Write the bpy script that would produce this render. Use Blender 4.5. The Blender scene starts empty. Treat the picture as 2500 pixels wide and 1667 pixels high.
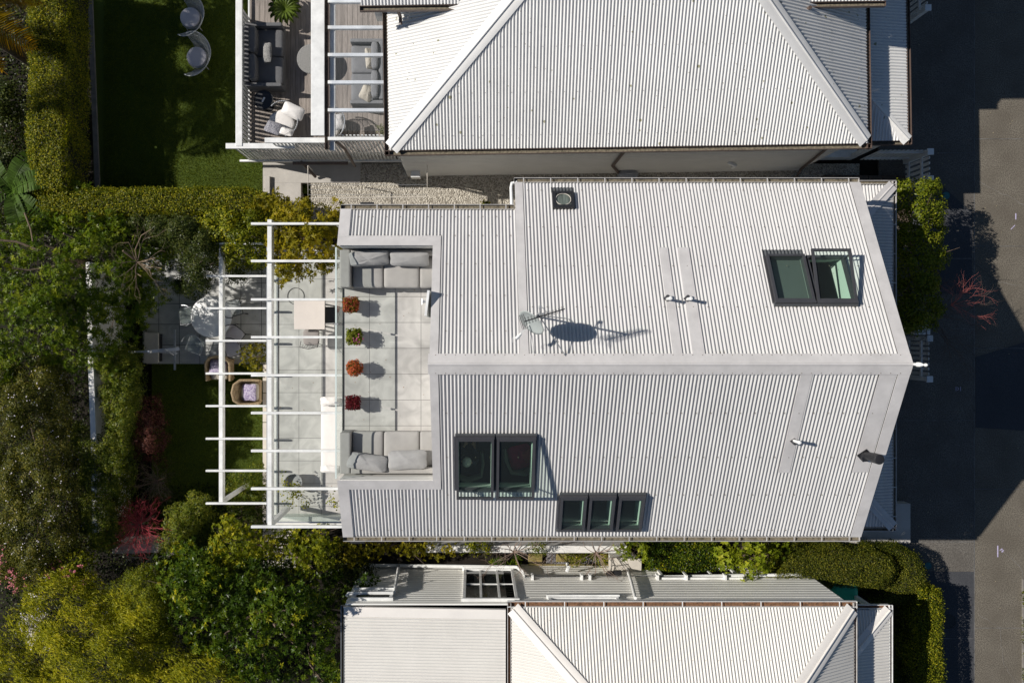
import bpy, bmesh, math, random
import numpy as np
from mathutils import Vector, Matrix, Euler
R = math.radians
SC = bpy.context.scene
COL = SC.collection
# ---------------------------------------------------------------- camera, sky, sun, exposure
H = 22.67          # height of the drone above the road
FPX = 1944.0       # focal length in photo pixels (28 mm on 36 mm, 2500 px wide)
NX, NY = 1155.0, 820.0   # the point straight below the camera, in photo pixels
cam_d = bpy.data.cameras.new("camera"); cam = bpy.data.objects.new("camera", cam_d); COL.objects.link(cam)
cam.location = (0, 0, H); cam.rotation_euler = (0, 0, 0)
cam_d.sensor_width = 36; cam_d.lens = FPX / 2500 * 36
cam_d.shift_x = (1250 - NX) / 2500; cam_d.shift_y = -(833.5 - NY) / 2500
cam_d.clip_end = 600; cam_d.clip_start = .1
SC.camera = cam
W_ = bpy.data.worlds.new("World"); SC.world = W_; W_.use_nodes = True
nt = W_.node_tree; bg = nt.nodes["Background"]
sky = nt.nodes.new("ShaderNodeTexSky"); sky.sky_type = 'NISHITA'; sky.sun_disc = False
SUNV = Vector((1.238, -.25, -1.0))
EL = math.atan2(1, math.hypot(1.238, .25))
sky.sun_elevation = EL; sky.sun_rotation = math.atan2(-1.238, .25)
sky.air_density = 1.0; sky.dust_density = .2; sky.ozone_density = 3.0
nt.links.new(sky.outputs[0], bg.inputs[0]); bg.inputs[1].default_value = .05
sl = bpy.data.lights.new("sun", 'SUN'); sun = bpy.data.objects.new("sun", sl); COL.objects.link(sun)
sl.energy = 4.9; sl.angle = R(.5); sl.color = (1, .953, .882)
sun.rotation_euler = SUNV.to_track_quat('-Z', 'Y').to_euler(); sun.location = (-30, 6, 30)
SC.view_settings.view_transform = 'Standard'; SC.view_settings.look = 'None'
SC.view_settings.exposure = .08; SC.view_settings.gamma = 1
SC.render.engine = 'CYCLES'
SC.cycles.max_bounces = 6; SC.cycles.diffuse_bounces = 3; SC.cycles.glossy_bounces = 2
SC.cycles.transparent_max_bounces = 8; SC.cycles.transmission_bounces = 3
SC.cycles.caustics_reflective = False; SC.cycles.caustics_refractive = False
def at(px, py, z):
    d = (H - z) / FPX
    return Vector(((px - NX) * d, (NY - py) * d, z))
# ---------------------------------------------------------------- mesh builder
class MB:
    def __init__(s): s.v = []; s.f = []; s.m = []; s.cur = 0
    def brk(s):      # what follows is a piece (object) of its own
        s.bk = getattr(s,'bk',[])+[(len(s.v),len(s.f))]; return s
    def pieces(s):
        b = [(0,0)]+getattr(s,'bk',[])+[(len(s.v),len(s.f))]; out = []
        for (v0,f0),(v1,f1) in zip(b[:-1],b[1:]):
            if f1 == f0: continue
            q = MB(); q.v = s.v[v0:v1]; q.f = [[i-v0 for i in f] for f in s.f[f0:f1]]; q.m = s.m[f0:f1]; out.append(q)
        return out
    def add(s, vs, fs):
        b = len(s.v); s.v.extend([tuple(p) for p in vs])
        for f in fs: s.f.append([b + i for i in f]); s.m.append(s.cur)
        return s
    def box(s, x0, x1, y0, y1, z0, z1):
        if x1 < x0: x0, x1 = x1, x0
        if y1 < y0: y0, y1 = y1, y0
        return s.add([(x0,y0,z0),(x1,y0,z0),(x1,y1,z0),(x0,y1,z0),(x0,y0,z1),(x1,y0,z1),(x1,y1,z1),(x0,y1,z1)],
                     [(0,3,2,1),(4,5,6,7),(0,1,5,4),(1,2,6,5),(2,3,7,6),(3,0,4,7)])
    def bbox(s, x0, x1, y0, y1, z0, z1, b=.01):      # box with bevelled edges
        if x1 < x0: x0, x1 = x1, x0
        if y1 < y0: y0, y1 = y1, y0
        c = Vector(((x0+x1)/2, (y0+y1)/2, (z0+z1)/2)); h = Vector(((x1-x0)/2, (y1-y0)/2, (z1-z0)/2))
        bm = bmesh.new(); bmesh.ops.create_cube(bm, size=2)
        for v in bm.verts: v.co = Vector((v.co.x*h.x, v.co.y*h.y, v.co.z*h.z)) + c
        bmesh.ops.bevel(bm, geom=list(bm.edges), offset=min(b, h.x*.9, h.y*.9, h.z*.9), segments=2, affect='EDGES', profile=.6)
        s.add([v.co[:] for v in bm.verts], [[v.index for v in f.verts] for f in bm.faces]); bm.free(); return s
    def beam(s, p, q, w, h, up=(0,0,1)):
        p = Vector(p); q = Vector(q); d = (q-p).normalized(); u = Vector(up)
        if abs(d.dot(u)) > .98: u = Vector((1,0,0))
        a = d.cross(u).normalized()*(w/2); b = a.cross(d).normalized()*(h/2)
        vs = [p-a-b,p+a-b,p+a+b,p-a+b,q-a-b,q+a-b,q+a+b,q-a+b]
        return s.add(vs, [(0,1,2,3),(7,6,5,4),(0,4,5,1),(1,5,6,2),(2,6,7,3),(3,7,4,0)])
    def cyl(s, p, q, r0, r1=None, n=12, cap=True):
        r1 = r0 if r1 is None else r1
        p = Vector(p); q = Vector(q); d = (q-p).normalized()
        u = Vector((0,0,1)) if abs(d.z) < .9 else Vector((1,0,0))
        a = d.cross(u).normalized(); b = d.cross(a)
        vs = []
        for c, r in ((p,r0),(q,r1)):
            for i in range(n):
                t = 2*math.pi*i/n; vs.append(c + a*math.cos(t)*r + b*math.sin(t)*r)
        fs = [(i,(i+1)%n,n+(i+1)%n,n+i) for i in range(n)]
        if cap: fs += [tuple(range(n-1,-1,-1)), tuple(range(n,2*n))]
        return s.add(vs, fs)
    def tube(s, pts, r, n=6, closed=False):
        pts = [Vector(p) for p in pts]; k = len(pts); rr = r if isinstance(r,(list,tuple)) else [r]*k
        vs = []; ref = None
        for i, p in enumerate(pts):
            if closed: d = pts[(i+1)%k]-pts[i-1]
            else: d = pts[min(i+1,k-1)]-pts[max(i-1,0)]
            d = d.normalized() if d.length > 1e-9 else Vector((0,0,1))
            if ref is None: ref = Vector((0,0,1)) if abs(d.z) < .9 else Vector((1,0,0))
            a = d.cross(ref)
            if a.length < 1e-4: a = d.orthogonal()
            a.normalize(); b = d.cross(a)
            for j in range(n):
                t = 2*math.pi*j/n; vs.append(p + (a*math.cos(t)+b*math.sin(t))*rr[i])
        fs = []
        for i in range(k if closed else k-1):
            for j in range(n):
                i2 = (i+1)%k; fs.append((i*n+j, i*n+(j+1)%n, i2*n+(j+1)%n, i2*n+j))
        if not closed: fs += [tuple(range(n-1,-1,-1)), tuple((k-1)*n+j for j in range(n))]
        return s.add(vs, fs)
    def prism(s, pts, z0, z1):
        n = len(pts)
        if sum((pts[i][0]*pts[(i+1)%n][1]-pts[(i+1)%n][0]*pts[i][1]) for i in range(n)) < 0: pts = pts[::-1]
        vs = [(p[0],p[1],z0) for p in pts]+[(p[0],p[1],z1) for p in pts]
        return s.add(vs, [tuple(range(n-1,-1,-1)), tuple(range(n,2*n))]+[(i,(i+1)%n,n+(i+1)%n,n+i) for i in range(n)])
    def lathe(s, c, prof, n=20, axis=None):
        c = Vector(c); d = Vector(axis or (0,0,1)).normalized()
        u = Vector((0,0,1)) if abs(d.z) < .9 else Vector((1,0,0))
        a = d.cross(u).normalized(); b = d.cross(a)
        vs = []
        for r, z in prof:
            for i in range(n):
                t = 2*math.pi*i/n; vs.append(c + d*z + (a*math.cos(t)+b*math.sin(t))*r)
        fs = []
        for k in range(len(prof)-1):
            for i in range(n): fs.append((k*n+i, k*n+(i+1)%n, (k+1)*n+(i+1)%n, (k+1)*n+i))
        fs += [tuple(range(n-1,-1,-1)), tuple((len(prof)-1)*n+i for i in range(n))]
        return s.add(vs, fs)
    def soft(s, c, size, rot=None, e=5., ez=2.6, n=18, wr=0., seed=0, pinch=0.):   # rounded cushion
        c = Vector(c); hx, hy, hz = size[0]/2, size[1]/2, size[2]/2
        Rm = Euler(rot or (0,0,0)).to_matrix(); rng = random.Random(seed)
        ph = [rng.uniform(0,6.3) for _ in range(6)]
        vs = []; m = n//2
        sp = lambda w, k: math.copysign(abs(w)**k, w)
        for i in range(m+1):
            la = -math.pi/2 + math.pi*i/m
            for j in range(2*n):
                lo = 2*math.pi*j/(2*n)
                x = sp(math.cos(la),2/ez)*sp(math.cos(lo),2/e); y = sp(math.cos(la),2/ez)*sp(math.sin(lo),2/e); z = sp(math.sin(la),2/ez)
                if pinch:
                    k = 1 + pinch*((abs(x)*abs(y))**1.5) - pinch*.4*(1-abs(x*y)); x *= k; y *= k
                    z *= 1-.5*min(1,(x**4+y**4)**.75)
                if wr:
                    z += wr/hz*(math.sin(9*x+ph[0]+3*y)+.8*math.sin(13*y+ph[1]-5*x)+.6*math.sin(21*x+ph[2]+8*y))*.5
                vs.append(Rm @ Vector((x*hx,y*hy,z*hz)) + c)
        N = 2*n; fs = []
        for i in range(m):
            for j in range(N): fs.append((i*N+j, i*N+(j+1)%N, (i+1)*N+(j+1)%N, (i+1)*N+j))
        return s.add(vs, fs)
ORG = {}
def org(o):
    while o.parent: o = o.parent
    return ORG.get(o.name, Vector((0,0,0)))
def mesh(name, mb, mats, o0=Vector((0,0,0)), smooth=False):
    me = bpy.data.meshes.new(name)
    me.from_pydata([(v[0]-o0.x, v[1]-o0.y, v[2]-o0.z) for v in mb.v], [], mb.f)
    if not isinstance(mats, (list,tuple)): mats = [mats]
    for m in mats: me.materials.append(m)
    if len(mats) > 1: me.polygons.foreach_set('material_index', mb.m)
    if smooth:
        me.polygons.foreach_set('use_smooth', [True]*len(me.polygons))
        if smooth != 'all': me.set_sharp_from_angle(angle=R(40))
    me.update()
    return me
def props(o, label=None, cat=None, group=None, kind=None):
    if label: o['label'] = label
    if cat: o['category'] = cat
    if group: o['group'] = group
    if kind: o['kind'] = kind
    return o
def thing(name, label, cat, loc=(0,0,0), rz=0, group=None):
    o = bpy.data.objects.new(name, None); COL.objects.link(o); o.empty_display_size = .2
    o.location = loc; o.rotation_euler = (0,0,rz); ORG[o.name] = Vector(loc)
    return props(o, label, cat, group)
def local_thing(*a, **k):
    o = thing(*a, **k); ORG[o.name] = Vector((0,0,0)); return o
def part(name, mb, mats, parent, label=None, smooth=False):
    if getattr(mb,'bk',None):
        for q in mb.pieces(): o = part(name, q, mats, parent, label, smooth)
        return o
    o = bpy.data.objects.new(name, mesh(name, mb, mats, org(parent), smooth)); COL.objects.link(o); o.parent = parent
    if label: o['label'] = label
    return o
def solo(name, mb, mats, label=None, cat=None, group=None, kind=None, smooth=False):
    if kind == 'structure': o0 = Vector((0,0,0))
    else:
        xs, ys, zs = zip(*[(v[0],v[1],v[2]) for v in mb.v]); o0 = Vector(((min(xs)+max(xs))/2,(min(ys)+max(ys))/2,min(zs)))
    o = bpy.data.objects.new(name, mesh(name, mb, mats, o0, smooth)); COL.objects.link(o); o.location = o0; ORG[o.name] = o0
    return props(o, label, cat, group, kind)
def dup(o, loc, rz, label=None, group=None):
    c = o.copy(); COL.objects.link(c); c.location = loc; c.rotation_euler = (0,0,rz)
    if label: c['label'] = label
    if group: c['group'] = group
    for ch in list(o.children):
        d = ch.copy(); COL.objects.link(d); d.parent = c
        for g in list(ch.children):
            e = g.copy(); COL.objects.link(e); e.parent = d
    return c
# ---------------------------------------------------------------- materials
def mat(name, col, rough=.6, metal=0., var=0., vs=2., bump=0., bs=60., spec=.5, col2=None, stretch=None, det=4, sss=0):
    m = bpy.data.materials.new(name); m.use_nodes = True; N = m.node_tree.nodes; L = m.node_tree.links
    b = N["Principled BSDF"]; b.inputs['Roughness'].default_value = rough; b.inputs['Metallic'].default_value = metal
    b.inputs['Specular IOR Level'].default_value = spec
    b.inputs['Base Color'].default_value = (*col, 1)
    if var or bump:
        tc = N.new('ShaderNodeTexCoord'); mp = N.new('ShaderNodeMapping'); L.new(tc.outputs['Object'], mp.inputs[0])
        if stretch: mp.inputs['Scale'].default_value = stretch
    if var:
        nz = N.new('ShaderNodeTexNoise'); nz.inputs['Scale'].default_value = vs; nz.inputs['Detail'].default_value = det
        nz.inputs['Roughness'].default_value = .65
        L.new(mp.outputs[0], nz.inputs[0])
        rp = N.new('ShaderNodeMapRange'); rp.inputs[1].default_value = .32; rp.inputs[2].default_value = .68
        L.new(nz.outputs[0], rp.inputs[0])
        mx = N.new('ShaderNodeMix'); mx.data_type = 'RGBA'
        L.new(rp.outputs[0], mx.inputs[0])
        c2 = col2 or tuple(c*(1-var) for c in col); c1 = col if col2 else tuple(min(1,c*(1+var*.6)) for c in col)
        mx.inputs[6].default_value = (*c1,1); mx.inputs[7].default_value = (*c2,1)
        L.new(mx.outputs[2], b.inputs['Base Color'])
    if bump:
        n2 = N.new('ShaderNodeTexNoise'); n2.inputs['Scale'].default_value = bs; n2.inputs['Detail'].default_value = 3
        L.new(mp.outputs[0], n2.inputs[0]); bp = N.new('ShaderNodeBump'); bp.inputs['Strength'].default_value = bump; bp.inputs['Distance'].default_value = .02
        L.new(n2.outputs[0], bp.inputs['Height']); L.new(bp.outputs[0], b.inputs['Normal'])
    return m
def spots(m, col, scale, thr, dens=.5, seed=0.):      # lichen or screw-sized specks with a shape of their own
    N = m.node_tree.nodes; L = m.node_tree.links; b = N["Principled BSDF"]
    tc = N.new('ShaderNodeTexCoord'); mp = N.new('ShaderNodeMapping'); mp.inputs['Location'].default_value = (seed,seed,0); L.new(tc.outputs['Object'], mp.inputs[0])
    v = N.new('ShaderNodeTexVoronoi'); v.inputs['Scale'].default_value = scale; v.inputs['Randomness'].default_value = 1; L.new(mp.outputs[0], v.inputs[0])
    se = N.new('ShaderNodeSeparateColor'); L.new(v.outputs['Color'], se.inputs[0])
    mu = N.new('ShaderNodeMath'); mu.operation = 'MULTIPLY'; L.new(se.outputs[0], mu.inputs[0]); mu.inputs[1].default_value = thr
    lt = N.new('ShaderNodeMath'); lt.operation = 'LESS_THAN'; L.new(v.outputs['Distance'], lt.inputs[0]); L.new(mu.outputs[0], lt.inputs[1])
    g = N.new('ShaderNodeMath'); g.operation = 'LESS_THAN'; L.new(se.outputs[1], g.inputs[0]); g.inputs[1].default_value = dens
    a = N.new('ShaderNodeMath'); a.operation = 'MULTIPLY'; L.new(lt.outputs[0], a.inputs[0]); L.new(g.outputs[0], a.inputs[1])
    a2 = N.new('ShaderNodeMath'); a2.operation = 'MULTIPLY'; L.new(a.outputs[0], a2.inputs[0]); a2.inputs[1].default_value = .85
    mx = N.new('ShaderNodeMix'); mx.data_type = 'RGBA'; L.new(a2.outputs[0], mx.inputs[0])
    old = b.inputs['Base Color'].links
    if old: L.new(old[0].from_socket, mx.inputs[6])
    else: mx.inputs[6].default_value = b.inputs['Base Color'].default_value
    mx.inputs[7].default_value = (*col,1); L.new(mx.outputs[2], b.inputs['Base Color'])
    return m
def tiles_mat(name, c1, c2, grout, size, ox, oy, joint=.006, rough=.5):
    m = bpy.data.materials.new(name); m.use_nodes = True; N = m.node_tree.nodes; L = m.node_tree.links; b = N["Principled BSDF"]
    b.inputs['Roughness'].default_value = rough
    g = N.new('ShaderNodeNewGeometry'); mp = N.new('ShaderNodeMapping'); mp.inputs['Location'].default_value = (-ox,-oy,0); L.new(g.outputs['Position'], mp.inputs[0])
    br = N.new('ShaderNodeTexBrick'); br.offset = 0; br.squash = 1; br.inputs['Scale'].default_value = 1
    br.inputs['Mortar Size'].default_value = joint; br.inputs['Brick Width'].default_value = size; br.inputs['Row Height'].default_value = size
    br.inputs['Mortar Smooth'].default_value = 0; br.inputs['Bias'].default_value = 0
    br.inputs['Color1'].default_value = (*c1,1); br.inputs['Color2'].default_value = (*[c*.93 for c in c1],1); br.inputs['Mortar'].default_value = (*grout,1)
    L.new(mp.outputs[0], br.inputs[0])
    nz = N.new('ShaderNodeTexNoise'); nz.inputs['Scale'].default_value = 2.2; nz.inputs['Detail'].default_value = 8; nz.inputs['Distortion'].default_value = 1.2
    L.new(g.outputs['Position'], nz.inputs[0])
    mr = N.new('ShaderNodeMapRange'); mr.inputs[1].default_value = .3; mr.inputs[2].default_value = .7; mr.inputs[3].default_value = .74; mr.inputs[4].default_value = 1.08; L.new(nz.outputs[0], mr.inputs[0])
    mx = N.new('ShaderNodeMix'); mx.data_type = 'RGBA'; mx.blend_type = 'MULTIPLY'; mx.inputs[0].default_value = 1
    L.new(br.outputs[0], mx.inputs[6]); L.new(mr.outputs[0], mx.inputs[7]); L.new(mx.outputs[2], b.inputs['Base Color'])
    return m
def glass_mat(name, tint, fr=1.45, op=0.):
    m = bpy.data.materials.new(name); m.use_nodes = True; N = m.node_tree.nodes; L = m.node_tree.links
    N.remove(N["Principled BSDF"]); out = N["Material Output"]
    t = N.new('ShaderNodeBsdfTransparent'); t.inputs[0].default_value = (*tint,1)
    g = N.new('ShaderNodeBsdfGlossy'); g.inputs['Roughness'].default_value = .03
    f = N.new('ShaderNodeFresnel'); f.inputs[0].default_value = fr; mx = N.new('ShaderNodeMixShader')
    gm = N.new('ShaderNodeNewGeometry'); bf = N.new('ShaderNodeMath'); bf.operation = 'SUBTRACT'; bf.inputs[0].default_value = 1; L.new(gm.outputs['Backfacing'], bf.inputs[1])
    fm = N.new('ShaderNodeMath'); fm.operation = 'MULTIPLY'; L.new(f.outputs[0], fm.inputs[0]); L.new(bf.outputs[0], fm.inputs[1])
    L.new(fm.outputs[0], mx.inputs[0]); L.new(t.outputs[0], mx.inputs[1]); L.new(g.outputs[0], mx.inputs[2])
    if op:
        d = N.new('ShaderNodeBsdfDiffuse'); d.inputs[0].default_value = (.75,.85,.8,1); m2 = N.new('ShaderNodeMixShader'); m2.inputs[0].default_value = op
        L.new(mx.outputs[0], m2.inputs[1]); L.new(d.outputs[0], m2.inputs[2]); L.new(m2.outputs[0], out.inputs[0])
    else: L.new(mx.outputs[0], out.inputs[0])
    return m
def leaf_mat(name, cols, rough=.38, trans=.35, patch=.5, pcol=None, spec=.5, coat=0):
    """cols: list of (pos, rgb) over the per-leaf random value"""
    m = bpy.data.materials.new(name); m.use_nodes = True; N = m.node_tree.nodes; L = m.node_tree.links; b = N["Principled BSDF"]; out = N["Material Output"]
    b.inputs['Roughness'].default_value = rough+.08; b.inputs['Specular IOR Level'].default_value = .14
    at_ = N.new('ShaderNodeAttribute'); at_.attribute_name = 'leafvar'
    cr = N.new('ShaderNodeValToRGB'); e = cr.color_ramp.elements
    for i, (p, c) in enumerate(cols):
        el = e[i] if i < 2 else e.new(p)
        c = tuple(q*.6 for q in c) if i == 0 else c; el.position = p; el.color = (min(1,c[0]*1.18),min(1,c[1]*1.12),c[2]*.85,1) if c[1] > c[0]*.75 else (*c,1)
    g = N.new('ShaderNodeNewGeometry'); nz = N.new('ShaderNodeTexNoise'); nz.inputs['Scale'].default_value = 1.3; nz.inputs['Detail'].default_value = 3; L.new(g.outputs['Position'], nz.inputs[0])
    ma = N.new('ShaderNodeMath'); ma.operation = 'MULTIPLY_ADD'; L.new(nz.outputs[0], ma.inputs[0]); ma.inputs[1].default_value = patch*2; ma.inputs[2].default_value = -patch
    ad = N.new('ShaderNodeMath'); ad.operation = 'ADD'; L.new(at_.outputs['Fac'], ad.inputs[0]); L.new(ma.outputs[0], ad.inputs[1])
    L.new(ad.outputs[0], cr.inputs[0]); L.new(cr.outputs[0], b.inputs['Base Color'])
    t = N.new('ShaderNodeBsdfTranslucent'); hs = N.new('ShaderNodeHueSaturation'); hs.inputs['Value'].default_value = 1.5; hs.inputs['Saturation'].default_value = 1.1
    L.new(cr.outputs[0], hs.inputs['Color']); L.new(hs.outputs[0], t.inputs[0])
    mx = N.new('ShaderNodeMixShader'); mx.inputs[0].default_value = trans; L.new(b.outputs[0], mx.inputs[1]); L.new(t.outputs[0], mx.inputs[2]); L.new(mx.outputs[0], out.inputs[0])
    return m
def ground_mat(name, c1, c2, c3, fine, coarse, rough=.9, bump=.4, spec=.3, crack=0, mid=.5):
    m = bpy.data.materials.new(name); m.use_nodes = True; N = m.node_tree.nodes; L = m.node_tree.links; b = N["Principled BSDF"]
    b.inputs['Roughness'].default_value = rough; b.inputs['Specular IOR Level'].default_value = spec
    g = N.new('ShaderNodeNewGeometry')
    def noise(s, d=4):
        n = N.new('ShaderNodeTexNoise'); n.inputs['Scale'].default_value = s; n.inputs['Detail'].default_value = d; L.new(g.outputs['Position'], n.inputs[0]); return n
    nf = noise(fine, 2); nc = noise(coarse, 6)
    r1 = N.new('ShaderNodeMapRange'); r1.inputs[1].default_value = .35; r1.inputs[2].default_value = .65; L.new(nf.outputs[0], r1.inputs[0])
    r2 = N.new('ShaderNodeMapRange'); r2.inputs[1].default_value = .35; r2.inputs[2].default_value = .65; L.new(nc.outputs[0], r2.inputs[0]); r2.inputs[4].default_value = mid
    a = N.new('ShaderNodeMix'); a.data_type = 'RGBA'; a.inputs[6].default_value = (*c1,1); a.inputs[7].default_value = (*c2,1); L.new(r1.outputs[0], a.inputs[0])
    c = N.new('ShaderNodeMix'); c.data_type = 'RGBA'; L.new(r2.outputs[0], c.inputs[0]); L.new(a.outputs[2], c.inputs[6]); c.inputs[7].default_value = (*c3,1)
    last = c.outputs[2]
    if crack:
        v = N.new('ShaderNodeTexVoronoi'); v.feature = 'DISTANCE_TO_EDGE'; v.inputs['Scale'].default_value = crack; 
        ds = N.new('ShaderNodeVectorMath'); ds.operation = 'ADD'; L.new(g.outputs['Position'], ds.inputs[0])
        n3 = noise(.8,4); L.new(n3.outputs['Color'], ds.inputs[1]); L.new(ds.outputs[0], v.inputs[0])
        l = N.new('ShaderNodeMath'); l.operation = 'LESS_THAN'; L.new(v.outputs['Distance'], l.inputs[0]); l.inputs[1].default_value = .004
        k = N.new('ShaderNodeMix'); k.data_type = 'RGBA'; L.new(l.outputs[0], k.inputs[0]); L.new(last, k.inputs[6]); k.inputs[7].default_value = (*[q*.45 for q in c1],1); last = k.outputs[2]
    L.new(last, b.inputs['Base Color'])
    if bump:
        bp = N.new('ShaderNodeBump'); bp.inputs['Strength'].default_value = bump; bp.inputs['Distance'].default_value = .02; L.new(nf.outputs[0], bp.inputs['Height']); L.new(bp.outputs[0], b.inputs['Normal'])
    return m
roofM = mat('painted_roof_steel', (.58,.566,.552), .42, var=.09, vs=1.3, stretch=(2.2,.22,1), det=7, spec=.4)
spots(roofM, (.30,.27,.22), 7, .09, .25)
flashM = mat('roof_flashing', (.60,.575,.56), .40, var=.14, vs=2.2, det=8, bump=.12, bs=5, spec=.4)
roofN = mat('white_roof_steel', (.71,.70,.68), .45, var=.06, vs=1.2, spec=.4); spots(roofN, (.22,.21,.10), 4.0, .17, .55); spots(roofN, (.25,.23,.17), 8.5, .13, .6, 5.)
flashN = mat('white_flashing', (.76,.745,.72), .45, var=.06, vs=2); spots(flashN, (.3,.28,.18), 4., .12, .4, 3.)
roofS = mat('cream_roof_steel', (.69,.665,.62), .45, var=.05, vs=1.0, spec=.4)
flashS = mat('cream_flashing', (.78,.74,.69), .45, var=.05, vs=1.6)
white = mat('white_paint', (.80,.80,.78), .45, var=.18, vs=3, det=8)
whiteW = mat('white_weatherboard', (.70,.685,.65), .5, var=.06, vs=1.5)
creamW = mat('cream_weatherboard', (.89,.87,.81), .5, var=.06, vs=1.5)
gutW = mat('pale_gutter', (.50,.48,.46), .5, var=.2, vs=5)
gutIn = mat('gutter_litter', (.20,.17,.12), .9, var=.6, vs=16, bump=.5)
gutBr = mat('brown_gutter', (.12,.085,.07), .45, var=.2, vs=4)
rustM = mat('rusty_litter', (.20,.10,.05), .9, var=.6, vs=14, bump=.6)
darkA = mat('dark_aluminium', (.055,.055,.06), .42, var=.12, vs=6)
flashD = mat('dark_flashing', (.075,.08,.085), .5, var=.15, vs=5)
black = mat('black_metal', (.018,.018,.02), .45)
greyP = mat('grey_plastic', (.32,.33,.35), .45, var=.05, vs=4)
steel = mat('galvanised_steel', (.48,.49,.5), .4, metal=.6, var=.1, vs=8)
reveal = mat('skylight_reveal', (.50,.60,.52), .6)
glassSky = glass_mat('skylight_glass', (.90,.96,.93), 1.45, .008)
glassB = glass_mat('balustrade_glass', (.955,.98,.97), 1.15, .05)
glassR = glass_mat('canopy_glass', (.95,.96,.98), 1.2, .012)
glassE = mat('glass_edge', (.62,.70,.67), .25)
winG = mat('window_glass', (.03,.035,.035), .08, spec=.7)
tileU = tiles_mat('deck_tiles', (.56,.54,.51), (.5,.5,.48), (.20,.19,.18), .6, -3.012, -.288)
tileM = tiles_mat('terrace_tiles', (.55,.53,.50), (.5,.5,.48), (.20,.19,.18), .6, -5.2-.005, -.297)
tileP = tiles_mat('patio_tiles', (.50,.50,.48), (.5,.5,.48), (.06,.06,.06), .6, -9.185, .94, .008)
soil = ground_mat('garden_soil', (.010,.008,.005), (.022,.016,.010), (.006,.005,.003), 30, 1.5, mid=.6)
turf = ground_mat('lawn_grass', (.042,.075,.006), (.095,.13,.014), (.060,.078,.010), 55, 1.6, bump=.9, mid=.5)
asphalt = ground_mat('asphalt', (.085,.074,.060), (.215,.190,.150), (.10,.085,.066), 34, 1.3, bump=.5, mid=.6)
asphaltB = ground_mat('asphalt_pavement', (.075,.068,.060), (.185,.168,.145), (.085,.075,.064), 34, 1.1, bump=.4, mid=.6)
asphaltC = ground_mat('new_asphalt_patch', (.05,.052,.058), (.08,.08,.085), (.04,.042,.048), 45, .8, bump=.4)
def gravel_mat():
    m = mat('pale_gravel', (.50,.46,.39), .85); N = m.node_tree.nodes; L = m.node_tree.links; b = N["Principled BSDF"]
    g = N.new('ShaderNodeNewGeometry'); v = N.new('ShaderNodeTexVoronoi'); v.inputs['Scale'].default_value = 32; L.new(g.outputs['Position'], v.inputs[0])
    s = N.new('ShaderNodeSeparateColor'); L.new(v.outputs['Color'], s.inputs[0])
    cr = N.new('ShaderNodeValToRGB'); cr.color_ramp.elements[0].color = (.22,.19,.15,1); cr.color_ramp.elements[1].color = (.66,.61,.52,1); L.new(s.outputs[0], cr.inputs[0]); L.new(cr.outputs[0], b.inputs['Base Color'])
    bp = N.new('ShaderNodeBump'); bp.invert = True; bp.inputs['Strength'].default_value = 1; bp.inputs['Distance'].default_value = .03; L.new(v.outputs['Distance'], bp.inputs['Height']); L.new(bp.outputs[0], b.inputs['Normal'])
    return m
gravelM = gravel_mat()
concM = mat('concrete', (.48,.45,.41), .8, var=.15, vs=2, bump=.2, bs=50)
concD = mat('old_concrete', (.21,.195,.175), .85, var=.3, vs=3, bump=.3, bs=50)
paveM = mat('pale_paving', (.60,.55,.48), .75, var=.12, vs=2)
stoneM = mat('mossy_sandstone', (.30,.22,.08), .9, var=.4, vs=5, bump=.5, bs=30, col2=(.16,.15,.04))
whiteWall = mat('white_plaster_wall', (.78,.76,.72), .7, var=.12, vs=3)
decking = mat('weathered_decking', (.29,.25,.22), .75, var=.35, vs=2.5, stretch=(7,.7,1), bump=.3, bs=30)
deckingD = mat('dark_decking', (.10,.07,.05), .7, var=.4, vs=3, stretch=(7,.8,1))
greyFab = mat('grey_outdoor_fabric', (.37,.355,.335), .85, var=.08, vs=4, bump=.25, bs=160)
greyFab2 = mat('grey_pillow_fabric', (.33,.325,.32), .85, var=.1, vs=6, bump=.3, bs=90)
charFab = mat('charcoal_fabric', (.055,.057,.062), .85, var=.12, vs=5, bump=.25, bs=150)
slateFab = mat('slate_fabric', (.13,.13,.135), .85, var=.1, vs=5, bump=.25, bs=150)
whiteFab = mat('white_fabric', (.74,.71,.68), .85, var=.05, vs=4, bump=.3, bs=30)
beigeFab = mat('beige_fabric', (.52,.47,.39), .85, var=.12, vs=9, bump=.4, bs=60)
speckFab = mat('speckled_fabric', (.10,.10,.10), .9, var=.9, vs=55, col2=(.36,.35,.33), det=1)
patFab = mat('purple_patterned_fabric', (.52,.47,.55), .85, var=.9, vs=24, col2=(.16,.11,.24), det=2)
navyFab = mat('navy_patterned_fabric', (.08,.08,.12), .85, var=.9, vs=45, col2=(.45,.44,.45), det=1)
wicker = mat('brown_wicker', (.48,.36,.21), .7, var=.5, vs=35, bump=.8, bs=60, col2=(.22,.15,.08))
ropeM = mat('grey_rope', (.42,.43,.42), .7, var=.2, vs=20)
darkWick = mat('dark_wicker', (.05,.055,.045), .6, var=.3, vs=30)
padGrey = mat('grey_seat_pad', (.50,.48,.50), .8, var=.05, vs=4)
stoneTop = mat('stone_table_top', (.64,.58,.53), .5, var=.05, vs=3)
potM = mat('grey_planter', (.33,.33,.33), .7, var=.1, vs=5)
terra = mat('terracotta', (.45,.15,.07), .8, var=.2, vs=8)
skin = mat('skin', (.52,.30,.22), .55); hairW = mat('white_hair', (.80,.78,.70), .8, var=.3, vs=40, bump=.6, bs=80)
darkCloth = mat('dark_navy_cloth', (.03,.035,.06), .85, var=.3, vs=14, bump=.4, bs=40)
roomF = mat('dark_floorboards', (.07,.08,.10), .5, var=.2, vs=3)
roomW = mat('room_wall', (.7,.7,.68), .7)
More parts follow.
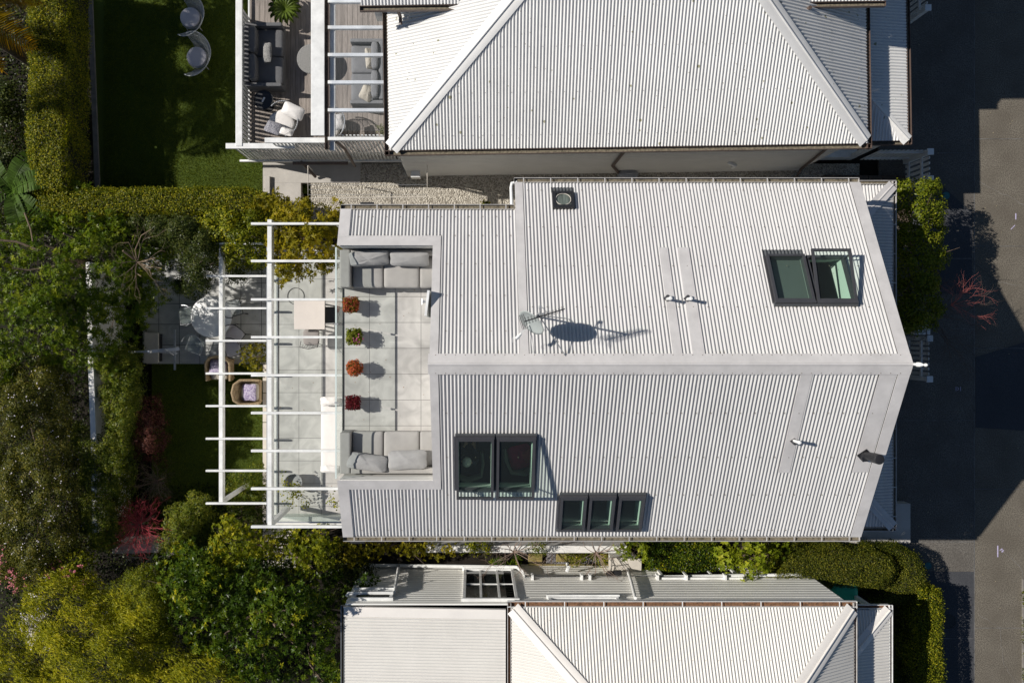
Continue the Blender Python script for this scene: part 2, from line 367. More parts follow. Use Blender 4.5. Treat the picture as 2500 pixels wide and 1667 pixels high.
magenta = mat('magenta_upholstery', (.75,.03,.16), .8, var=.15, vs=8)
barkM = mat('bark', (.17,.12,.085), .85, var=.4, vs=10, bump=.6, bs=30)
twigBr = mat('brown_twigs', (.17,.12,.085), .8, var=.3, vs=12)
twigRed = mat('red_twigs', (.55,.07,.09), .6, var=.4, vs=6)
twigCoral = mat('coral_twigs', (.48,.14,.12), .6, var=.3, vs=6)
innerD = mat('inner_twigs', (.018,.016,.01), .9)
tealM = mat('teal_lid', (.03,.16,.17), .6, var=.2, vs=9)
ironM = mat('iron_lid', (.03,.03,.03), .7, var=.3, vs=14)
paintM = mat('survey_paint', (.50,.45,.62), .8, var=.2, vs=20)
binM = mat('green_bin_plastic', (.02,.36,.20), .4)
ballM = mat('tennis_ball_felt', (.55,.65,.10), .9)
# ---------------------------------------------------------------- ground
g = MB(); xs = [-260,-4.7,-4.6,260]; zz = [-.8,-.8,-.06,-.06]
for i in range(3): g.add([(xs[i],-260,zz[i]),(xs[i+1],-260,zz[i+1]),(xs[i+1],260,zz[i+1]),(xs[i],260,zz[i])], [(0,1,2,3)])
solo('ground', g, soil, kind='structure')
g = MB(); g.box(14.27,60,-60,60,-.3,0); solo('road', g, asphalt, kind='structure')
g = MB(); g.box(11.55,14.262,-60,60,-.3,.004)
solo('pavement', g, asphaltB, kind='structure')
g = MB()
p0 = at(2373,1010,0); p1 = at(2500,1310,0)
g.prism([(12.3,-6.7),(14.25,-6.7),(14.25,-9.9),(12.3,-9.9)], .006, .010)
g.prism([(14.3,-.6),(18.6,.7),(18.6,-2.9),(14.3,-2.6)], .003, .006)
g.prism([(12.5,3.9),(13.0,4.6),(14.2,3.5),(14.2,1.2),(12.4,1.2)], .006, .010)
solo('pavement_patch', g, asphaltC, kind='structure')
g = MB()
for y in (-8.3,-4.35,-.35,2.55,5.6,9.2): g.box(14.3,19,y-.008,y+.008,.004,.007)
for y in (-8.6,-5.85,-2.4,.2,2.2,5.2): g.box(11.56,14.25,y-.008,y+.008,.008,.012)
g.box(14.256,14.276,-60,60,.004,.008)
jm = mat('pavement_joint', (.16,.155,.15), .9, var=.6, vs=3)
solo('pavement_joint', g, jm, kind='structure')
g = MB(); g.box(15.62,15.75,-60,-6.9,-.2,.05); g.box(15.75,40,-60,-6.9,-.2,.055)
solo('kerb', g, concD, kind='structure')
g = MB()
def strip(pts, z, w=.03):
    for a, b in zip(pts[:-1], pts[1:]):
        a = at(*a, z); b = at(*b, z); g.beam(a, b, w, .004)
strip([(2436,1331),(2436,1359)], .009); strip([(2441,1343),(2447,1338),(2446,1348),(2451,1342)], .009, .018)
strip([(2334,944),(2334,954)], .009, .015); strip([(2337,945),(2341,949),(2337,953)], .009, .012); strip([(2345,944),(2345,954)], .009, .015)
strip([(2480,521),(2480,536)], .009); strip([(2468,560),(2478,550)], .009, .02)
solo('pavement_marking', g, paintM, kind='structure')
g = MB(); rg = random.Random(6)
def crack(pts, w):
    for (a,b) in zip(pts[:-1],pts[1:]):
        n = 8; q0 = at(*a,.006)
        for i in range(n):
            t = (i+1)/n; q1 = at(a[0]+(b[0]-a[0])*t, a[1]+(b[1]-a[1])*t,.006)
            if i < n-1: q1 += Vector((rg.gauss(0,.015),rg.gauss(0,.015),0))
            if (q1-q0).length > 1e-4: g.beam(q0,q1,w*rg.uniform(.5,1.3),.003)
            q0 = q1
crack([(2385,440),(2425,462),(2500,500)],.012); crack([(2448,1346),(2470,1362),(2496,1392),(2497,1470)],.012); crack([(2380,640),(2440,690),(2520,700)],.010); crack([(2390,1500),(2440,1530),(2450,1620),(2480,1667)],.009)
solo('pavement_crack', g, concD, kind='structure')
g = MB()
for i in range(420):
    x = rg.uniform(11.7,18.5); y = rg.uniform(-9.5,9.5); r = rg.choice((.008,.012,.02)); g.add([(x+r*math.cos(t),y+r*math.sin(t)*.6,.016+rg.uniform(0,.004)) for t in (0,1.3,2.5,3.8,5.)],[(0,1,2,3,4)])
props(solo('leaf_litter', g, mat('dry_litter',(.30,.25,.16),.9,var=.6,vs=3),kind='stuff'),'scattered dry leaf bits and grit on the asphalt','litter')
for (px, py, r, m, lb) in ((2309,478,.105,tealM,'small round teal service lid in the shaded pavement beside the bushy shrub'),
                           (2265,1380,.10,tealM,'small round teal service lid in the pavement beside the long clipped hedge'),
                           (2317,1516,.20,ironM,'black round iron cover in the pavement beside the lower column hedge')):
    c = at(px,py,.0); g = MB(); g.lathe((c.x,c.y,.012), [(r,0),(r,.008),(r*.86,.009),(r*.84,.004),(r*.1,.004)], 24); solo('service_lid', g, m, lb, 'service lid', smooth=True)
# garden levels on the left
LAWN = -.62; PATIO = -.60; MID = 1.62; DECK = 4.14; NL = -.2
g = MB(); g.box(-9.4,-5.9,-8.2,-.8,-.9,LAWN); solo('lawn', g, turf, kind='structure')
g = MB(); a = at(228,463,NL); b = at(662,-40,NL); g.box(a.x,-4.72,a.y-.1,12,-.9,NL); solo('neighbour_lawn', g, turf, kind='structure')
g = MB(); a = at(348,888,PATIO); b = at(652,640,PATIO); g.box(a.x,-5.2,a.y,2.6,-.9,PATIO); solo('patio', g, tileP, kind='structure')
g = MB(); a = at(636,900,LAWN)
y = -.82
while y > -6.2:
    g.bbox(-6.14,-5.18,y-.84,y-.01,-.9,LAWN+.05,.006); y -= .85
solo('garden_path', g, paveM, kind='structure')
g = MB(); g.box(-4.62,11.0,3.15,4.9,-.3,0); solo('gravel_path', g, gravelM, kind='structure')
g = MB(); g.box(-5.98,-4.9,3.6,4.35,-.9,.02); g.box(-5.98,-3.2,4.352,5.3,-.9,.02)
solo('concrete_slab', g, concM, kind='structure')
# timber steps to the street between the houses
for i in range(6):
    g = MB(); x0 = 9.95+.42*i
    g.bbox(x0,x0+.40,3.2,4.55,.002+.0,.16-.022*i,.01)
    if i == 0: t0 = thing('garden_stair', 'dark timber steps leading from the gravel path to the picket gate', 'steps', (9.95,3.9,0))
    part('tread', g, deckingD, t0)
# concrete edging strip and hedge bed
g = MB(); A = at(222,0,NL); B = at(240,463,NL)
n = 8
for i in range(n):
    p = A.lerp(B,i/n); q = A.lerp(B,(i+.985)/n); g.beam((p.x,p.y,NL-.1),(q.x,q.y,NL-.1),.135,.34)
p = A + (A-B)*.5; g.beam((p.x,p.y,NL-.1),(A.x,A.y,NL-.1),.135,.34)
solo('edging_wall', g, concD, 'low grey concrete edging strip between the tall hedge and the shaded lawn', 'edging')
g = MB(); c0 = at(654,431,.05); c1 = at(654,484,.05); g.bbox(c0.x-.07,c0.x+.07,c1.y,c0.y,-.9,.12,.01); solo('garden_kerb', g, concM, 'short pale concrete kerb at the end of the gravel beside the lawn', 'kerb')
# ---------------------------------------------------------------- roof helpers
class Plane:
    def __init__(s, O, U, V): s.O = Vector(O); s.U = Vector(U).normalized(); s.V = Vector(V).normalized(); s.N = s.U.cross(s.V); 
    def p(s, u, v, h=0):
        n = s.N if s.N.z > 0 else -s.N
        return s.O + s.U*u + s.V*v + n*h
def vrange(poly, u):
    vs = []
    n = len(poly)
    for i in range(n):
        (u0,v0),(u1,v1) = poly[i], poly[(i+1)%n]
        if (u0-u)*(u1-u) <= 0 and abs(u1-u0) > 1e-9: vs.append(v0+(v1-v0)*(u-u0)/(u1-u0))
    return (min(vs), max(vs)) if vs else None
def corr(mb, P, poly, holes=(), pitch=.0765, amp=.0148, seg=10, sheet=10, thick=0):
    us = [p[0] for p in poly]; u0, u1 = min(us), max(us)
    ss = set()
    k = math.floor(u0/(pitch/seg)); 
    while k*pitch/seg < u1:
        q = k*pitch/seg
        if q > u0: ss.add(q)
        k += 1
    for q in us: ss.add(q)
    for h in holes:
        for q in h[:2]:
            if u0 < q < u1: ss.add(q)
    ss = sorted(ss); e = 1e-5
    def hh(u):
        t = (u/pitch)%1.; a = math.sin(2*math.pi*t)
        b = a*amp
        if sheet and int(math.floor(u/pitch/sheet))%2: b += .0025
        return b
    for a, b in zip(ss[:-1], ss[1:]):
        if b-a < 1e-6: continue
        ra = vrange(poly,a+e if a+e < b else a); rb = vrange(poly,b-e if b-e > a else b)
        if not ra or not rb: continue
        um = (a+b)/2; iv = [(ra[0],ra[1],rb[0],rb[1])]
        for (h0,h1,w0,w1) in holes:
            if h0 < um < h1:
                nv = []
                for (s0,s1,t0,t1) in iv:
                    if w1 <= min(s0,t0) or w0 >= max(s1,t1): nv.append((s0,s1,t0,t1)); continue
                    if w0 > max(s0,t0): nv.append((s0,w0,t0,w0))
                    if w1 < min(s1,t1): nv.append((w1,s1,w1,t1))
                iv = nv
        ha, hb = hh(a+e), hh(b-e)
        for (s0,s1,t0,t1) in iv:
            mb.add([P.p(a,s0,ha),P.p(a,s1,ha),P.p(b,t1,hb),P.p(b,t0,hb)], [(0,1,2,3)])
def pslab(mb, P, u0, u1, v0, v1, h0, h1):
    vs = [P.p(u,v,h) for h in (h0,h1) for (u,v) in ((u0,v0),(u1,v0),(u1,v1),(u0,v1))]
    mb.add(vs, [(0,1,2,3),(7,6,5,4),(0,4,5,1),(1,5,6,2),(2,6,7,3),(3,7,4,0)])
def ppoly(mb, P, pts, h0, h1):
    n = len(pts); vs = [P.p(u,v,h0) for u,v in pts]+[P.p(u,v,h1) for u,v in pts]
    mb.add(vs, [tuple(range(n)), tuple(range(2*n-1,n-1,-1))]+[(i,(i+1)%n,n+(i+1)%n,n+i) for i in range(n)])
def screws(mb, P, u0, u1, vs, step=.3, h=.014, s=.019):
    for v in vs:
        u = u0
        while u < u1:
            c = P.p(u,v,h); mb.box(c.x-s/2,c.x+s/2,c.y-s/2,c.y+s/2,c.z-.004,c.z+.006); u += step
def gutter(mb, p, q, inward, w=.115, d=.09, t=.006):
    """U channel from p to q (outer lip line); inward = unit vector to the roof; slot 0 metal, slot 1 litter"""
    p = Vector(p); q = Vector(q); n = Vector(inward); dn = Vector((0,0,-d))
    o = n*w; L = (q-p).normalized(); tt = n*t*2
    def bar(a0, a1):  # closed strip between two offset vectors
        pass
    prof = [Vector((0,0,0)), tt, tt+dn*.85, o-tt+dn*.85, o-tt-dn*.15, o-dn*.15, o+dn, dn]
    k = len(prof); vs = [p+a for a in prof]+[q+a for a in prof]
    mb.cur = 0
    mb.add(vs, [(i,(i+1)%k,k+(i+1)%k,k+i) for i in range(k)])
    for base in (p,q):
        mb.add([base, base+o, base+o+dn, base+dn], [(0,1,2,3)])
    mb.cur = 1
    mb.add([p+tt*1.1+dn*.7+L*.01, p+o-tt*1.1+dn*.7+L*.01, q+o-tt*1.1+dn*.7-L*.01, q+tt*1.1+dn*.7-L*.01], [(0,1,2,3)])
    mb.cur = 0
def straps(mb, p, q, inward, w=.115, step=.62):
    p = Vector(p); q = Vector(q); n = Vector(inward); Ln = (q-p).length; L = (q-p).normalized(); k = max(1,int(Ln/step))
    for i in range(k+1):
        c = p + L*(Ln*(i+.35)/(k+.7)); mb.beam(c, c+n*(w+.03)+Vector((0,0,.012)), .022, .006)
def boards(mb, p, q, outward, z0, z1, bh=.17, lip=.026):
    """weatherboards along p->q (xy), facing outward"""
    p = Vector((p[0],p[1],0)); q = Vector((q[0],q[1],0)); n = Vector((outward[0],outward[1],0)).normalized()
    z = z0
    while z < z1-1e-4:
        zt = min(z+bh,z1)
        zm = max(z+.01, zt-.035)
        a = [p+n*lip+Vector((0,0,z)), q+n*lip+Vector((0,0,z)), q+n*lip+Vector((0,0,zm)), p+n*lip+Vector((0,0,zm)), q+n*-.004+Vector((0,0,zt-.006)), p+n*-.004+Vector((0,0,zt-.006)), q+n*-.004+Vector((0,0,zt)), p+n*-.004+Vector((0,0,zt)), q+n*lip+Vector((0,0,zt)), p+n*lip+Vector((0,0,zt))]
        mb.add(a, [(0,1,2,3),(3,2,4,5),(5,4,6,7),(7,6,8,9)]); z = zt
# ================================================================ MAIN HOUSE
YR, ZR = -.569, 6.63; TH = math.atan(.536); c_, s_ = math.cos(TH), math.sin(TH)
XR = 8.82; XL = -2.94; XI = -.86; XS = 1.04
PN = Plane((0,YR,ZR),(1,0,0),(0,c_,-s_)); PS = Plane((0,YR,ZR),(1,0,0),(0,-c_,-s_))
vN = lambda Y: (Y-YR)/c_
vS = lambda Y: (YR-Y)/c_
zN = lambda Y: ZR-.536*abs(Y-YR)
house = thing('gabled_house', 'large pale grey corrugated gabled house in the middle with a cut-in roof terrace', 'house', (3,0,0))
roofm = MB()
skyN = [(6.36,7.09,vN(.72),vN(1.66)),(7.23,7.97,vN(.72),vN(1.66)),(1.83,2.23,vN(2.87),vN(3.2))]
skyS = [(-.31,.39,vS(-2.16),vS(-3.34)),(.55,1.27,vS(-2.16),vS(-3.34)),(1.98,2.46,vS(-3.55),vS(-4.3)),(2.62,3.09,vS(-3.55),vS(-4.3)),(3.27,3.74,vS(-3.55),vS(-4.3))]
vR = vN(3.49); vLf = vN(2.82); vE = vS(-4.56)
corr(roofm, PN, [(XS,0),(XR,0),(XR,vR),(XS,vR)], skyN)
corr(roofm, PN, [(XL,0),(XS,0),(XS,vLf),(XL,vLf)], [(XL-1,XI,-1,vN(1.98))])
corr(roofm, PS, [(XL,0),(XR,0),(XR,vE),(XL,vE)], skyS+[(XL-1,XI,-1,vS(-3.165))])
roof = part('roof', roofm, roofM, house)
# flashings (flat strips lying on the ribs)
f = MB(); h0, h1 = .012, .019
pslab(f, PN, XS-.09, XS+.09, .2, vR+.01, h0, h1)
for (a,b,v0,v1) in ((4.05,4.24,.2,vN(1.92)),(4.45,4.70,.2,vN(1.92))): f.brk(); pslab(f, PN, a,b,v0,v1,h0,h1)
for (a,b,v1) in ((6.64,6.88,vS(-2.96)),(8.24,8.57,vS(-2.95))): f.brk(); pslab(f, PS, a,b,.2,v1,h0,h1)
f.brk()
pslab(f, PN, XR-.21, XR+.03, .0, vR+.01, h0+.003, h1+.008); pslab(f, PS, XR-.21, XR+.03, .0, vE+.01, h0+.003, h1+.008)
f.brk(); pslab(f, PN, XI-.02, XI+.155, .0, vN(1.98), h0+.003, h1+.006); pslab(f, PS, XI-.02, XI+.155, .0, vS(-3.165), h0+.003, h1+.006)
pslab(f, PN, XL-.03, XI+.155, vN(1.98)-.02, vN(1.98)+.235, h0+.006, h1+.009); pslab(f, PS, XL-.03, XI+.155, vS(-3.165)-.02, vS(-3.165)+.225, h0+.006, h1+.009)
pslab(f, PN, XL-.03, XL+.21, vN(1.98)+.20, vLf+.01, h0+.010, h1+.012); pslab(f, PS, XL-.03, XL+.21, vS(-3.165)+.20, vE+.01, h0+.010, h1+.012)
part('flashing', f, flashM, roof)
f = MB()
for P in (PN,PS):
    pslab(f, P, XI-.05, XR+.03, .012, .215, .028, .036); pslab(f, P, XI-.05, XR+.03, .205, .22, .010, .037)
f.cyl((XI-.05,YR,ZR+.028),(XR+.03,YR,ZR+.028),.028,n=10)
for i in range(3): 
    x = XI+ (i+1)*2.42; f.box(x-.004,x+.004,YR-.19,YR+.19,ZR-.07,ZR-.068)
part('ridge_cap', f, flashM, roof, smooth=True)
f = MB()
screws(f, PN, XS+.2, XR-.3, (vN(.6),vN(1.5),vN(2.4),vN(3.3)), .306, .016); screws(f, PN, XL+.4, XS-.2, (vN(2.2),vN(2.65)), .306, .016)
screws(f, PN, XI+.3, XS-.1, (vN(.1),vN(.85),vN(1.55)), .306, .016)
screws(f, PS, XI+.3, XR-.3, (vS(-1.6),vS(-2.6),vS(-3.5),vS(-4.4)), .306, .016); screws(f, PS, XL+.4, XI, (vS(-3.6),vS(-4.4)), .306, .016)
screws(f, PN, XI+.1, XR-.1, (.19,), .2, .036, .014); screws(f, PS, XI+.1, XR-.1, (.19,), .2, .036, .014)
screws(f, PN, XL+.3, XI, (vN(2.16),), .17, .022, .012)
part('roofing_screw', f, gutIn, roof)['kind'] = 'stuff'
f = MB(); rg = random.Random(12)
for P in (PN,PS):
    k = int((XI+.2)/.0765)
    while (k+.75)*.0765 < XR-.25:
        u = (k+.75)*.0765; k += 1
        if rg.random() < .75:
            L = rg.choice((.015,.025,.04,.09))*rg.uniform(.6,1.4); w = rg.uniform(.008,.016)
            f.add([P.p(u-w,.217,-.011),P.p(u+w,.217,-.011),P.p(u+w*.4,.217+L,-.013),P.p(u-w*.4,.217+L,-.013)],[(0,1,2,3)])
part('rib_end_grime', f, gutIn, roof)['kind'] = 'stuff'
# gutters
f = MB()
zr = zN(3.49)-.03; zl = zN(2.82)-.03; ze = zN(-4.56)-.03
gutter(f, (XS-.1,3.49+.135,zr), (XR+.03,3.49+.135,zr), (0,-1,0)); straps(f,(XS-.1,3.625,zr),(XR,3.625,zr),(0,-1,0),.14); f.brk()
gutter(f, (XL-.03,2.82+.135,zl), (XS-.12,2.82+.135,zl), (0,-1,0)); straps(f,(XL,2.955,zl),(XS-.1,2.955,zl),(0,-1,0),.14); f.brk()
gutter(f, (XL-.03,-4.56-.135,ze), (XR+.03,-4.56-.135,ze), (0,1,0)); straps(f,(XL,-4.695,ze),(XR,-4.695,ze),(0,1,0),.14)
part('gutter', f, [gutW,gutIn], house)
f = MB(); f.tube([(XS-.16,2.86,zl-.10),(XS-.165,2.98,zl-.13),(XS-.165,3.40,zr-.02),(XS-.15,3.50,zr-.05),(XS-.03,3.53,zr-.07)], .04, 10)
part('downpipe', f, white, house, smooth=True)
# walls
f = MB()
yn, yns, ysn = 3.15, 2.45, -4.2; xw0, xw1 = -3.05, 8.55
def wallq(a, b, z0, za, zb=None):
    zb = za if zb is None else zb
    f.add([(a[0],a[1],z0),(b[0],b[1],z0),(b[0],b[1],zb),(a[0],a[1],za)], [(0,1,2,3)])
wallq((XS,yn),(xw1,yn),-.8,zN(yn)-.06); wallq((xw0,yns),(XS,yns),-.8,zN(yns)-.06); wallq((XS,yns),(XS,yn),-.8,zN(yns)-.06,zN(yn)-.06)
wallq((xw0,ysn),(xw1,ysn),-.8,zN(ysn)-.06)
f.add([(xw1,ysn,-.8),(xw1,yn,-.8),(xw1,yn,zN(yn)-.05),(xw1,YR,ZR-.06),(xw1,ysn,zN(ysn)-.05)], [(0,1,2,3,4)])
wallq((XL+.05,1.98+.0),(XL+.05,yns),-.8,zN(1.98)-.06,zN(yns)-.06); wallq((XL+.05,-3.165),(XL+.05,ysn),-.8,zN(-3.165)-.06,zN(ysn)-.06)
wallq((XL-.06,ysn),(XL-.06,yns),-.8,DECK-.16)
part('wall', f, whiteW, house)
f = MB()   # walls round the cut-in terrace, lined with boards
boards(f, (XL,1.99),(XI,1.99),(0,-1),DECK,zN(1.98)-.02,.15); boards(f,(XL,-3.18),(XI,-3.18),(0,1),DECK,zN(-3.165)-.02,.15)
f.add([(XI,-3.18,DECK),(XI,-.8,DECK),(XI,-.8,zN(-.8)),(XI,-3.18,zN(-3.165))],[(0,1,2,3)]); f.add([(XI,1.4,DECK),(XI,1.99,DECK),(XI,1.99,zN(1.98)),(XI,1.4,zN(1.4))],[(0,1,2,3)])
zd = 5.5; f.add([(XI,-.8,zd),(XI,1.4,zd),(XI,1.4,zN(1.4)),(XI,YR,ZR),(XI,-.8,zN(-.8))],[(0,1,2,3,4)]); f.add([(XI,-3.18,3.4),(XI,1.99,3.4),(XI,1.99,DECK),(XI,-3.18,DECK)],[(0,1,2,3)])
part('terrace_wall', f, whiteW, house)
f = MB(); f.box(XI-.03,XI+.03,-.8,-.74,DECK,zd); f.box(XI-.03,XI+.03,1.34,1.4,DECK,zd); f.box(XI-.03,XI+.03,.27,.33,DECK,zd); f.box(XI-.03,XI+.03,-.74,1.34,zd-.06,zd); sld = part('sliding_door', f, white, house)
f = MB(); f.box(XI-.004,XI+.004,-.74,1.34,DECK,zd-.06); part('glass_pane', f, glassSky, sld)
f = MB(); f.box(XL-.09,XI,-3.18,1.99,DECK-.16,DECK); deck = part('terrace_floor', f, tileU, house)
f = MB()   # edge channel of the balustrade
f.box(XL-.105,XL-.075,-3.12,1.95,DECK-.02,DECK+.02); part('floor_channel', f, black, deck)
yj = [ -3.16, -1.47, .265, 1.97]
bal = part('glass_balustrade', (lambda m: [m.box(-3.035,-3.003,a+.02,b-.02,DECK+.985,DECK+1.005) for a,b in zip(yj[:-1],yj[1:])] and m)(MB()), glassE, house)
for a,b in zip(yj[:-1],yj[1:]):
    f = MB(); f.box(-3.025,-3.013,a+.012,b-.012,DECK+.01,DECK+.984); part('glass_pane', f, glassB, bal)
f = MB()
for y in yj[1:-1]: f.brk(); f.cyl((-3.02,y,DECK+.9),(-3.02,y,DECK+.93),.02,n=8); f.box(-3.06,-2.99,y-.018,y+.018,DECK+.93,DECK+.95)
part('glass_clamp', f, steel, bal)
# sliding door leaf on the terrace
f = MB(); a = (-.93,.95); b = (-.99,.42); f.beam((a[0],a[1],DECK+1.0),(b[0],b[1],DECK+1.0),.05,1.9); dr = part('terrace_door', f, white, house)
f = MB(); f.cyl((-1.0,.72,DECK+1.8),(-1.07,.72,DECK+1.8),.03,n=8); f.cyl((-1.07,.78,DECK+1.8),(-1.07,.66,DECK+1.8),.018,n=8); part('handle', f, steel, dr)
# skylights
skySheetM = mat('grey_green_sky_tint',(.085,.10,.092),.8,var=.1,vs=2)
def skylight(P, u0, u1, v0, v1, hinge_low_v=True, open_=0., label=None, shaft=.55, flash_at='low', apron=None, sky_sheet=False):
    """v0 = ridge side, v1 = eave side. frame stands on the roof, sash may be raised at the eave side"""
    fr = MB(); w = .055
    for (a,b,c,d) in ((u0-.042,u0,v0-.05,v1+.05),(u1,u1+.042,v0-.05,v1+.05),(u0,u1,v0-.05,v0),(u0,u1,v1,v1+.05)): pslab(fr,P,a,b,c,d,-.03,.085)
    for (a,b,c,d) in ((u0-.085,u0-.052,v0-.05,v1+.05),(u1+.052,u1+.085,v0-.05,v1+.05)): pslab(fr,P,a,b,c,d,.012,.03)
    sk = part('skylight', fr, darkA, house, label)
    ap = MB()
    if apron:
        a0, a1 = apron; corr(ap, Plane(P.p(0,0,.009), P.U, P.V), [(u0-.08,a0),(u1+.08,a0),(u1+.08,a1),(u0-.08,a1)], amp=.011, sheet=0)
        part('apron_flashing', ap, flashD, sk)
    pslab2 = MB(); pslab(pslab2,P,u0-.07,u1+.07,v0-.13,v0-.052,.02,.075); part('top_flashing', pslab2, flashD, sk)
    # sash (rotated about its ridge-side edge)
    ang = math.asin(min(.9,open_/(v1-v0+.1)))
    V2 = (P.V*math.cos(ang) + (P.N if P.N.z>0 else -P.N)*math.sin(ang)).normalized()
    Q = Plane(P.p(0,v0-.05,.09), P.U, V2); L = v1-v0+.1
    sa = MB(); t = .055
    pslab(sa,Q,u0-.05,u0-.05+t,0,L,0,.045); pslab(sa,Q,u1+.05-t,u1+.05,0,L,0,.045); pslab(sa,Q,u0-.05+t,u1+.05-t,0,t,.003,.042); pslab(sa,Q,u0-.05+t,u1+.05-t,L-t,L,.003,.042)
    pslab(sa,Q,u0-.06,u1+.06,-.05,.0,-.02,.05)
    part('sash', sa, darkA, sk)
    gl = MB(); pslab(gl,Q,u0-.05+t,u1+.05-t,t,L-t,.012,.02); part('pane', gl, glassSky, sk)
    if sky_sheet:
        bl = MB(); pslab(bl,P,u0+.005,u1-.005,v0+.01,v1-.005,-.04,-.035); part('sky_reflection_sheet', bl, skySheetM, sk)  # sheet added under the pane, its grey-green colour stands for reflected sky
    # lined shaft, slots: 0 reveal
    sh = MB(); d = shaft
    def q3(u,v,z): 
        p = P.p(u,v,-.03); return (p.x,p.y,p.z-z)
    for (a,b) in (((u0,v0),(u1,v0)),((u1,v0),(u1,v1)),((u1,v1),(u0,v1)),((u0,v1),(u0,v0))):
        sh.add([q3(*a,0),q3(*b,0),q3(*b,d),q3(*a,d)],[(0,1,2,3)])
    part('light_shaft', sh, reveal, sk)
    if open_ > .05:
        st = MB()
        for u in (u0-.02,u1+.02): st.brk(); st.beam(P.p(u,v1-.05,.05), Q.p(u,L-.12,0), .02,.03)
        part('stay_arm', st, black, sk)
    return sk
skylight(PN,*skyN[0],label='closed skylight beside the raised one on the far slope', apron=(skyN[0][3]+.05,skyN[0][3]+.24), sky_sheet=True)
skylight(PN,*skyN[1],open_=.26,label='skylight standing open with its sash raised towards the gutter', shaft=.6)
skylight(PS,*skyS[0],open_=.24,shaft=.55,label='raised skylight over the seated person'); skylight(PS,*skyS[1],open_=.24,shaft=.55,label='raised skylight over the magenta chair')
for q, lb in zip(skyS[2:],('left one of three small closed skylights in a row','middle one of three small closed skylights in a row','right one of three small closed skylights in a row')): skylight(PS,*q,label=lb,apron=(q[3]+.05,q[3]+.17))
# sun tunnel
u0,u1,v0,v1 = skyN[2]
f = MB()
pslab(f,PN,u0-.04,u1+.04,v0-.04,v0+.03,-.02,.09); pslab(f,PN,u0-.04,u1+.04,v1-.03,v1+.04,-.02,.09); pslab(f,PN,u0-.04,u0+.03,v0+.03,v1-.03,-.02,.09); pslab(f,PN,u1-.03,u1+.04,v0+.03,v1-.03,-.02,.09)
st = part('sun_tunnel', f, black, house, 'small square black roof light with a round lens')
f = MB(); corr(f, Plane(PN.p(0,0,.009),PN.U,PN.V), [(u0-.06,v1+.04),(u1+.06,v1+.04),(u1+.06,v1+.2),(u0-.06,v1+.2)], amp=.011, sheet=0); part('apron_flashing', f, flashD, st)
c = PN.p((u0+u1)/2,(v0+v1)/2,.0); f = MB(); f.tube([PN.p((u0+u1)/2+.17*math.cos(t*.2618),(v0+v1)/2+.16*math.sin(t*.2618),.075) for t in range(24)],.009,6,closed=True); part('lens_ring', f, paveM, st, smooth=True)
f = MB(); pslab(f,PN,u0+.03,u1-.03,v0+.03,v1-.03,.055,.06); part('backing', f, mat('dull_lens',(.13,.15,.13),.2,var=.5,vs=5,stretch=(4,.3,1)), st)
# pipes through the roof
nup = lambda P: P.N if P.N.z>0 else -P.N
def vent(P,u,Y,h,r,m,base,nm='vent_pipe',cowl=False,label=None):
    v = abs(Y-YR)/c_; p = P.p(u,v,0); b = MB(); d = base
    ppoly(b,P,[(u-d,v),(u,v-d),(u+d,v),(u,v+d)],.019,.034); b.lathe(P.p(u,v,.03),[(d*.62,0),(r*1.25,.05),(r*1.1,.09)],16,axis=nup(P))
    vp = part(nm,(lambda q:(q.cyl(p,(p.x,p.y,p.z+h),r,n=16),q)[1])(MB()),m,house,label,smooth=True)
    part('pipe_boot',b,darkA if not cowl else black,vp,smooth=True)
    if cowl:
        q = MB(); t = Vector((p.x,p.y,p.z+h)); q.cyl(t-Vector((0,0,.22)),t-Vector((0,0,.20)),r*1.15,n=20); q.cyl(t-Vector((0,0,.2)),t+Vector((0,0,.02)),r*1.25,n=24); q.lathe(t+Vector((0,0,.02)),[(r*1.25,0),(r*1.1,.02),(r*.3,.03)],24); part('cowl',q,m,vp,smooth=True)
    else:
        q = MB(); t = Vector((p.x,p.y,p.z+h)); q.lathe(t,[(r*1.15,-.03),(r*1.2,0),(r*.7,.02)],16); part('cap',q,m,vp,smooth=True)
vent(PN,at(1629,679,5.95).x,.775,.34,.034,white,.078,label='white vent pipe on the narrower flat strip')
vent(PN,at(1678,680,5.95).x,.77,.34,.034,white,.078,label='white vent pipe on the wider flat strip')
vent(PS,at(1930,1082,5.6).x,-2.22,.34,.034,white,.078,label='white vent pipe on the near slope')
vent(PS,at(2106,1116,5.5).x,-2.55,.62,.085,black,.17,'chimney_flue',True)
# gable end finial
f = MB(); f.cyl((XR+.05,YR,ZR-.25),(XR+.05,YR,ZR+.12),.03,n=10); f.lathe((XR+.05,YR,ZR+.1),[(.03,0),(.05,.06),(.045,.16),(.02,.25),(.012,.29),(.035,.33),(.03,.37),(.01,.39)],14); part('finial',f,white,house,smooth=True)
for (px,py,z) in ((896,499,4.4),(873,1321,4.3)):
    c = at(px,py,z); f = MB(); f.bbox(c.x-.16,c.x+.16,c.y-.05,c.y+.05,z-.06,z+.0,.01); w_ = part('security_light',f,black,house)
# front veranda roof (low, hipped at both ends)
vx0, vx1, vy0, vy1, vzo, vzi = 8.56, 10.36, at(2180,1285,3).y, at(2178,452,3).y, 3.0, 3.42
f = MB(); tv = math.atan2(vzi-vzo, vx1-vx0); cv = math.cos(tv)
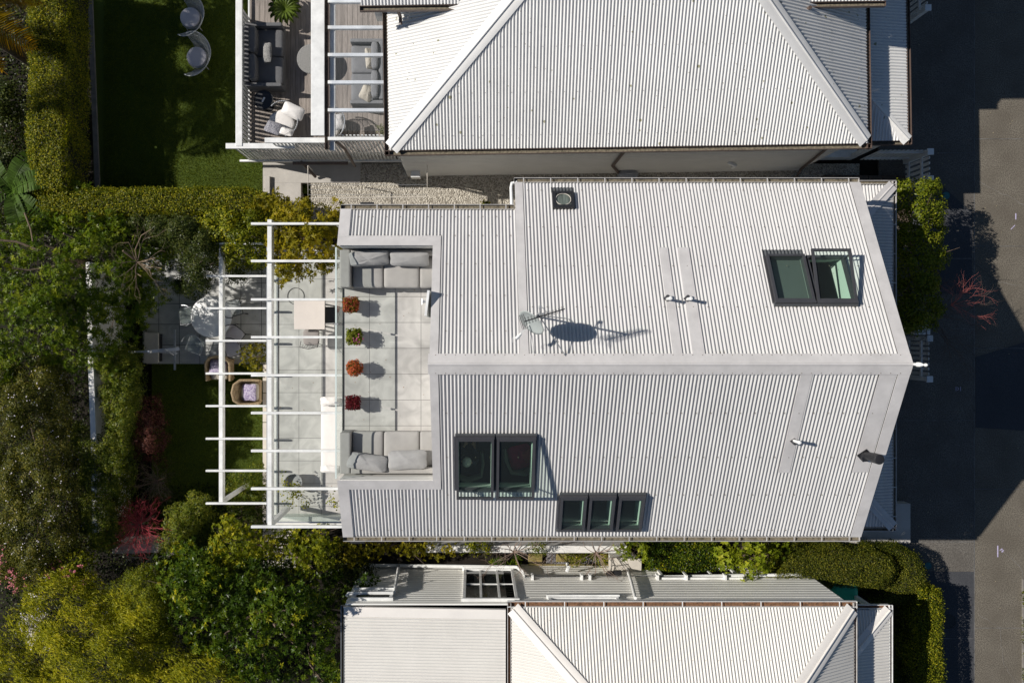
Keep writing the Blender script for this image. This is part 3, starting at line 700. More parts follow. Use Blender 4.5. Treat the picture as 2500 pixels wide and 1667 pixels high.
# east slope: U along -y.. ribs run along +x
PE = Plane((vx1,0,vzo),(0,1,0),(-math.cos(tv),0,math.sin(tv))); Lv = (vx1-vx0)/cv; run = vx1-vx0
corr(f,PE,[(vy0,0),(vy1,0),(vy1-run,Lv),(vy0+run,Lv)])
PW = Plane((0,vy1,vzo),(1,0,0),(0,-math.cos(tv),math.sin(tv))); corr(f,PW,[(vx0,0),(vx1,0),(vx0,Lv)])
PX = Plane((0,vy0,vzo),(1,0,0),(0,math.cos(tv),math.sin(tv))); corr(f,PX,[(vx0,0),(vx1,0),(vx0,Lv)])
ver = part('veranda_roof',f,roofM,house)
f = MB()
for (a,b) in (((vx1,vy1,vzo),(vx0,vy1-run,vzi)),((vx1,vy0,vzo),(vx0,vy0+run,vzi))):
    f.brk(); f.beam(Vector(a)+Vector((0,0,.025)),Vector(b)+Vector((0,0,.025)),.27,.012); f.cyl(Vector(a)+Vector((0,0,.03)),Vector(b)+Vector((0,0,.03)),.02,n=6)
part('hip_cap',f,flashM,ver)
f = MB(); gz = vzo-.01
gutter(f,(vx1+.11,vy0-.1,gz),(vx1+.11,vy1+.1,gz),(-1,0,0),.1); straps(f,(vx1+.11,vy0,gz),(vx1+.11,vy1,gz),(-1,0,0),.12,.75)
f.brk(); gutter(f,(vx0,vy1+.12,gz),(vx1+.1,vy1+.12,gz),(0,-1,0),.1); f.brk(); gutter(f,(vx0,vy0-.12,gz),(vx1+.1,vy0-.12,gz),(0,1,0),.1)
part('veranda_gutter',f,[gutW,gutIn],ver)
f = MB()
for y in (vy0+.15,vy0+2.4,vy1-2.4,vy1-.15): f.brk(); f.bbox(vx1-.2,vx1-.09,y-.055,y+.055,.5,vzo-.03,.01)
part('veranda_post',f,white,house)
f = MB(); f.box(8.56,vx1-.05,vy0,vy1-.02,-.05,.5)
f.box(9.9,11.05,-5.58,vy0-.003,.0,.45); f.box(10.42,10.98,vy0,-3.6-.6,-.05,.18)
part('porch_floor',f,concM,house)
f = MB()
for i,x in enumerate((10.42,10.98)): f.box(x,x+.0,0,0,0,0)
# porch landing and steps seen past the veranda corner
a = at(2184,1229,.35); b = at(2223,1325,.35)
f = MB(); f.bbox(a.x-1.6,b.x,b.y,a.y,-.05,.35,.01); f.bbox(a.x-1.62,a.x-.55,b.y,b.y+.4,.352,.40,.005)
part('porch_step',f,concM,house)
# the room under the raised skylights
f = MB(); f.box(-.7,8.4,-4.0,2.3,3.38,3.45); room = part('room_floor',f,roomF,house)
f = MB(); f.box(-.82,-.77,-3.9,-.9,3.45,4.7); f.box(1.9,1.95,-3.9,2.3,3.45,4.7); f.box(-.7,1.9,-3.95,-3.9,3.45,4.65); part('room_wall',f,roomW,house)
# ================================================================ NORTHERN NEIGHBOUR
NZ = 3.6; nx0 = at(950,0,NZ).x; ny0 = at(0,367,NZ).y; nx1 = at(2119,0,NZ).x; S5 = .5
nh = thing('hip_roofed_house', 'white hip roofed house beyond the gravel path with brown gutters and lichen specks', 'house', (nx0,ny0,0), R(.85))
ry = ny0+5.2   # ridge beyond the frame
cs5 = math.cos(math.atan(S5)); sn5 = math.sin(math.atan(S5))
f = MB()
Pm = Plane((0,ny0,NZ),(1,0,0),(0,cs5,sn5)); Lm = (ry-ny0)/cs5
corr(f,Pm,[(nx0,0),(nx1,0),(nx1-5.2,Lm),(nx0+5.2,Lm)])
Pl = Plane((nx0,0,NZ),(0,1,0),(cs5,0,sn5)); corr(f,Pl,[(ny0,0),(ny0+10.4,0),(ry,Lm)])
Pr = Plane((nx1,0,NZ),(0,1,0),(-cs5,0,sn5)); corr(f,Pr,[(ny0,0),(ny0+10.4,0),(ry,Lm)])
f.add([(nx0,ny0+10.4,NZ),(nx1,ny0+10.4,NZ),(nx1-5.2,ry,NZ+2.6),(nx0+5.2,ry,NZ+2.6)],[(0,1,2,3)])
nroof = part('roof', f, roofN, nh)
f = MB()
def hipcap(f, a, b, wid, lift=.02, r=.022, nrm=None):
    a = Vector(a); b = Vector(b); d = (b-a).normalized(); side = Vector((0,0,1)).cross(d).normalized()
    drop = Vector((0,0,-1))*wid*.5*.35
    o = Vector((0,0,lift+.012))
    vs = [a+o, b+o, b+o+side*wid/2+drop*1.0, a+o+side*wid/2+drop, b+o-side*wid/2+drop, a+o-side*wid/2+drop]
    f.add(vs, [(0,1,2,3),(1,0,5,4)]); f.cyl(a+o,b+o,r,n=8)
    t = Vector((0,0,-.01)); f.add([v+t for v in vs], [(3,2,1,0),(4,5,0,1)])
hipcap(f,(nx0+.05,ny0+.05,NZ+.02),(nx0+5.2,ry,NZ+2.6),.38,.03); f.brk(); hipcap(f,(nx1-.05,ny0+.05,NZ+.02),(nx1-5.2,ry,NZ+2.6),.38,.03)
f.brk(); f.cyl((nx0+5.2,ry,NZ+2.63),(nx1-5.2,ry,NZ+2.63),.05,n=8)
part('hip_cap',f,flashN,nroof,smooth=True)
f = MB()
screws(f,Pm,nx0+.4,nx1-.3,(.32,),.23,.015,.012)
for v in (1.3,2.3,3.3,4.3): screws(f,Pm,nx0+v+.4,nx1-v-.3,(v,),.306,.015,.011)
for v in (.3,1.3,2.3): screws(f,Pr,ny0+v+.3,ny0+8,(v,),.23,.015,.012)
part('roofing_screw',f,gutIn,nroof)['kind'] = 'stuff'
f = MB(); gz = NZ-.03
gutter(f,(nx0-.11,ny0-.12,gz),(nx1+.11,ny0-.12,gz),(0,1,0)); part('gutter',f,[gutBr,gutIn],nh)
f = MB(); gutter(f,(nx1+.115,ny0-.12,gz),(nx1+.115,ny0+9,gz),(-1,0,0)); f.brk(); gutter(f,(nx0-.115,ny0-.12,gz),(nx0-.115,ny0+9,gz),(1,0,0)); part('gutter',f,[gutBr,gutIn],nh,'brown gutter down the hip end')
wy = ny0+.12
f = MB(); boards(f,(nx0+.15,wy),(nx1-.2,wy),(0,-1),-.05,NZ-.12,.18); boards(f,(nx1-.2,wy),(nx1-.2,wy+9),(1,0),-.05,NZ-.12,.18); boards(f,(nx0+.15,wy+9),(nx0+.15,wy),(-1,0),-.05,NZ-.12,.18)
part('wall',f,whiteW,nh)
f = MB()
for a,b in ((1383,1504),(1005,1035)):
    x0 = at(a,0,3.1).x; x1 = at(b,0,3.1).x
    if a > 1300: f.bbox(x0,x1,wy-.06,wy-.022,2.95,3.35,.005)
part('window_trim',f,white,nh)
f = MB()
def dpipe(f, pts, r=.04): f.tube(pts, r, 8)
dpipe(f,[(at(1537,0,3.5).x,ny0-.05,3.48),(at(1530,0,3.2).x,wy-.07,3.1),(at(1527,0,3.).x,wy-.07,1.2),(at(1518,0,.5).x,wy-.07,.15)])
f.brk(); dpipe(f,[(at(2062,0,3.5).x,ny0-.05,3.48),(at(2030,0,3.2).x,wy-.07,3.1),(at(1960,0,1.).x+.2,wy-.07,.4),(at(1955,0,.5).x,wy-.3,.1)])
part('downpipe',f,gutBr,nh,smooth=True)
f = MB(); dpipe(f,[(at(1785,0,1.5).x,wy-.03,1.25),(at(1803,0,1.5).x,wy-.12,1.25),(at(1803,0,1.5).x,wy-.12,1.0)],.05); part('overflow_pipe',f,white,nh,smooth=True)
f = MB(); c = at(1015,437,.6); f.bbox(c.x-.13,c.x+.13,wy-.2,wy-.02,.45,.72,.015); part('meter_box',f,white,nh)
# veranda on the street side
f = MB(); vn = NZ-.5; zo = 2.85; xo = at(2217,0,zo).x; tvn = math.atan2(vn-zo,xo-nx1); y0v = at(0,350,zo).y-.12
Pv = Plane((xo,0,zo),(0,1,0),(-math.cos(tvn),0,math.sin(tvn))); Lv2 = math.hypot(vn-zo,xo-nx1+.3); rn = xo-nx1+.3
corr(f,Pv,[(y0v,0),(y0v+10,0),(y0v+10,Lv2),(y0v+rn,Lv2)])
Pq = Plane((0,y0v,zo),(1,0,0),(0,math.cos(tvn),math.sin(tvn))); corr(f,Pq,[(nx1-.3,0),(xo,0),(nx1-.3,Lv2)])
nver = part('veranda_roof',f,roofN,nh)
f = MB(); hipcap(f,(xo,y0v,zo+.01),(nx1-.3,y0v+rn,vn+.01),.3,.02); part('hip_cap',f,flashN,nver,smooth=True)
f = MB(); gutter(f,(xo+.11,y0v-.1,zo-.01),(xo+.11,y0v+10,zo-.01),(-1,0,0),.1); f.brk(); gutter(f,(nx1+.12,y0v-.1,zo-.01),(xo+.11,y0v-.1,zo-.01),(0,1,0),.1); part('veranda_gutter',f,[gutBr,gutIn],nver)
f = MB()
for y in (y0v+.2,y0v+3,y0v+6): f.brk(); f.bbox(xo-.2,xo-.08,y-.06,y+.06,0,zo-.03,.01)
f.brk(); f.box(nx1-.2,xo-.05,y0v+.15,y0v+10,0,.35)
part('veranda_post',f,white,nh)
# wings at the top of the frame (higher roofs whose eaves just show)
def wing(xa, xb, ye, z):
    f = MB(); P = Plane((0,ye,z),(1,0,0),(0,cs5,sn5)); corr(f,P,[(xa,0),(xb,0),(xb,3.2),(xa,3.2)],seg=6)
    P2 = Plane((0,ye+5.7,z),(1,0,0),(0,-cs5,sn5)); corr(f,P2,[(xa,0),(xb,0),(xb,3.2),(xa,3.2)],seg=4)
    w = part('wing_roof',f,roofN,nh)
    g = MB(); gutter(g,(xa-.03,ye-.12,z-.02),(xb+.03,ye-.12,z-.02),(0,1,0)); part('wing_gutter',g,[gutBr,gutIn],w)
    g = MB(); g.box(xa+.2,xb-.2,ye+.2,ye+5.5,NZ-.6,z-.04); part('wing_wall',g,whiteW,w); return w
z4 = 4.45
w1 = wing(at(886,0,z4).x-nx0*0, at(1238,0,z4).x, at(0,13,z4).y, z4)
w2 = wing(at(1882,0,z4).x, at(2166,0,z4).x, at(0,7,z4).y-.12, z4)
f = MB(); a = at(974,20,4.35); f.tube([(a.x,a.y+.05,4.32),(a.x,a.y,4.2),(at(980,0,4.).x+.02,at(0,42,4.).y,4.0),(at(980,0,4.).x+.02,at(0,62,3.95).y,3.96)],.04,8); part('downpipe',f,gutBr,nh,smooth=True)
f = MB(); a = at(1976,36,4.5); zz_ = 4.25; f.lathe((a.x,a.y,zz_),[(.16,0),(.07,.1)],12); f.cyl((a.x,a.y,zz_),(a.x+.05,a.y,zz_+.3),.045,n=10); part('vent_pipe',f,gutBr,nh,smooth=True)
f = MB(); f.box(5.6,9.45,8.2,12.5,4.0,5.95); f.box(5.5,9.55,8.1,12.6,5.95,6.05); part('shadow_block',f,whiteW,nh)  # unseen box added beyond the frame, only to square off the street shadow
# ---- deck beside the neighbour
ND = 1.0
dk = thing('timber_deck', 'raised weathered timber deck with white baluster rails and a white beamed pergola', 'deck', (-4.2,7,0))
f = MB(); x = -6.08; rr = random.Random(4)
while x < -2.25:
    f.bbox(x,x+.134,5.0,10.5,ND-.03,ND+rr.uniform(-.001,.001),.003); x += .14
part('deck_floor',f,decking,dk)
f = MB(); f.box(-6.1,-2.2,5.02,10.5,.0,ND-.031); part('deck_base',f,whiteW,dk)
# left baluster rail
xr = at(583,0,2.02).x
f = MB(); f.bbox(xr-.085,xr+.085,4.92,10.5,1.94,2.02,.008); f.box(xr-.02,xr+.02,5,10.5,1.05,1.1); rail1 = part('rail',f,white,dk,'white top rail along the lawn side')
f = MB(); y = 5.0
while y < 8.6: f.box(xr-.014,xr+.014,y,y+.07,ND,1.94); y += .118
o = part('baluster',f,white,rail1); o['kind'] = 'stuff'
# south screen
ys = 4.93
f = MB(); a = at(551,0,2.0).x; b = at(663,0,2.0).x; f.bbox(a,b+.6,ys-.07,ys+.07,1.93,2.0,.008); rail2 = part('rail',f,white,dk,'white top rail facing the gravel path')
f = MB(); f.bbox(at(646,0,2.6).x,at(794,0,2.6).x,ys-.065,ys+.065,2.52,2.6,.008); part('rail',f,white,dk,'higher white rail of the slatted screen')
f = MB(); f.bbox(at(585,0,.4).x,at(1002,0,.4).x,ys-.06,ys+.0,.28,.4,.008); part('rail',f,white,dk,'low white beam under the slatted screen')
f = MB(); x = a+.15
i = 0
while x < at(990,0,2.).x:
    top = 1.93 if x < at(650,0,2.6).x else 2.52
    if x > at(800,0,2.6).x: top = 3.1
    f.box(x,x+.05,ys-.012,ys+.012,.4,top); x += .095
part('baluster',f,white,rail2)['kind'] = 'stuff'
# pergola of the deck
pz = 3.42
f = MB(); f.bbox(at(759,0,pz).x,at(792,0,pz).x,at(0,331,pz).y,10.5,pz-.06,pz,.01); bb = part('beam',f,white,dk,'wide flat white fascia board')
f = MB(); gutter(f,(at(792.5,0,3.38).x,at(0,364,3.38).y,3.38),(at(792.5,0,3.38).x,10.5,3.38),(1,0,0),.1); part('gutter',f,[gutBr,gutIn],dk)
f = MB(); f.bbox(at(805,0,3.3).x,at(817,0,3.3).x,at(0,367,3.3).y,10.5,3.14,3.3,.006); part('beam',f,white,dk)
for i,y in enumerate((2,66,133,200,268,338)):
    f = MB(); c = at(0,y,pz); f.bbox(at(800,0,pz).x,at(941,0,pz).x,c.y-.04,c.y+.04,pz-.13,pz-.02,.006); part('rafter',f,white,dk)
f = MB(); f.box(at(794,0,3.44).x+.12,nx0-.15,4.95,10.5,3.43,3.437); part('canopy_pane',f,glassR,dk)
f = MB(); f.tube([(at(820,0,3.2).x,4.75,3.25),(at(845,0,2.).x,4.8,2.2),(at(850,0,.5).x+.2,4.7,.6)],.04,8)
f.brk(); f.tube([(at(712,0,.9).x,4.75,.75),(at(848,0,.9).x,4.75,.75)],.045,8); f.tube([(at(735,0,.7).x,4.8,.7),(at(767,0,.3).x,4.5,.1)],.04,8)
part('downpipe',f,gutBr,dk,smooth=True)
# ================================================================ SOUTHERN NEIGHBOUR
SZ = 3.3
sx0 = at(1249,0,SZ).x; sy0 = at(0,1482,SZ).y; sx1 = at(2084,0,SZ).x; sry = sy0-4.2
sh_ = thing('cream_roofed_house', 'cream roofed weatherboard house below the side garden with litter filled gutters', 'house', (sx0,sy0,0))
f = MB(); Ps = Plane((0,sy0,SZ),(1,0,0),(0,-cs5,sn5)); Ls = 4.2/cs5
corr(f,Ps,[(sx0,0),(sx1,0),(sx1-4.2,Ls),(sx0+4.2,Ls)]); 
Psl = Plane((sx0,0,SZ),(0,1,0),(cs5,0,sn5)); corr(f,Psl,[(sy0,0),(sy0-8.4,0),(sry,Ls)])
Psr = Plane((sx1,0,SZ),(0,1,0),(-cs5,0,sn5)); corr(f,Psr,[(sy0,0),(sy0-8.4,0),(sry,Ls)])
f.add([(sx0,sy0-8.4,SZ),(sx1,sy0-8.4,SZ),(sx1-4.2,sry,SZ+2.1),(sx0+4.2,sry,SZ+2.1)],[(0,1,2,3)])
sroof = part('roof',f,roofS,sh_)
f = MB(); hipcap(f,(sx0+.03,sy0-.03,SZ+.02),(sx0+4.2,sry,SZ+2.1),.36,.03); f.brk(); hipcap(f,(sx1-.03,sy0-.03,SZ+.02),(sx1-4.2,sry,SZ+2.1),.36,.03); part('hip_cap',f,flashS,sroof,smooth=True)
f = MB()
for v in (.3,1.2,2.1): screws(f,Ps,sx0+v+.3,sx1-v-.3,(v,),.306,.015,.009)
part('roofing_screw',f,gutIn,sroof)['kind'] = 'stuff'
f = MB(); gutter(f,(sx0-.1,sy0+.14,SZ-.02),(sx1+.1,sy0+.14,SZ-.02),(0,-1,0),.14,.08); straps(f,(sx0,sy0+.14,SZ-.02),(sx1,sy0+.14,SZ-.02),(0,-1,0),.15,1.0); part('gutter',f,[white,rustM],sh_)
f = MB(); gutter(f,(sx0-.1,sy0+.1,SZ-.02),(sx0-.1,sy0-6,SZ-.02),(1,0,0),.09); f.brk(); gutter(f,(sx1+.1,sy0+.1,SZ-.02),(sx1+.1,sy0-6,SZ-.02),(-1,0,0),.09); part('gutter',f,[gutW,rustM],sh_,'gutter down the hip end')
# lean-to on the left, ribs running across
f = MB(); lx0 = at(842,0,3.0).x; lz0 = 3.02; lz1 = 3.22; ll = sx0-.14-lx0; tl = math.atan2(lz1-lz0,ll)
Pt = Plane((lx0,0,lz0),(0,1,0),(math.cos(tl),0,math.sin(tl))); sy1 = at(0,1490,3.2).y
corr(f,Pt,[(sy1,0),(sy1-4,0),(sy1-4,ll/math.cos(tl)),(sy1,ll/math.cos(tl))],amp=.012)
lr = part('lean_to_roof',f,roofS,sh_)
f = MB(); pslab(f,Pt,sy1-.2,sy1+.03,-.02,ll/math.cos(tl),.012,.02); f.beam(Pt.p(sy1+.03,-.03,0),Pt.p(sy1+.03,ll/math.cos(tl),0),.03,.09); part('barge_flashing',f,flashS,lr)
f = MB(); gutter(f,(lx0-.1,sy1+.05,lz0-.01),(lx0-.1,sy1-4,lz0-.01),(1,0,0),.09); part('lean_to_gutter',f,[steel,gutIn],lr)
wys = sy0+.06
f = MB(); boards(f,(lx0+.05,wys-.02),(sx0-.1,wys-.02),(0,1),-.2,lz1+.02,.165); boards(f,(sx0-.1,wys),(sx1-.1,wys),(0,1),-.2,SZ-.12,.19)
boards(f,(sx1-.1,wys),(sx1-.1,wys-6),(1,0),-.2,SZ-.12,.19); boards(f,(lx0+.05,wys-4),(lx0+.05,wys-.02),(-1,0),-.2,lz0-.1,.165)
part('wall',f,creamW,sh_)
def win(pa, pb, za, zb, nx, ny, lb, y=None):
    y = wys if y is None else y
    x0 = at(pa,0,(za+zb)/2).x; x1 = at(pb,0,(za+zb)/2).x; f = MB(); t = .075; o = y+.03
    f.bbox(x0,x1,y-.02,o+.05,za,za+t,.006); f.bbox(x0-.04,x1+.04,y-.02,o+.085,za-.05,za,.006); f.bbox(x0-.03,x1+.03,y-.02,o+.045,zb-t,zb,.006)
    f.bbox(x0,x0+t,y-.02,o+.04,za+t,zb-t,.006); f.bbox(x1-t,x1,y-.02,o+.04,za+t,zb-t,.006)
    for i in range(1,nx): xm = x0+(x1-x0)*i/nx; f.bbox(xm-.03,xm+.03,y,o+.02,za+t,zb-t,.004)
    for i in range(1,ny): zm = za+(zb-za)*i/ny; f.bbox(x0+t,x1-t,y,o+.018,zm-.02,zm+.02,.004)
    w = part('window',f,white,sh_,lb); g = MB(); g.box(x0+t,x1-t,y+.02,y+.026,za+t,zb-t); part('window_pane',g,winG,w)
win(1131,1259,.5,3.05,3,2,'tall six paned window at the end of the lean-to wall')
win(863,960,2.35,3.0,1,1,'small high window at the left end of the lean-to wall')
win(1339,1512,2.9,3.2,1,1,'narrow window right under the gutter')
win(1608,1797,.35,1.35,3,1,'low three light window behind the shrubs')
f = MB()
Y = wys+.1; pX = lambda px,z: at(px,0,z).x
f.tube([(pX(1279,1.3),Y,.9),(pX(1281,1.4),Y,1.35),(pX(1800,1.35),Y,1.25),(pX(1960,1.3),Y,1.2)],.045,10)
f.brk(); f.tube([(pX(1279,1.3),Y,.95),(pX(1262,.5),Y,.48),(pX(1150,.45),Y,.42),(pX(900,.3),Y,.3)],.05,10)
f.brk(); f.tube([(pX(843,3.),Y-.05,2.8),(pX(846,3.),Y,2.75),(pX(960,2.7),Y,2.7),(pX(963,2.7),Y,2.65),(pX(990,.5)-.2,Y,.3)],.042,10)
f.brk(); f.tube([(pX(1553,3.2),Y,3.1),(pX(1545,2.),Y,1.8),(pX(1516,.3)+.15,Y,.1)],.04,10)
f.brk(); f.tube([(pX(1380,.5),Y,.9),(pX(1384,.5),Y+.12,.9),(pX(1384,.5),Y+.12,.6)],.05,8)
part('drainpipe',f,white,sh_,smooth=True)
f = MB()
for px in (1300,1420,1440,1605,1675,1770): f.brk(); f.bbox(pX(px,1.35)-.03,pX(px,1.35)+.03,Y-.08,Y+.055,1.2,1.42,.005)
part('pipe_bracket',f,white,sh_)
f = MB(); c = Vector((pX(1492,1.2),wys+.12,1.1)); f.lathe(c,[(.1,-.06),(.12,0),(.08,.05)],14,axis=(0,1,0)); f.bbox(c.x+.08,c.x+.3,c.y-.05,c.y+.07,c.z-.08,c.z+.06,.02); f.tube([(c.x+.1,c.y+.1,c.z),(c.x+.14,c.y+.2,c.z-.1),(c.x+.08,c.y+.1,c.z-.3)],.012,6); part('wall_tap',f,black,sh_,'dark hose tap and fittings on the sunlit boards',smooth=True)
# its street veranda
f = MB(); szo = 2.62; sxo = at(2171,0,szo).x; sv = SZ-.36; ts = math.atan2(sv-szo,sxo-sx1+.2); rs = sxo-sx1+.2; ysv = at(0,1488,szo).y; Lsv = math.hypot(sv-szo,rs)
Pz = Plane((sxo,0,szo),(0,1,0),(-math.cos(ts),0,math.sin(ts))); corr(f,Pz,[(ysv,0),(ysv-7,0),(ysv-7,Lsv),(ysv-rs,Lsv)])
Pz2 = Plane((0,ysv,szo),(1,0,0),(0,-math.cos(ts),math.sin(ts))); corr(f,Pz2,[(sx1-.2,0),(sxo,0),(sx1-.2,Lsv)])
sv_ = part('veranda_roof',f,roofS,sh_)
f = MB(); hipcap(f,(sxo,ysv,szo+.01),(sx1-.2,ysv-rs,sv+.01),.3,.02); part('hip_cap',f,flashS,sv_,smooth=True)
f = MB(); gutter(f,(sxo+.1,ysv+.12,szo-.01),(sxo+.1,ysv-7,szo-.01),(-1,0,0),.09); f.brk(); gutter(f,(sx1+.1,ysv+.12,szo-.01),(sxo+.1,ysv+.12,szo-.01),(0,-1,0),.1); part('veranda_gutter',f,[white,rustM],sv_)
f = MB(); f.box(sx1-.1,sxo-.05,ysv-7,ysv-.1,-.06,.3)
for y in (ysv-.15,ysv-2.6): f.brk(); f.bbox(sxo-.2,sxo-.1,y-.05,y+.05,.3,szo-.03,.008)
part('veranda_post',f,white,sh_)
# ================================================================ PERGOLAS, TERRACE
mt = thing('raised_terrace', 'raised tiled middle terrace with a glass rail under the white pergola', 'terrace', (-4.1,-1,0))
f = MB(); f.box(-5.2,-3.051,-4.9,2.4,-.9,MID); part('terrace_floor',f,tileM,mt)
f = MB(); f.bbox(-5.25,-3.06,-4.98,-4.72,MID-1.2,MID+.25,.01); f.brk(); f.bbox(-5.27,-5.2,-4.98,2.4,-.9,MID-.02,.01); part('parapet',f,whiteWall,mt)
f = MB(); f.box(-5.20,-5.15,-4.7,2.3,MID+.98,MID+1.01); f.box(-5.19,-5.16,-4.7,2.3,MID,MID+.03); f.box(-5.17,-3.3,-4.7,-4.67,MID+.98,MID+1.0); gb = part('glass_balustrade',f,steel,mt)
for a,b in ((-4.7,-2.95),(-2.93,-1.2),(-1.18,.55),(.57,2.3)):
    f = MB(); f.box(-5.182,-5.170,a,b,MID+.03,MID+.98); part('glass_pane',f,glassB,gb)
f = MB(); f.box(-5.16,-3.3,-4.69,-4.68,MID+.03,MID+.98); part('glass_pane',f,glassB,gb)
P1 = 3.8
pg = thing('pergola', 'tall white pergola over the raised terrace against the house', 'pergola', (-4.2,-1,MID))
bx = at(658,0,P1).x
yt = at(0,541,P1).y; yb = at(0,1286,P1).y
f = MB(); f.bbox(bx-.05,bx+.05,yb-.02,yt+.05,P1-.25,P1-.0,.006); part('beam',f,white,pg)
for i,py in enumerate((546,637,731,823,916,1008,1100.5,1193,1286)):
    c = at(0,py,P1+.1); f = MB(); x1 = at(836,0,P1+.1).x if i in (0,7,8) else -3.05
    f.bbox(at(612.5,0,P1+.1).x,x1,c.y-.028,c.y+.028,P1-.0,P1+.1,.005); part('rafter',f,white,pg)
for y in (yb+.04, yt-.02):
    f = MB(); f.bbox(bx-.055,bx+.055,y-.055,y+.055,MID-.05 if y > 0 else MID+.25,P1-.25,.006); part('post',f,white,pg)
P2 = 1.95
pg2 = thing('pergola', 'lower white pergola over the shaded patio and lawn', 'pergola', (-6.3,-1.3,PATIO))
bx2 = at(539,0,P2).x; y0_ = at(0,600,P2).y; y1_ = at(0,1228.7,P2).y
f = MB(); f.bbox(bx2-.05,bx2+.05,y1_-.02,y0_,P2-.2,P2,.006); part('beam',f,white,pg2)
for py in (594.5,673.8,752.4,831.8,911.6,991,1070.7,1149,1228.7):
    c = at(0,py,P2+.08); f = MB(); f.bbox(at(502,0,P2+.08).x,-5.28,c.y-.026,c.y+.026,P2,P2+.08,.005); part('rafter',f,white,pg2)
for y in (y1_+.03,y0_-.1): 
    f = MB(); f.bbox(bx2-.05,bx2+.05,y-.05,y+.05,LAWN-.1,P2-.2,.006); part('post',f,white,pg2)
# garden walls
def pxwall(name, pts, z, w, z0, m, label, cat='wall', capm=None):
    f = MB()
    for a,b in zip(pts[:-1],pts[1:]):
        a = at(*a,z); b = at(*b,z); a.z = b.z = (z+z0)/2; d=(b-a).normalized()*w*.0; f.beam(a-d,b+d,w,z-z0)
    t = thing(name,label,cat,(at(*pts[0],z).x,at(*pts[0],z).y,z0)); part('wall_body',f,m,t)
    g = MB()
    for a,b in zip(pts[:-1],pts[1:]):
        a = at(*a,z); b = at(*b,z); a.z = b.z = z+.015; g.beam(a,b,w*1.0+.03,.03)
    part('coping',g,capm or m,t); return t
pxwall('garden_wall',[(217,640),(223,900),(230,1100),(233,1300)],1.3,.11,-.85,whiteWall,'thin white wall running down the left garden half swallowed by hedging')
pxwall('garden_wall',[(275,1340),(388,1336)],.4,.22,-.85,concM,'short pale wall below the red stemmed shrub')
pxwall('boundary_wall',[(1040,1339),(1530,1340)],.95,.16,-.2,whiteWall,'white boundary wall along the side garden under the bare trees')
# side garden floor with stone edging, pebbles
f = MB(); xa = at(1290,0,.05).x; xb = at(1478,0,.05).x; ya = at(0,1350,.05).y; yb_ = at(0,1388,.05).y; rr = random.Random(9)
x = xa
while x < xb:
    w_ = rr.uniform(.35,.5); 
    f.bbox(x,x+w_-.02,yb_+.02,yb_+.13,-.1,.06,.015)
    if rr.random() < .6: f.bbox(x,x+w_-.02,ya-.25,ya-.02,-.1,.04,.015)
    x += w_
solo('stone_edging',f,stoneM,'mossy sandstone edging blocks beside the cream weatherboard wall','edging')
f = MB(); rr = random.Random(3)
for i in range(260):
    c = at(rr.uniform(1335,1385),rr.uniform(1348,1378),.03); f.lathe((c.x,c.y,-.02),[(.01,0),(rr.uniform(.02,.035),.02),(.008,.04)],6)
for i in range(160):
    c = at(rr.uniform(1420,1470),rr.uniform(1360,1380),.03); f.lathe((c.x,c.y,-.02),[(.01,0),(rr.uniform(.02,.03),.02),(.008,.04)],6)
solo('pebbles',f,mat('grey_pebbles',(.22,.21,.22),.8,var=.3,vs=8),'grey pebbles in the side garden beds','pebbles',kind='stuff')
pl = thing('planter_box','cream box shaped planter tilted at the end of the side garden under bare twigs','planter',(at(1524,1375,.5).x,at(1524,1375,.5).y,0),R(-2))
ORG[pl.name] = Vector((0,0,0)); f = MB(); f.add([(-.36,-.12,0),(.36,-.12,0),(.36,.18,0),(-.36,.18,0),(-.42,-.16,.62),(.42,-.16,.62),(.42,.16,.62),(-.42,.16,.62)],[(0,1,5,4),(1,2,6,5),(2,3,7,6),(3,0,4,7),(3,2,1,0),(4,5,6,7)]); part('box_body',f,creamW,pl)
f = MB(); f.bbox(-.45,.45,-.19,.19,.6,.66,.01); part('lid',f,paveM,pl)
c = at(1419,1388,.05); f = MB(); f.lathe((c.x,c.y,0),[(.05,0),(.075,.1),(.08,.11),(.06,.11),(.05,.03)],14); solo('flower_pot',f,terra,'small orange terracotta pot on the mossy stones','pot',smooth=True)
# wheelie bin
b0 = at(2062,1457,1.16); bn = thing('wheelie_bin','bright green wheelie bin wedged under the clipped hedge by the gutter','bin',(b0.x,b0.y,0)); ORG[bn.name] = Vector((0,0,0))
f = MB(); f.add([(-.22,-.25,.05),(.22,-.25,.05),(.22,.2,.05),(-.22,.2,.05),(-.33,-.34,1.13),(.33,-.34,1.13),(.33,.3,1.13),(-.33,.3,1.13)],[(0,1,5,4),(1,2,6,5),(2,3,7,6),(3,0,4,7),(3,2,1,0),(4,5,6,7)]); part('bin_body',f,binM,bn)
f = MB(); f.soft((0,-.0,1.16),(.72,.7,.1),e=7,ez=3,n=12); f.bbox(-.3,.3,.32,.36,1.13,1.17,.01); part('lid',f,binM,bn,smooth='all')
f = MB(); f.cyl((-.27,-.2,.1),(-.22,-.2,.1),.1,n=14); f.brk(); f.cyl((.22,-.2,.1),(.27,-.2,.1),.1,n=14); part('wheel',f,black,bn,smooth=True)
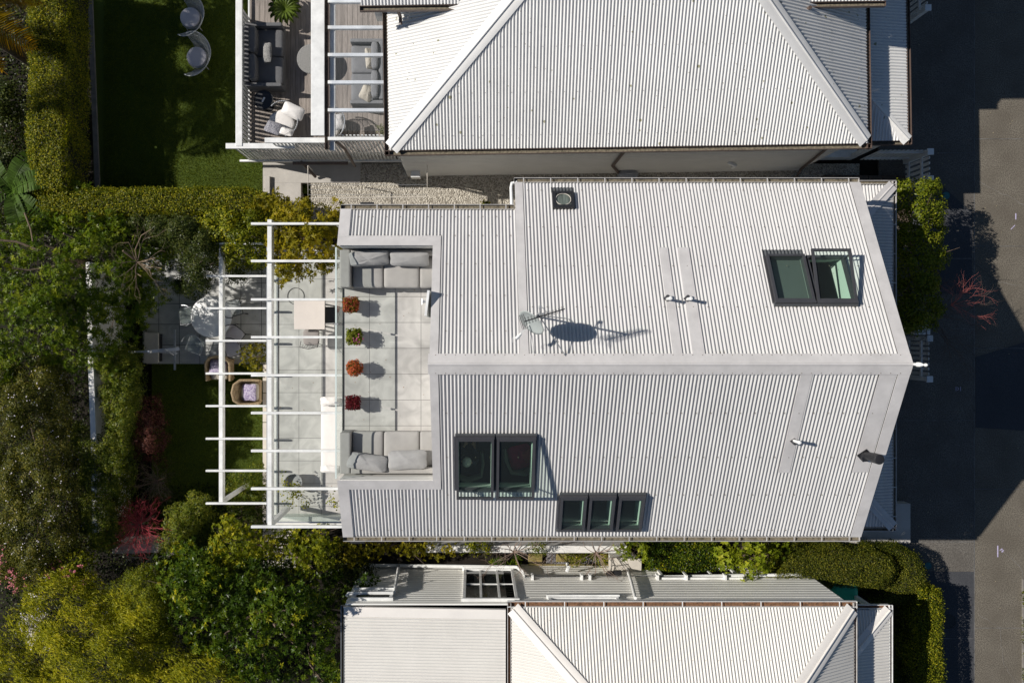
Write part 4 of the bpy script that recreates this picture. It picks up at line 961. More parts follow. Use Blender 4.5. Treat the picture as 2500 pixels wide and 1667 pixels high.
# ---- picket fences on the street side
def picket_fence(x, y0, y1, z0, h, label, step=.13, lean=0):
    t = thing('picket_fence',label,'fence',(x,(y0+y1)/2,z0))
    f = MB(); n = int(abs(y1-y0)/step)
    for i in range(n+1):
        y = y0+(y1-y0)*i/n; f.bbox(x-.01,x+.012,y-.04,y+.04,z0+.05,z0+h,.004); f.cyl((x-.01,y,z0+h),(x+.012,y,z0+h),.04,n=10)
    part('pickets',f,white,t)['kind'] = 'stuff'
    for z in (z0+.25,z0+h*.75): f = MB(); f.bbox(x-.05,x-.01,y0,y1,z-.04,z+.04,.004); part('rail',f,white,t)
    for y in (y0,y1): f = MB(); f.bbox(x-.06,x+.06,y-.06,y+.06,z0,z0+h+.05,.005); f.bbox(x-.085,x+.085,y-.085,y+.085,z0+h+.05,z0+h+.09,.01); part('post',f,white,t)
    return t
a = at(2266,826,1.15); b = at(2266,925,1.15)
picket_fence(a.x,a.y,b.y,0,1.15,'white picket gate beside the gable tip with rounded pales')
f = MB(); f.beam((a.x-.35,a.y-.1,.95),(a.x-.2,b.y+.15,.95),.05,.09); f.beam((a.x-.3,b.y+.1,.5),(a.x-.18,a.y-.1,1.0),.04,.08)
m_ = at(2252,803,1.3); f = MB(); f.bbox(m_.x-.22,m_.x+.2,m_.y-.15,m_.y+.14,1.05,1.33,.02); f.bbox(m_.x-.05,m_.x+.05,m_.y-.05,m_.y+.05,0,1.05,.005); solo('letterbox',f,white,'white box shaped letterbox on a post under the bare coral twigs','letterbox')
a = at(2268,372,1.2); b = at(2268,438,1.2); picket_fence(a.x,a.y,b.y,0,1.2,'short white picket gate above the glossy shrub at the end of the steps')
a = at(2262,-60,1.2); b = at(2268,22,1.2); picket_fence(a.x,a.y,b.y,0,1.2,'white picket fence at the top edge beyond the brown guttered veranda')
t = thing('picket_fence','white fence return leading from the neighbour veranda to the street gate','fence',(10.9,4.75,0))
f = MB(); ya = at(0,368,1.2).y; x = at(2150,0,1.2).x; x2 = at(2262,0,1.2).x
f.bbox(x,x2,ya-.04,ya+.0,1.0,1.08,.004); f.bbox(x,x2,ya-.04,ya,.3,.38,.004); part('rail',f,white,t); f = MB()
while x < x2: f.bbox(x,x+.07,ya,ya+.02,.05,1.2,.004); x += .12
part('pickets',f,white,t)['kind'] = 'stuff'
# clothes line frame
cl = thing('clothes_airer','fold down clothes line frame over the gravel between two houses','clothes line',(at(900,440,1.6).x,4.5,0))
f = MB(); z = 1.65
A = [at(752,405,z),at(752,484,z),at(1043,481,z),at(1043,403,z)]
f.tube(A,.014,8); f.tube([(A[0].x,A[0].y,z),(A[0].x,A[0].y+.0,z-.6)],.012,6); part('frame',f,paveM,cl,smooth=True)
f = MB()
for py in (452,463,476): f.tube([at(753,py,z),at(1042,py-1,z)],.004,5)
part('line',f,greyP,cl)
# grey plastic cover / hose reel on the gravel
c = at(1535,424,.4); f = MB(); f.soft((c.x,c.y,.22),(.55,.36,.4),rot=(0,0,R(-22)),e=5,ez=4,n=14); f.bbox(c.x-.1,c.x+.1,c.y-.02,c.y+.02,.4,.46,.01); solo('storage_tub',f,greyP,'grey plastic tub lying on the shaded gravel by the downpipe','tub',smooth='all')
c = at(707,497,.15); f = MB(); f.soft((c.x,c.y,.08),(.12,.12,.14),n=10,e=2,ez=2); solo('stone_ball',f,paveM,'small pale ball at the edge of the gravel by the shrub','ball',smooth='all')
c = at(380,360,NL+.04); f = MB(); f.soft((c.x,c.y,NL+.035),(.068,.068,.068),n=12,e=2,ez=2); solo('tennis_ball',f,ballM,'yellow tennis ball on the shaded neighbour lawn','ball',smooth='all')
# ================================================================ FURNITURE
def cush(mb,*a,**k): mb.soft(*a,**k); return mb
def softpart(name, parent, m, items, label=None):
    f = MB()
    for it in items: f.soft(*it[0], **it[1])
    return part(name, f, m, parent, label, smooth='all')
# --- terrace sofas (roof deck)
D = DECK
def deck_sofa(ysign, y_back, y_front, label):
    x0, x1 = -3.0, -.93; t = thing('outdoor_sofa', label, 'sofa', ((x0+x1)/2,(y_back+y_front)/2,D))
    lo, hi = min(y_back,y_front), max(y_back,y_front)
    f = MB(); f.bbox(x0,x0+.23,lo,hi,D,D+.62,.03); part('arm', f, greyFab, t)
    f = MB(); f.bbox(x0+.235,x1+.05,lo+(.02 if ysign>0 else .0),hi-(.0 if ysign>0 else .02),D+.04,D+.22,.015); part('base', f, greyFab, t)
    yb0, yb1 = (y_back-.13,y_back) if ysign>0 else (y_back,y_back+.13)
    f = MB(); f.bbox(x0+.235,x1+.05,yb0,yb1,D+.22,D+.6,.03); part('backrest', f, greyFab, t)
    yf = y_front; yb = y_back - ysign*.14; ym = (yf+yb)/2; dy = abs(yf-yb)
    for i,(a,b) in enumerate(((x0+.24,x0+.93+.26-.235),(x0+.965,x0+1.78),(x0+1.79,x1+.05))):
        softpart('seat_cushion', t, greyFab, [(((a+b)/2,ym,D+.31),(b-a,dy,.19),),] if 0 else [((((a+b)/2,ym,D+.31),(b-a,dy,.19)),dict(e=14,ez=5,n=22))])
    return t
s1 = deck_sofa(1, 1.94, at(0,703,D+.4).y, 'grey outdoor sofa at the top end of the roof terrace against the upper wall')
s2 = deck_sofa(-1, -3.1, at(0,1053,D+.4).y, 'grey outdoor sofa at the lower end of the roof terrace against the lower wall')
def pillow(px,py,z,w,d,h,rz,m,label,wr=.012,tilt=(0,0),seed=1,pinch=.06,group=None,nm='cushion'):
    c = at(px,py,z); f = MB(); f.soft((c.x,c.y,c.z),(w,d,h),rot=(tilt[0],tilt[1],rz),e=5,ez=2.3,n=26,wr=wr,seed=seed,pinch=pinch)
    return solo(nm,f,m,label,'cushion',group,smooth='all')
pillow(901,631,D+.62,.90,.36,.2,R(3),greyFab2,'wrinkled grey back cushion at the glass end of the upper terrace sofa',.016,(R(25),0),2)
pillow(1000,632,D+.62,.88,.36,.2,R(-1),greyFab2,'smooth grey back cushion nearer the roof on the upper terrace sofa',.006,(R(25),0),3)
pillow(897,1128,D+.60,.92,.38,.2,R(-8),greyFab2,'tilted grey cushion at the glass end of the lower terrace sofa',.014,(R(-20),0),5)
pillow(995,1122,D+.60,.88,.44,.2,R(2),greyFab2,'flat grey cushion nearer the roof on the lower terrace sofa',.010,(R(-15),0),7)
# --- mid terrace: table, chairs, daybed, hoop
Mz = MID
a = at(718,733,Mz+.75); b = at(788,804,Mz+.75); tb = thing('dining_table','square pale stone dining table under the tall pergola','table',((a.x+b.x)/2,(a.y+b.y)/2,Mz))
f = MB(); f.bbox(a.x,b.x+.05,b.y,a.y,Mz+.72,Mz+.755,.006); part('table_top',f,stoneTop,tb)
for x in (a.x+.1,b.x-.05):
    for y in (a.y-.08,b.y+.08):
        f = MB(); f.cyl((x,y,Mz),(x,y,Mz+.72),.022,n=8); part('leg',f,black,tb)
def wire_chair(px,py,rz,mseat,label):
    c = at(px,py,Mz+.45); t = local_thing('wire_chair',label,'chair',(c.x,c.y,Mz),rz)
    softpart('seat',t,mseat,[(((0,0,.45),(.42,.42,.07)),dict(e=5,ez=3,n=16))])
    f = MB()
    for k in range(7):
        x = -.2+.4*k/6; f.tube([(x,-.18,.46),(x,-.24,.6),(x*1.05,-.28,.8)],.004,5)
    f.tube([(-.23,-.1,.62),(-.22,-.25,.8),(0,-.3,.83),(.22,-.25,.8),(.23,-.1,.62)],.009,6); f.tube([(-.22,-.2,.62),(0,-.27,.64),(.22,-.2,.62)],.004,5)
    part('backrest',f,black,t)
    for sx in (-1,1):
        for sy in (-1,1): f = MB(); f.tube([(sx*.14,sy*.14,.43),(sx*.21,sy*.22,0)],.008,6); part('leg',f,black,t)
    return t
wire_chair(806,769,R(90),black,'black wire chair tucked at the house side of the stone table')
wire_chair(760,823,R(0),mat('taupe_pad',(.27,.245,.23),.85),'wire chair with a taupe seat below the stone table')
c = at(722,723,Mz+.01); f = MB(); f.tube([(c.x+.22*math.cos(t*.31416),c.y+.22*math.sin(t*.31416),Mz+.012) for t in range(20)],.006,6,closed=True); solo('wire_hoop',f,black,'thin dark wire hoop lying on the tiles beside the stone table','hoop')
a = at(783,972,Mz+.4); b = at(852,1152,Mz+.4)
db = thing('daybed','white cushioned daybed against the house on the raised terrace','daybed',((a.x+b.x)/2,(a.y+b.y)/2,Mz))
f = MB(); f.bbox(a.x+.02,b.x,b.y-.02,a.y+.02,Mz+.05,Mz+.26,.01); part('base',f,white,db)
softpart('mattress',db,whiteFab,[((((a.x+b.x)/2,(a.y+b.y)/2,Mz+.33),(b.x-a.x,a.y-b.y,.16)),dict(e=16,ez=5,n=22,wr=.003))])
pillow(806,979,Mz+.55,.50,.24,.16,R(2),whiteFab,'white crinkled pillow at the upper end of the daybed',.014,(0,0),11)
pillow(806,1145,Mz+.5,.50,.2,.14,R(-4),whiteFab,'white pillow at the lower end of the daybed',.010,(0,0),12)
# shell shaped planter bowl with vine on the terrace
c = at(715,1178,Mz+.35); bw = thing('plant_bowl','grey bowl planter with a trailing vine at the lower end of the raised terrace','planter',(c.x,c.y,Mz))
f = MB(); f.lathe((c.x,c.y,Mz),[(.12,0),(.2,.15),(.24,.34),(.22,.34),(.18,.2),(.05,.2)],20); part('bowl',f,potM,bw,smooth=True)
# --- lower patio: round table, ghost chairs
Pz_ = PATIO
c = at(515.5,773,Pz_+.74); rt = thing('round_table','round white table on the shaded lower patio','table',(c.x,c.y,Pz_))
f = MB(); f.lathe((c.x,c.y,Pz_+.70),[(.30,0),(.57,.025),(.585,.035),(.57,.045)],48); part('table_top',f,white,rt,smooth=True)
f = MB(); f.lathe((c.x,c.y,Pz_),[(.26,0),(.25,.02),(.05,.1),(.035,.4),(.08,.68),(.2,.7)],24); part('pedestal',f,white,rt,smooth=True)
acryl = glass_mat('clear_acrylic',(.80,.82,.84),1.6,.10)
def ghost(px,py,rz,m,label,frame):
    c = at(px,py,Pz_+.45); t = local_thing('bistro_chair',label,'chair',(c.x,c.y,Pz_),rz)
    f = MB(); f.soft((0,0,.45),(.46,.46,.05),e=4,ez=3,n=16); part('seat',f,m,t,smooth='all')
    f = MB(); n = 14
    for k in range(n):
        a0 = math.pi*(1.05+.9*k/n); a1 = math.pi*(1.05+.9*(k+1)/n)
        for (za,zb,ra,rb) in ((.5,.85,.25,.29),):
            f.add([(math.cos(a0)*ra,math.sin(a0)*ra,za),(math.cos(a1)*ra,math.sin(a1)*ra,za),(math.cos(a1)*rb,math.sin(a1)*rb,zb),(math.cos(a0)*rb,math.sin(a0)*rb,zb)],[(0,1,2,3)])
    part('backrest',f,m,t,smooth='all')
    f = MB(); f.tube([(math.cos(math.pi*(1.0+k/12))*.295,math.sin(math.pi*(1.0+k/12))*.295,.86-.1*abs(k-6)/6) for k in range(13)],.011,6)
    f.tube([(-.23,-.16,.45),(-.23,.23,.45),(.23,.23,.45),(.23,-.16,.45)],.012,6); part('chair_frame',f,frame,t,smooth=True)
    for sx in (-1,1):
        for sy in (-1,1): g = MB(); g.tube([(sx*.2,sy*.2,.44),(sx*.23,sy*.24,0)],.012,6); part('leg',g,frame,t)
    return t
ghost(570,752,R(-75),acryl,'clear chair with a dark frame to the right of the round patio table',black)
ghost(573,818,R(-130),padGrey,'white chair with a bent wire frame below right of the round patio table',black)
ghost(477,842,R(160),acryl,'clear chair with a pale seat below left of the round patio table',steel)
ghost(457,771,R(100),acryl,'clear chair half hidden by the tree left of the round patio table',steel)
ghost(568,850,R(-160),padGrey,'white chair nearest the lawn edge behind the small shrub',black)
# stone bench with dark stand / folded parasol
a = at(352,812,Pz_+.42); b = at(386,886,Pz_+.42); bs = thing('stone_bench','tan stone slab bench at the left end of the shaded patio','bench',((a.x+b.x)/2,(a.y+b.y)/2,Pz_))
f = MB(); f.bbox(a.x,b.x,b.y,a.y,Pz_+.34,Pz_+.42,.008); part('seat',f,concM,bs); f = MB(); f.box(a.x+.04,b.x-.04,b.y+.04,a.y-.04,Pz_,Pz_+.34); part('base',f,black,bs)
c = at(367,858,Pz_+1.6)
pa = thing('folded_parasol','folded grey cantilever parasol standing over the tan stone bench','parasol',(c.x,c.y,Pz_))
f = MB(); f.cyl((c.x,c.y,Pz_+.42),(c.x,c.y,Pz_+1.65),.035,n=10); f.lathe((c.x,c.y,Pz_+1.65),[(.035,0),(.06,.02),(.04,.06)],14); part('pole',f,steel,pa,smooth=True)
f = MB(); z = Pz_+1.55; p = at(312,859,z); q = at(428,852,z); f.beam(p,c,.05,.05); f.beam((c.x,c.y,z),(q.x,q.y,z-.3),.09,.07); part('arm',f,steel,pa)
f = MB(); rr = random.Random(2)
for i in range(7): f.tube([(c.x+.05,c.y,z-.02),(c.x+.35,c.y+rr.uniform(-.06,.06),z-.12+rr.uniform(-.05,.05)),(c.x+.62+rr.uniform(-.1,.08),c.y+rr.uniform(-.13,.13),z-.25)],.01,5)
f.bbox(c.x+.22,c.x+.27,c.y-.55,c.y+.6,Pz_+.44,Pz_+.5,.005); part('rib',f,steel,pa)
# wicker armchairs
def wchair(px,py,rz,label,pl_label,pw):
    z0 = LAWN; c = at(px,py,z0+.5); t = local_thing('wicker_armchair',label,'armchair',(c.x,c.y,z0),rz)
    f = MB(); f.bbox(-.33,.33,-.3,.3,.12,.38,.05); part('seat',f,wicker,t)
    f = MB(); pts = [(-.33,.32,.56),(-.345,.1,.60),(-.34,-.2,.66),(-.22,-.34,.74),(0,-.38,.78),(.22,-.34,.74),(.34,-.2,.66),(.345,.1,.60),(.33,.32,.56)]
    for k in range(6):
        w = k/5; f.tube([(x*(.96+.04*w),y*(.96+.04*w),.3+(z-.3)*w) for x,y,z in pts],.04 if k==5 else .034,8)
    part('backrest',f,wicker,t,smooth=True)
    for sx in (-1,1):
        for sy in (-1,1): g = MB(); g.cyl((sx*.28,sy*.26,.0),(sx*.28,sy*.26,.14),.03,n=8); part('leg',g,wicker,t)
    f = MB(); f.soft((0,.04,.44),(.5,.5,.12),e=6,ez=3,n=16); part('seat_pad',f,beigeFab,t,smooth='all')
    d = Matrix.Rotation(rz,3,'Z') @ Vector((0,pw,0))
    q = MB(); cc = Vector((c.x,c.y,z0+.6))+d; q.soft(cc,(.48,.46,.16),rot=(R(18),0,rz),e=5,ez=2.3,n=20,wr=.006,pinch=.14); solo('cushion',q,patFab,pl_label,'cushion',smooth='all')
wchair(535,902,R(180),'brown wicker armchair by the patio edge crossed by the lower pergola','purple patterned cushion in the wicker chair under the pergola beam',-.08)
wchair(606,957,R(-90)+R(180)*0+R(172)*0,'brown wicker armchair on the lawn facing the hedge, open to the left','large purple floral cushion in the wicker chair on the sunny lawn',.06)
# --- four planters on the roof deck (foliage comes later)
PLANT = []
for (px,py,r,sq,h,lb) in ((856,744,.155,1,.20,'square planter of red and green tipped succulents, topmost of the four by the glass'),
                        (864,821.5,.155,1,.20,'square planter of green leaves with pink blooms in one corner, second by the glass'),
                        (865,898,.155,0,.22,'round planter with a dome of orange flowers, third by the glass'),
                        (861,983,.14,1,.20,'square planter of dark red leaves, nearest the lower sofa')):
    c = at(px,py,D+.34); t = thing('planter',lb,'planter',(c.x,c.y,D),group='planters along the glass of the roof terrace')
    f = MB()
    if sq: f.bbox(c.x-r*.85,c.x+r*.85,c.y-r*.85,c.y+r*.85,D,D+h,.012)
    else: f.lathe((c.x,c.y,D),[(r*.6,0),(r*.9,h),(r*.8,h),(r*.7,h-.03)],22)
    part('pot',f,potM,t,smooth=not sq); PLANT.append((t,c,r,sq))
# --- neighbour's chairs on the lawn
def rope_chair(px,py,rz,label):
    z0 = NL; c = at(px,py,z0+.42); t = local_thing('rope_lounge_chair',label,'chair',(c.x,c.y,z0),rz)
    f = MB(); f.lathe((0,0,.34),[(.20,0),(.27,.03),(.285,.07),(.27,.1),(.2,.115)],32); part('seat_pad',f,padGrey,t,smooth=True)
    f = MB(); f.lathe((0,0,.28),[(.28,0),(.30,.03),(.28,.06)],32); part('seat_frame',f,ropeM,t,smooth=True)
    f = MB()
    def arc(r,z,a0=-.1,a1=1.1,flare=0): 
        out = []
        for k in range(25):
            s = k/24; a = math.pi*(1+a0+(a1-a0)*s); e = abs(s-.5)*2
            out.append((math.cos(a)*(r+flare*e), math.sin(a)*(r+flare*e*.0), z-.12*e**2))
        return out
    A = arc(.31,.34); B = arc(.39,.48,-.12,1.12,.06); C_ = arc(.46,.64,-.15,1.15,.12); top = arc(.50,.74,-.17,1.17,.16)
    f.tube(B,.008,5); f.tube(C_,.008,5); f.tube(top,.012,6); part('hoop',f,ropeM,t,smooth=True)
    f = MB()
    n = 46
    for k in range(n+1):
        s = k/n*24; i = min(23,int(s)); u = s-i
        pts = [Vector(L_[i]).lerp(Vector(L_[i+1]),u) for L_ in (A,B,C_,top)]; f.tube(pts,.010,5)
    part('back_slat',f,ropeM,t)['kind'] = 'stuff'
    for k in range(4):
        a = math.pi/4+k*math.pi/2; g = MB(); g.tube([(math.cos(a)*.24,math.sin(a)*.24,.3),(math.cos(a)*.30,math.sin(a)*.30,0)],.014,6); part('leg',g,ropeM,t)
    return t
rope_chair(464,43,R(88),'grey slatted lounge chair with round pad at the very top edge of the neighbour lawn')
rope_chair(480,139,R(88),'grey slatted lounge chair with a shaded round pad, nearer the middle of the neighbour lawn')
# --- neighbour's deck furniture
N0 = ND
def lounge(px0,px1,py0,py1,back,m,label,seatn=2):
    a = at(px0,py0,N0+.42); b = at(px1,py1,N0+.42); t = thing('outdoor_sofa',label,'sofa',((a.x+b.x)/2,(a.y+b.y)/2,N0))
    x0,x1,y1,y0 = a.x,b.x,a.y,b.y
    f = MB(); f.bbox(x0,x1,y0,y1,N0+.08,N0+.26,.02); part('base',f,m,t)
    for (ya,yb) in ((y0,y0+.1),(y1-.1,y1)): f = MB(); f.bbox(x0,x1,ya,yb,N0+.26,N0+.6,.03); part('arm',f,m,t)
    xb0,xb1 = (x0,x0+.12) if back=='l' else (x1-.12,x1)
    f = MB(); f.bbox(xb0,xb1,y0+.1,y1-.1,N0+.26,N0+.68,.03); part('backrest',f,m,t)
    n = seatn; L = (y1-y0-.22)/n
    for i in range(n):
        yc = y0+.11+L*(i+.5); sx0,sx1 = (x0+.12,x1) if back=='l' else (x0,x1-.12)
        softpart('seat_cushion',t,m,[((((sx0+sx1)/2,yc,N0+.35),(sx1-sx0,L-.01,.17)),dict(e=12,ez=5,n=18))])
        xc = xb1+.1 if back=='l' else xb0-.1
        softpart('back_cushion',t,m,[(((xc,yc,N0+.58),(.2,L-.02,.36)),dict(e=4,ez=6,n=16,wr=.004))])
    return t
lounge(603,691,61,216,'l',slateFab,'charcoal two seat sofa behind the white rail of the neighbour deck')
lounge(857,938,100,258,'r',mat('mid_grey_fabric',(.20,.20,.205),.85,var=.1,vs=5,bump=.25,bs=150),'mid grey sofa under the beamed part of the neighbour deck')
pillow(652,129,N0+.62,.26,.52,.15,0,speckFab,'speckled grey cushion on the charcoal deck sofa',.006,(0,R(-15)),21)
pillow(902,144,N0+.68,.24,.56,.16,R(4),beigeFab,'upright beige cushion at the top end of the mid grey deck sofa',.008,(0,R(35)),22)
pillow(896,227,N0+.66,.34,.42,.16,R(-25),beigeFab,'slanting beige cushion at the lower end of the mid grey deck sofa',.008,(0,R(20)),23)
c = at(761,144,N0+.4); f = MB(); f.lathe((c.x,c.y,N0),[(.2,0),(.22,.02),(.06,.05),(.06,.34),(.36,.36),(.40,.375),(.40,.395),(.37,.4)],40); solo('coffee_table',f,speckFab,'round speckled stone coffee table half under the white fascia board','table',smooth=True)
c = at(643,244,N0+.5); st = thing('side_table','small round black side table with a pale item on it beside the charcoal sofa','table',(c.x,c.y,N0))
f = MB(); f.lathe((c.x,c.y,N0+.48),[(.24,0),(.26,.0),(.26,.03),(.245,.03),(.24,.012)],36); part('table_top',f,black,st,smooth=True); f = MB(); f.cyl((c.x,c.y,N0),(c.x,c.y,N0+.48),.02,n=10); f.cyl((c.x,c.y,N0),(c.x,c.y,N0+.015),.17,n=24); part('pedestal',f,black,st,smooth=True)
f = MB(); f.bbox(c.x-.02,c.x+.02,c.y-.07,c.y+.07,N0+.494,N0+.51,.004); o = solo('table_lighter',f,white,'small pale stick shaped item on the round black side table','lighter'); o.rotation_euler = (0,0,R(-28))
def egg(px,py,rz,label):
    c = at(px,py,N0+.45); t = local_thing('basket_armchair',label,'armchair',(c.x,c.y,N0),rz)
    f = MB()
    n = 30
    for k in range(n+1):
        a = math.pi*(.95+1.1*k/n); f.tube([(math.cos(a)*.25,math.sin(a)*.22,.2),(math.cos(a)*.38,math.sin(a)*.35,.42),(math.cos(a)*.45,math.sin(a)*.42,.72)],.006,5)
    for r,s,z in ((.3,.27,.28),(.38,.35,.42),(.42,.385,.56)): f.tube([(math.cos(math.pi*(.95+1.1*k/20))*r,math.sin(math.pi*(.95+1.1*k/20))*s,z) for k in range(21)],.006,5)
    w = part('basket',f,darkWick,t); w['kind'] = 'stuff'
    f = MB(); f.tube([(math.cos(math.pi*(.9+1.2*k/24))*.46,math.sin(math.pi*(.9+1.2*k/24))*.43,.74-.2*abs(k-12)/12) for k in range(25)],.016,8); part('rim',f,greyP,t,smooth=True)
    f = MB(); f.lathe((0,0,.0),[(.2,0),(.22,.03),(.05,.06),(.05,.2),(.25,.22)],20); part('base',f,black,t,smooth=True)
    softpart('seat_pad',t,whiteFab,[(((0,.05,.34),(.62,.62,.2)),dict(e=4,ez=3,n=20))])
    return t
egg(692,293,R(-65)+R(180),'dark woven basket armchair with white pad at the lower left of the neighbour deck')
pillow(716,272,N0+.66,.60,.36,.24,R(-25),whiteFab,'thick white back cushion of the lower left basket chair',.002,(R(10),0),31,pinch=.02)
pillow(668,312,N0+.60,.44,.36,.15,R(-20),navyFab,'navy and white patterned cushion in the lower left basket chair',.006,(R(-20),0),32)
pillow(700,322,N0+.62,.36,.22,.13,R(-15),whiteFab,'small white cushion beside the patterned one in the basket chair',.006,(R(-20),0),33)
egg(806,305,R(80),'basket armchair with white cushions under the lower end of the white fascia board')
pillow(826,298,N0+.62,.34,.42,.16,R(12),whiteFab,'white cushion in the basket chair under the fascia board',.006,(0,R(15)),34)
# ================================================================ ROOM BELOW THE RAISED SKYLIGHTS
RF = 3.45
def armchair_in(px,py,rz,m,label):
    c = at(px,py,RF+.5); t = local_thing('armchair',label,'armchair',(c.x,c.y,RF),rz)
    f = MB(); f.soft((0,.02,.38),(.56,.56,.16),e=6,ez=3,n=18); part('seat',f,m,t,smooth='all')
    f = MB(); pts = [(-.32,.28,.56),(-.35,.0,.58),(-.3,-.26,.7),(0,-.36,.76),(.3,-.26,.7),(.35,0,.58),(.32,.28,.56)]
    for k in range(4): f.tube([(x,y,.3+(z-.3)*k/3) for x,y,z in pts],.035,8)
    part('backrest',f,mat('pale_green_leather',(.32,.36,.28),.5),t,smooth=True)
    for sx in (-1,1):
        for sy in (-1,1): g = MB(); g.cyl((sx*.24,sy*.24,0),(sx*.22,sy*.22,.32),.02,n=8); part('leg',g,black,t)
    return t
armchair_in(1143,1133,R(0),darkCloth,'dark armchair holding the white haired person seen through the left raised skylight')
armchair_in(1272,1118,R(14),magenta,'armchair with a magenta seat seen through the right raised skylight')
pillow(1292,1112,RF+.62,.30,.28,.12,R(30),mat('coral_cushion',(.75,.10,.12),.8),'small coral cushion on the magenta armchair under the skylight',.004,(0,0),41)
# seated person: one skinned body
def person(px,py,rz):
    c = at(px,py,RF+1.1)
    me = bpy.data.meshes.new('person'); V = []; E = []; Rr = []
    def v(x,y,z,r,par=None):
        V.append((x,y,z)); Rr.append(r); i = len(V)-1
        if par is not None: E.append((par,i))
        return i
    pel = v(0,-.02,.50,.13); ch = v(0,-.04,.68,.125,pel); ch2 = v(0,-.03,.86,.14,ch); nk = v(0,-.01,.99,.055,ch2); hd0 = v(0,.02,1.07,.075,nk); hd1 = v(0,.03,1.15,.085,hd0); hd2 = v(0,.02,1.21,.06,hd1)
    nose = v(0,.125,1.11,.012,hd0)
    for s in (-1,1):
        sh = v(s*.17,-.02,.91,.06,ch2); el = v(s*.24,.08,.68,.045,sh); wr = v(s*.10 if s<0 else .14,.31,.70,.027,el); pm = v(s*.08 if s<0 else .11,.37,.71,.034,wr)
        for k,(dx,ln) in enumerate(((-.028,.062),(-.010,.072),(.010,.068),(.028,.052))):
            f1 = v(V[pm][0]+dx,.41,.715,.0095,pm); f2 = v(V[pm][0]+dx*1.15,.41+ln*.5,.71,.009,f1); v(V[pm][0]+dx*1.2,.41+ln,.695,.008,f2)
        t1 = v(V[pm][0]-s*.04,.365,.715,.0105,pm); v(V[pm][0]-s*.055,.40,.72,.009,t1)
        hp = v(s*.1,.02,.48,.085,pel); kn = v(s*.12,.42,.49,.06,hp); an = v(s*.12,.45,.09,.04,kn); v(s*.12,.58,.05,.035,an)
    me.from_pydata(V,E,[]); o = bpy.data.objects.new('person',me); COL.objects.link(o); o.location = (c.x,c.y,RF); o.rotation_euler = (0,0,rz)
    sm = o.modifiers.new('skin','SKIN'); 
    for i,r in enumerate(Rr): me.skin_vertices[0].data[i].radius = (r,r)
    me.skin_vertices[0].data[0].use_root = True
    ss = o.modifiers.new('sub','SUBSURF'); ss.levels = 1; ss.render_levels = 2
    me.materials.append(skin)
    props(o,'seated white haired person in dark clothes with hands raised in front, seen through a skylight','person'); ORG['person'] = Vector((0,0,0))
    f = MB(); f.soft((0,.015,1.17),(.205,.235,.17),e=2.2,ez=2.2,n=20,wr=.006,seed=5); part('hair',f,hairW,o,smooth='all')
    # jacket and trousers: closed shells a little larger than the body
    def shell(name, V2, E2, R2, m):
        me2 = bpy.data.meshes.new(name); me2.from_pydata(V2,E2,[]); q = bpy.data.objects.new(name,me2); COL.objects.link(q); q.parent = o
        q.modifiers.new('skin','SKIN')
        for i,r in enumerate(R2): me2.skin_vertices[0].data[i].radius = (r,r)
        me2.skin_vertices[0].data[0].use_root = True
        s2 = q.modifiers.new('sub','SUBSURF'); s2.levels = 1; s2.render_levels = 2; me2.materials.append(m)
    shell('jacket',[(0,-.02,.48),(0,-.04,.68),(0,-.03,.86),(0,-.015,.955),(-.17,-.02,.91),(-.24,.08,.68),(-.11,.29,.70),(.17,-.02,.91),(.24,.08,.68),(.145,.29,.70)],[(0,1),(1,2),(2,3),(2,4),(4,5),(5,6),(2,7),(7,8),(8,9)],[.155,.15,.165,.075,.08,.062,.045,.08,.062,.045],darkCloth)
    shell('trousers',[(0,-.02,.49),(-.1,.02,.48),(-.12,.42,.49),(-.12,.45,.14),(.1,.02,.48),(.12,.42,.49),(.12,.45,.14)],[(0,1),(1,2),(2,3),(0,4),(4,5),(5,6)],[.15,.10,.075,.055,.10,.075,.055],darkCloth)
    return o
person(1139.5,1128,R(-8))
# ================================================================ DISH AND AERIAL
mx_, my_ = 1.30, .41; rz_ = ZR-.536*abs(my_-YR)
ds = thing('satellite_dish','grey oval satellite dish with a white feed arm on the roof mast','satellite dish',(mx_,my_,rz_))
f = MB(); dc = Vector(at(1301,784,7.02)); nrm = Vector((-.62,-.62,.34)).normalized()
a_ = nrm.cross(Vector((0,0,1))).normalized(); b_ = nrm.cross(a_).normalized(); vs = []; fs = []; n = 40
nrings = 7
for side in (0,1):
    for k in range(nrings+1):
        q = k/nrings
        for j in range(n):
            t = 2*math.pi*j/n; vs.append(dc + (a_*math.cos(t)*.30+b_*math.sin(t)*.34)*q + nrm*(.055*q*q - .012*side))
b0 = (nrings+1)*n
for side in (0,1):
    for k in range(nrings):
        for j in range(n):
            o_ = side*b0; fs.append((o_+k*n+j,o_+k*n+(j+1)%n,o_+(k+1)*n+(j+1)%n,o_+(k+1)*n+j))
for j in range(n): fs.append((nrings*n+j,nrings*n+(j+1)%n,b0+nrings*n+(j+1)%n,b0+nrings*n+j))
f.add(vs,fs); dishM = mat('dish_grey',(.36,.39,.38),.5); part('reflector',f,dishM,ds,smooth='all')
f = MB(); lnb = Vector(at(1263,824,7.0)); foot = dc - b_*(-.0)+Vector((0,0,-.2)); f.beam(dc+nrm*.02+b_*.2*(1 if b_.z<0 else -1),lnb,.025,.02); part('feed_arm',f,white,ds)
f = MB(); d_ = (dc-lnb).normalized(); f.cyl(lnb-d_*.03,lnb+d_*.06,.035,n=14); f.cyl(lnb+d_*.06,lnb+d_*.11,.026,n=12); part('feed_horn',f,white,ds,smooth=True)
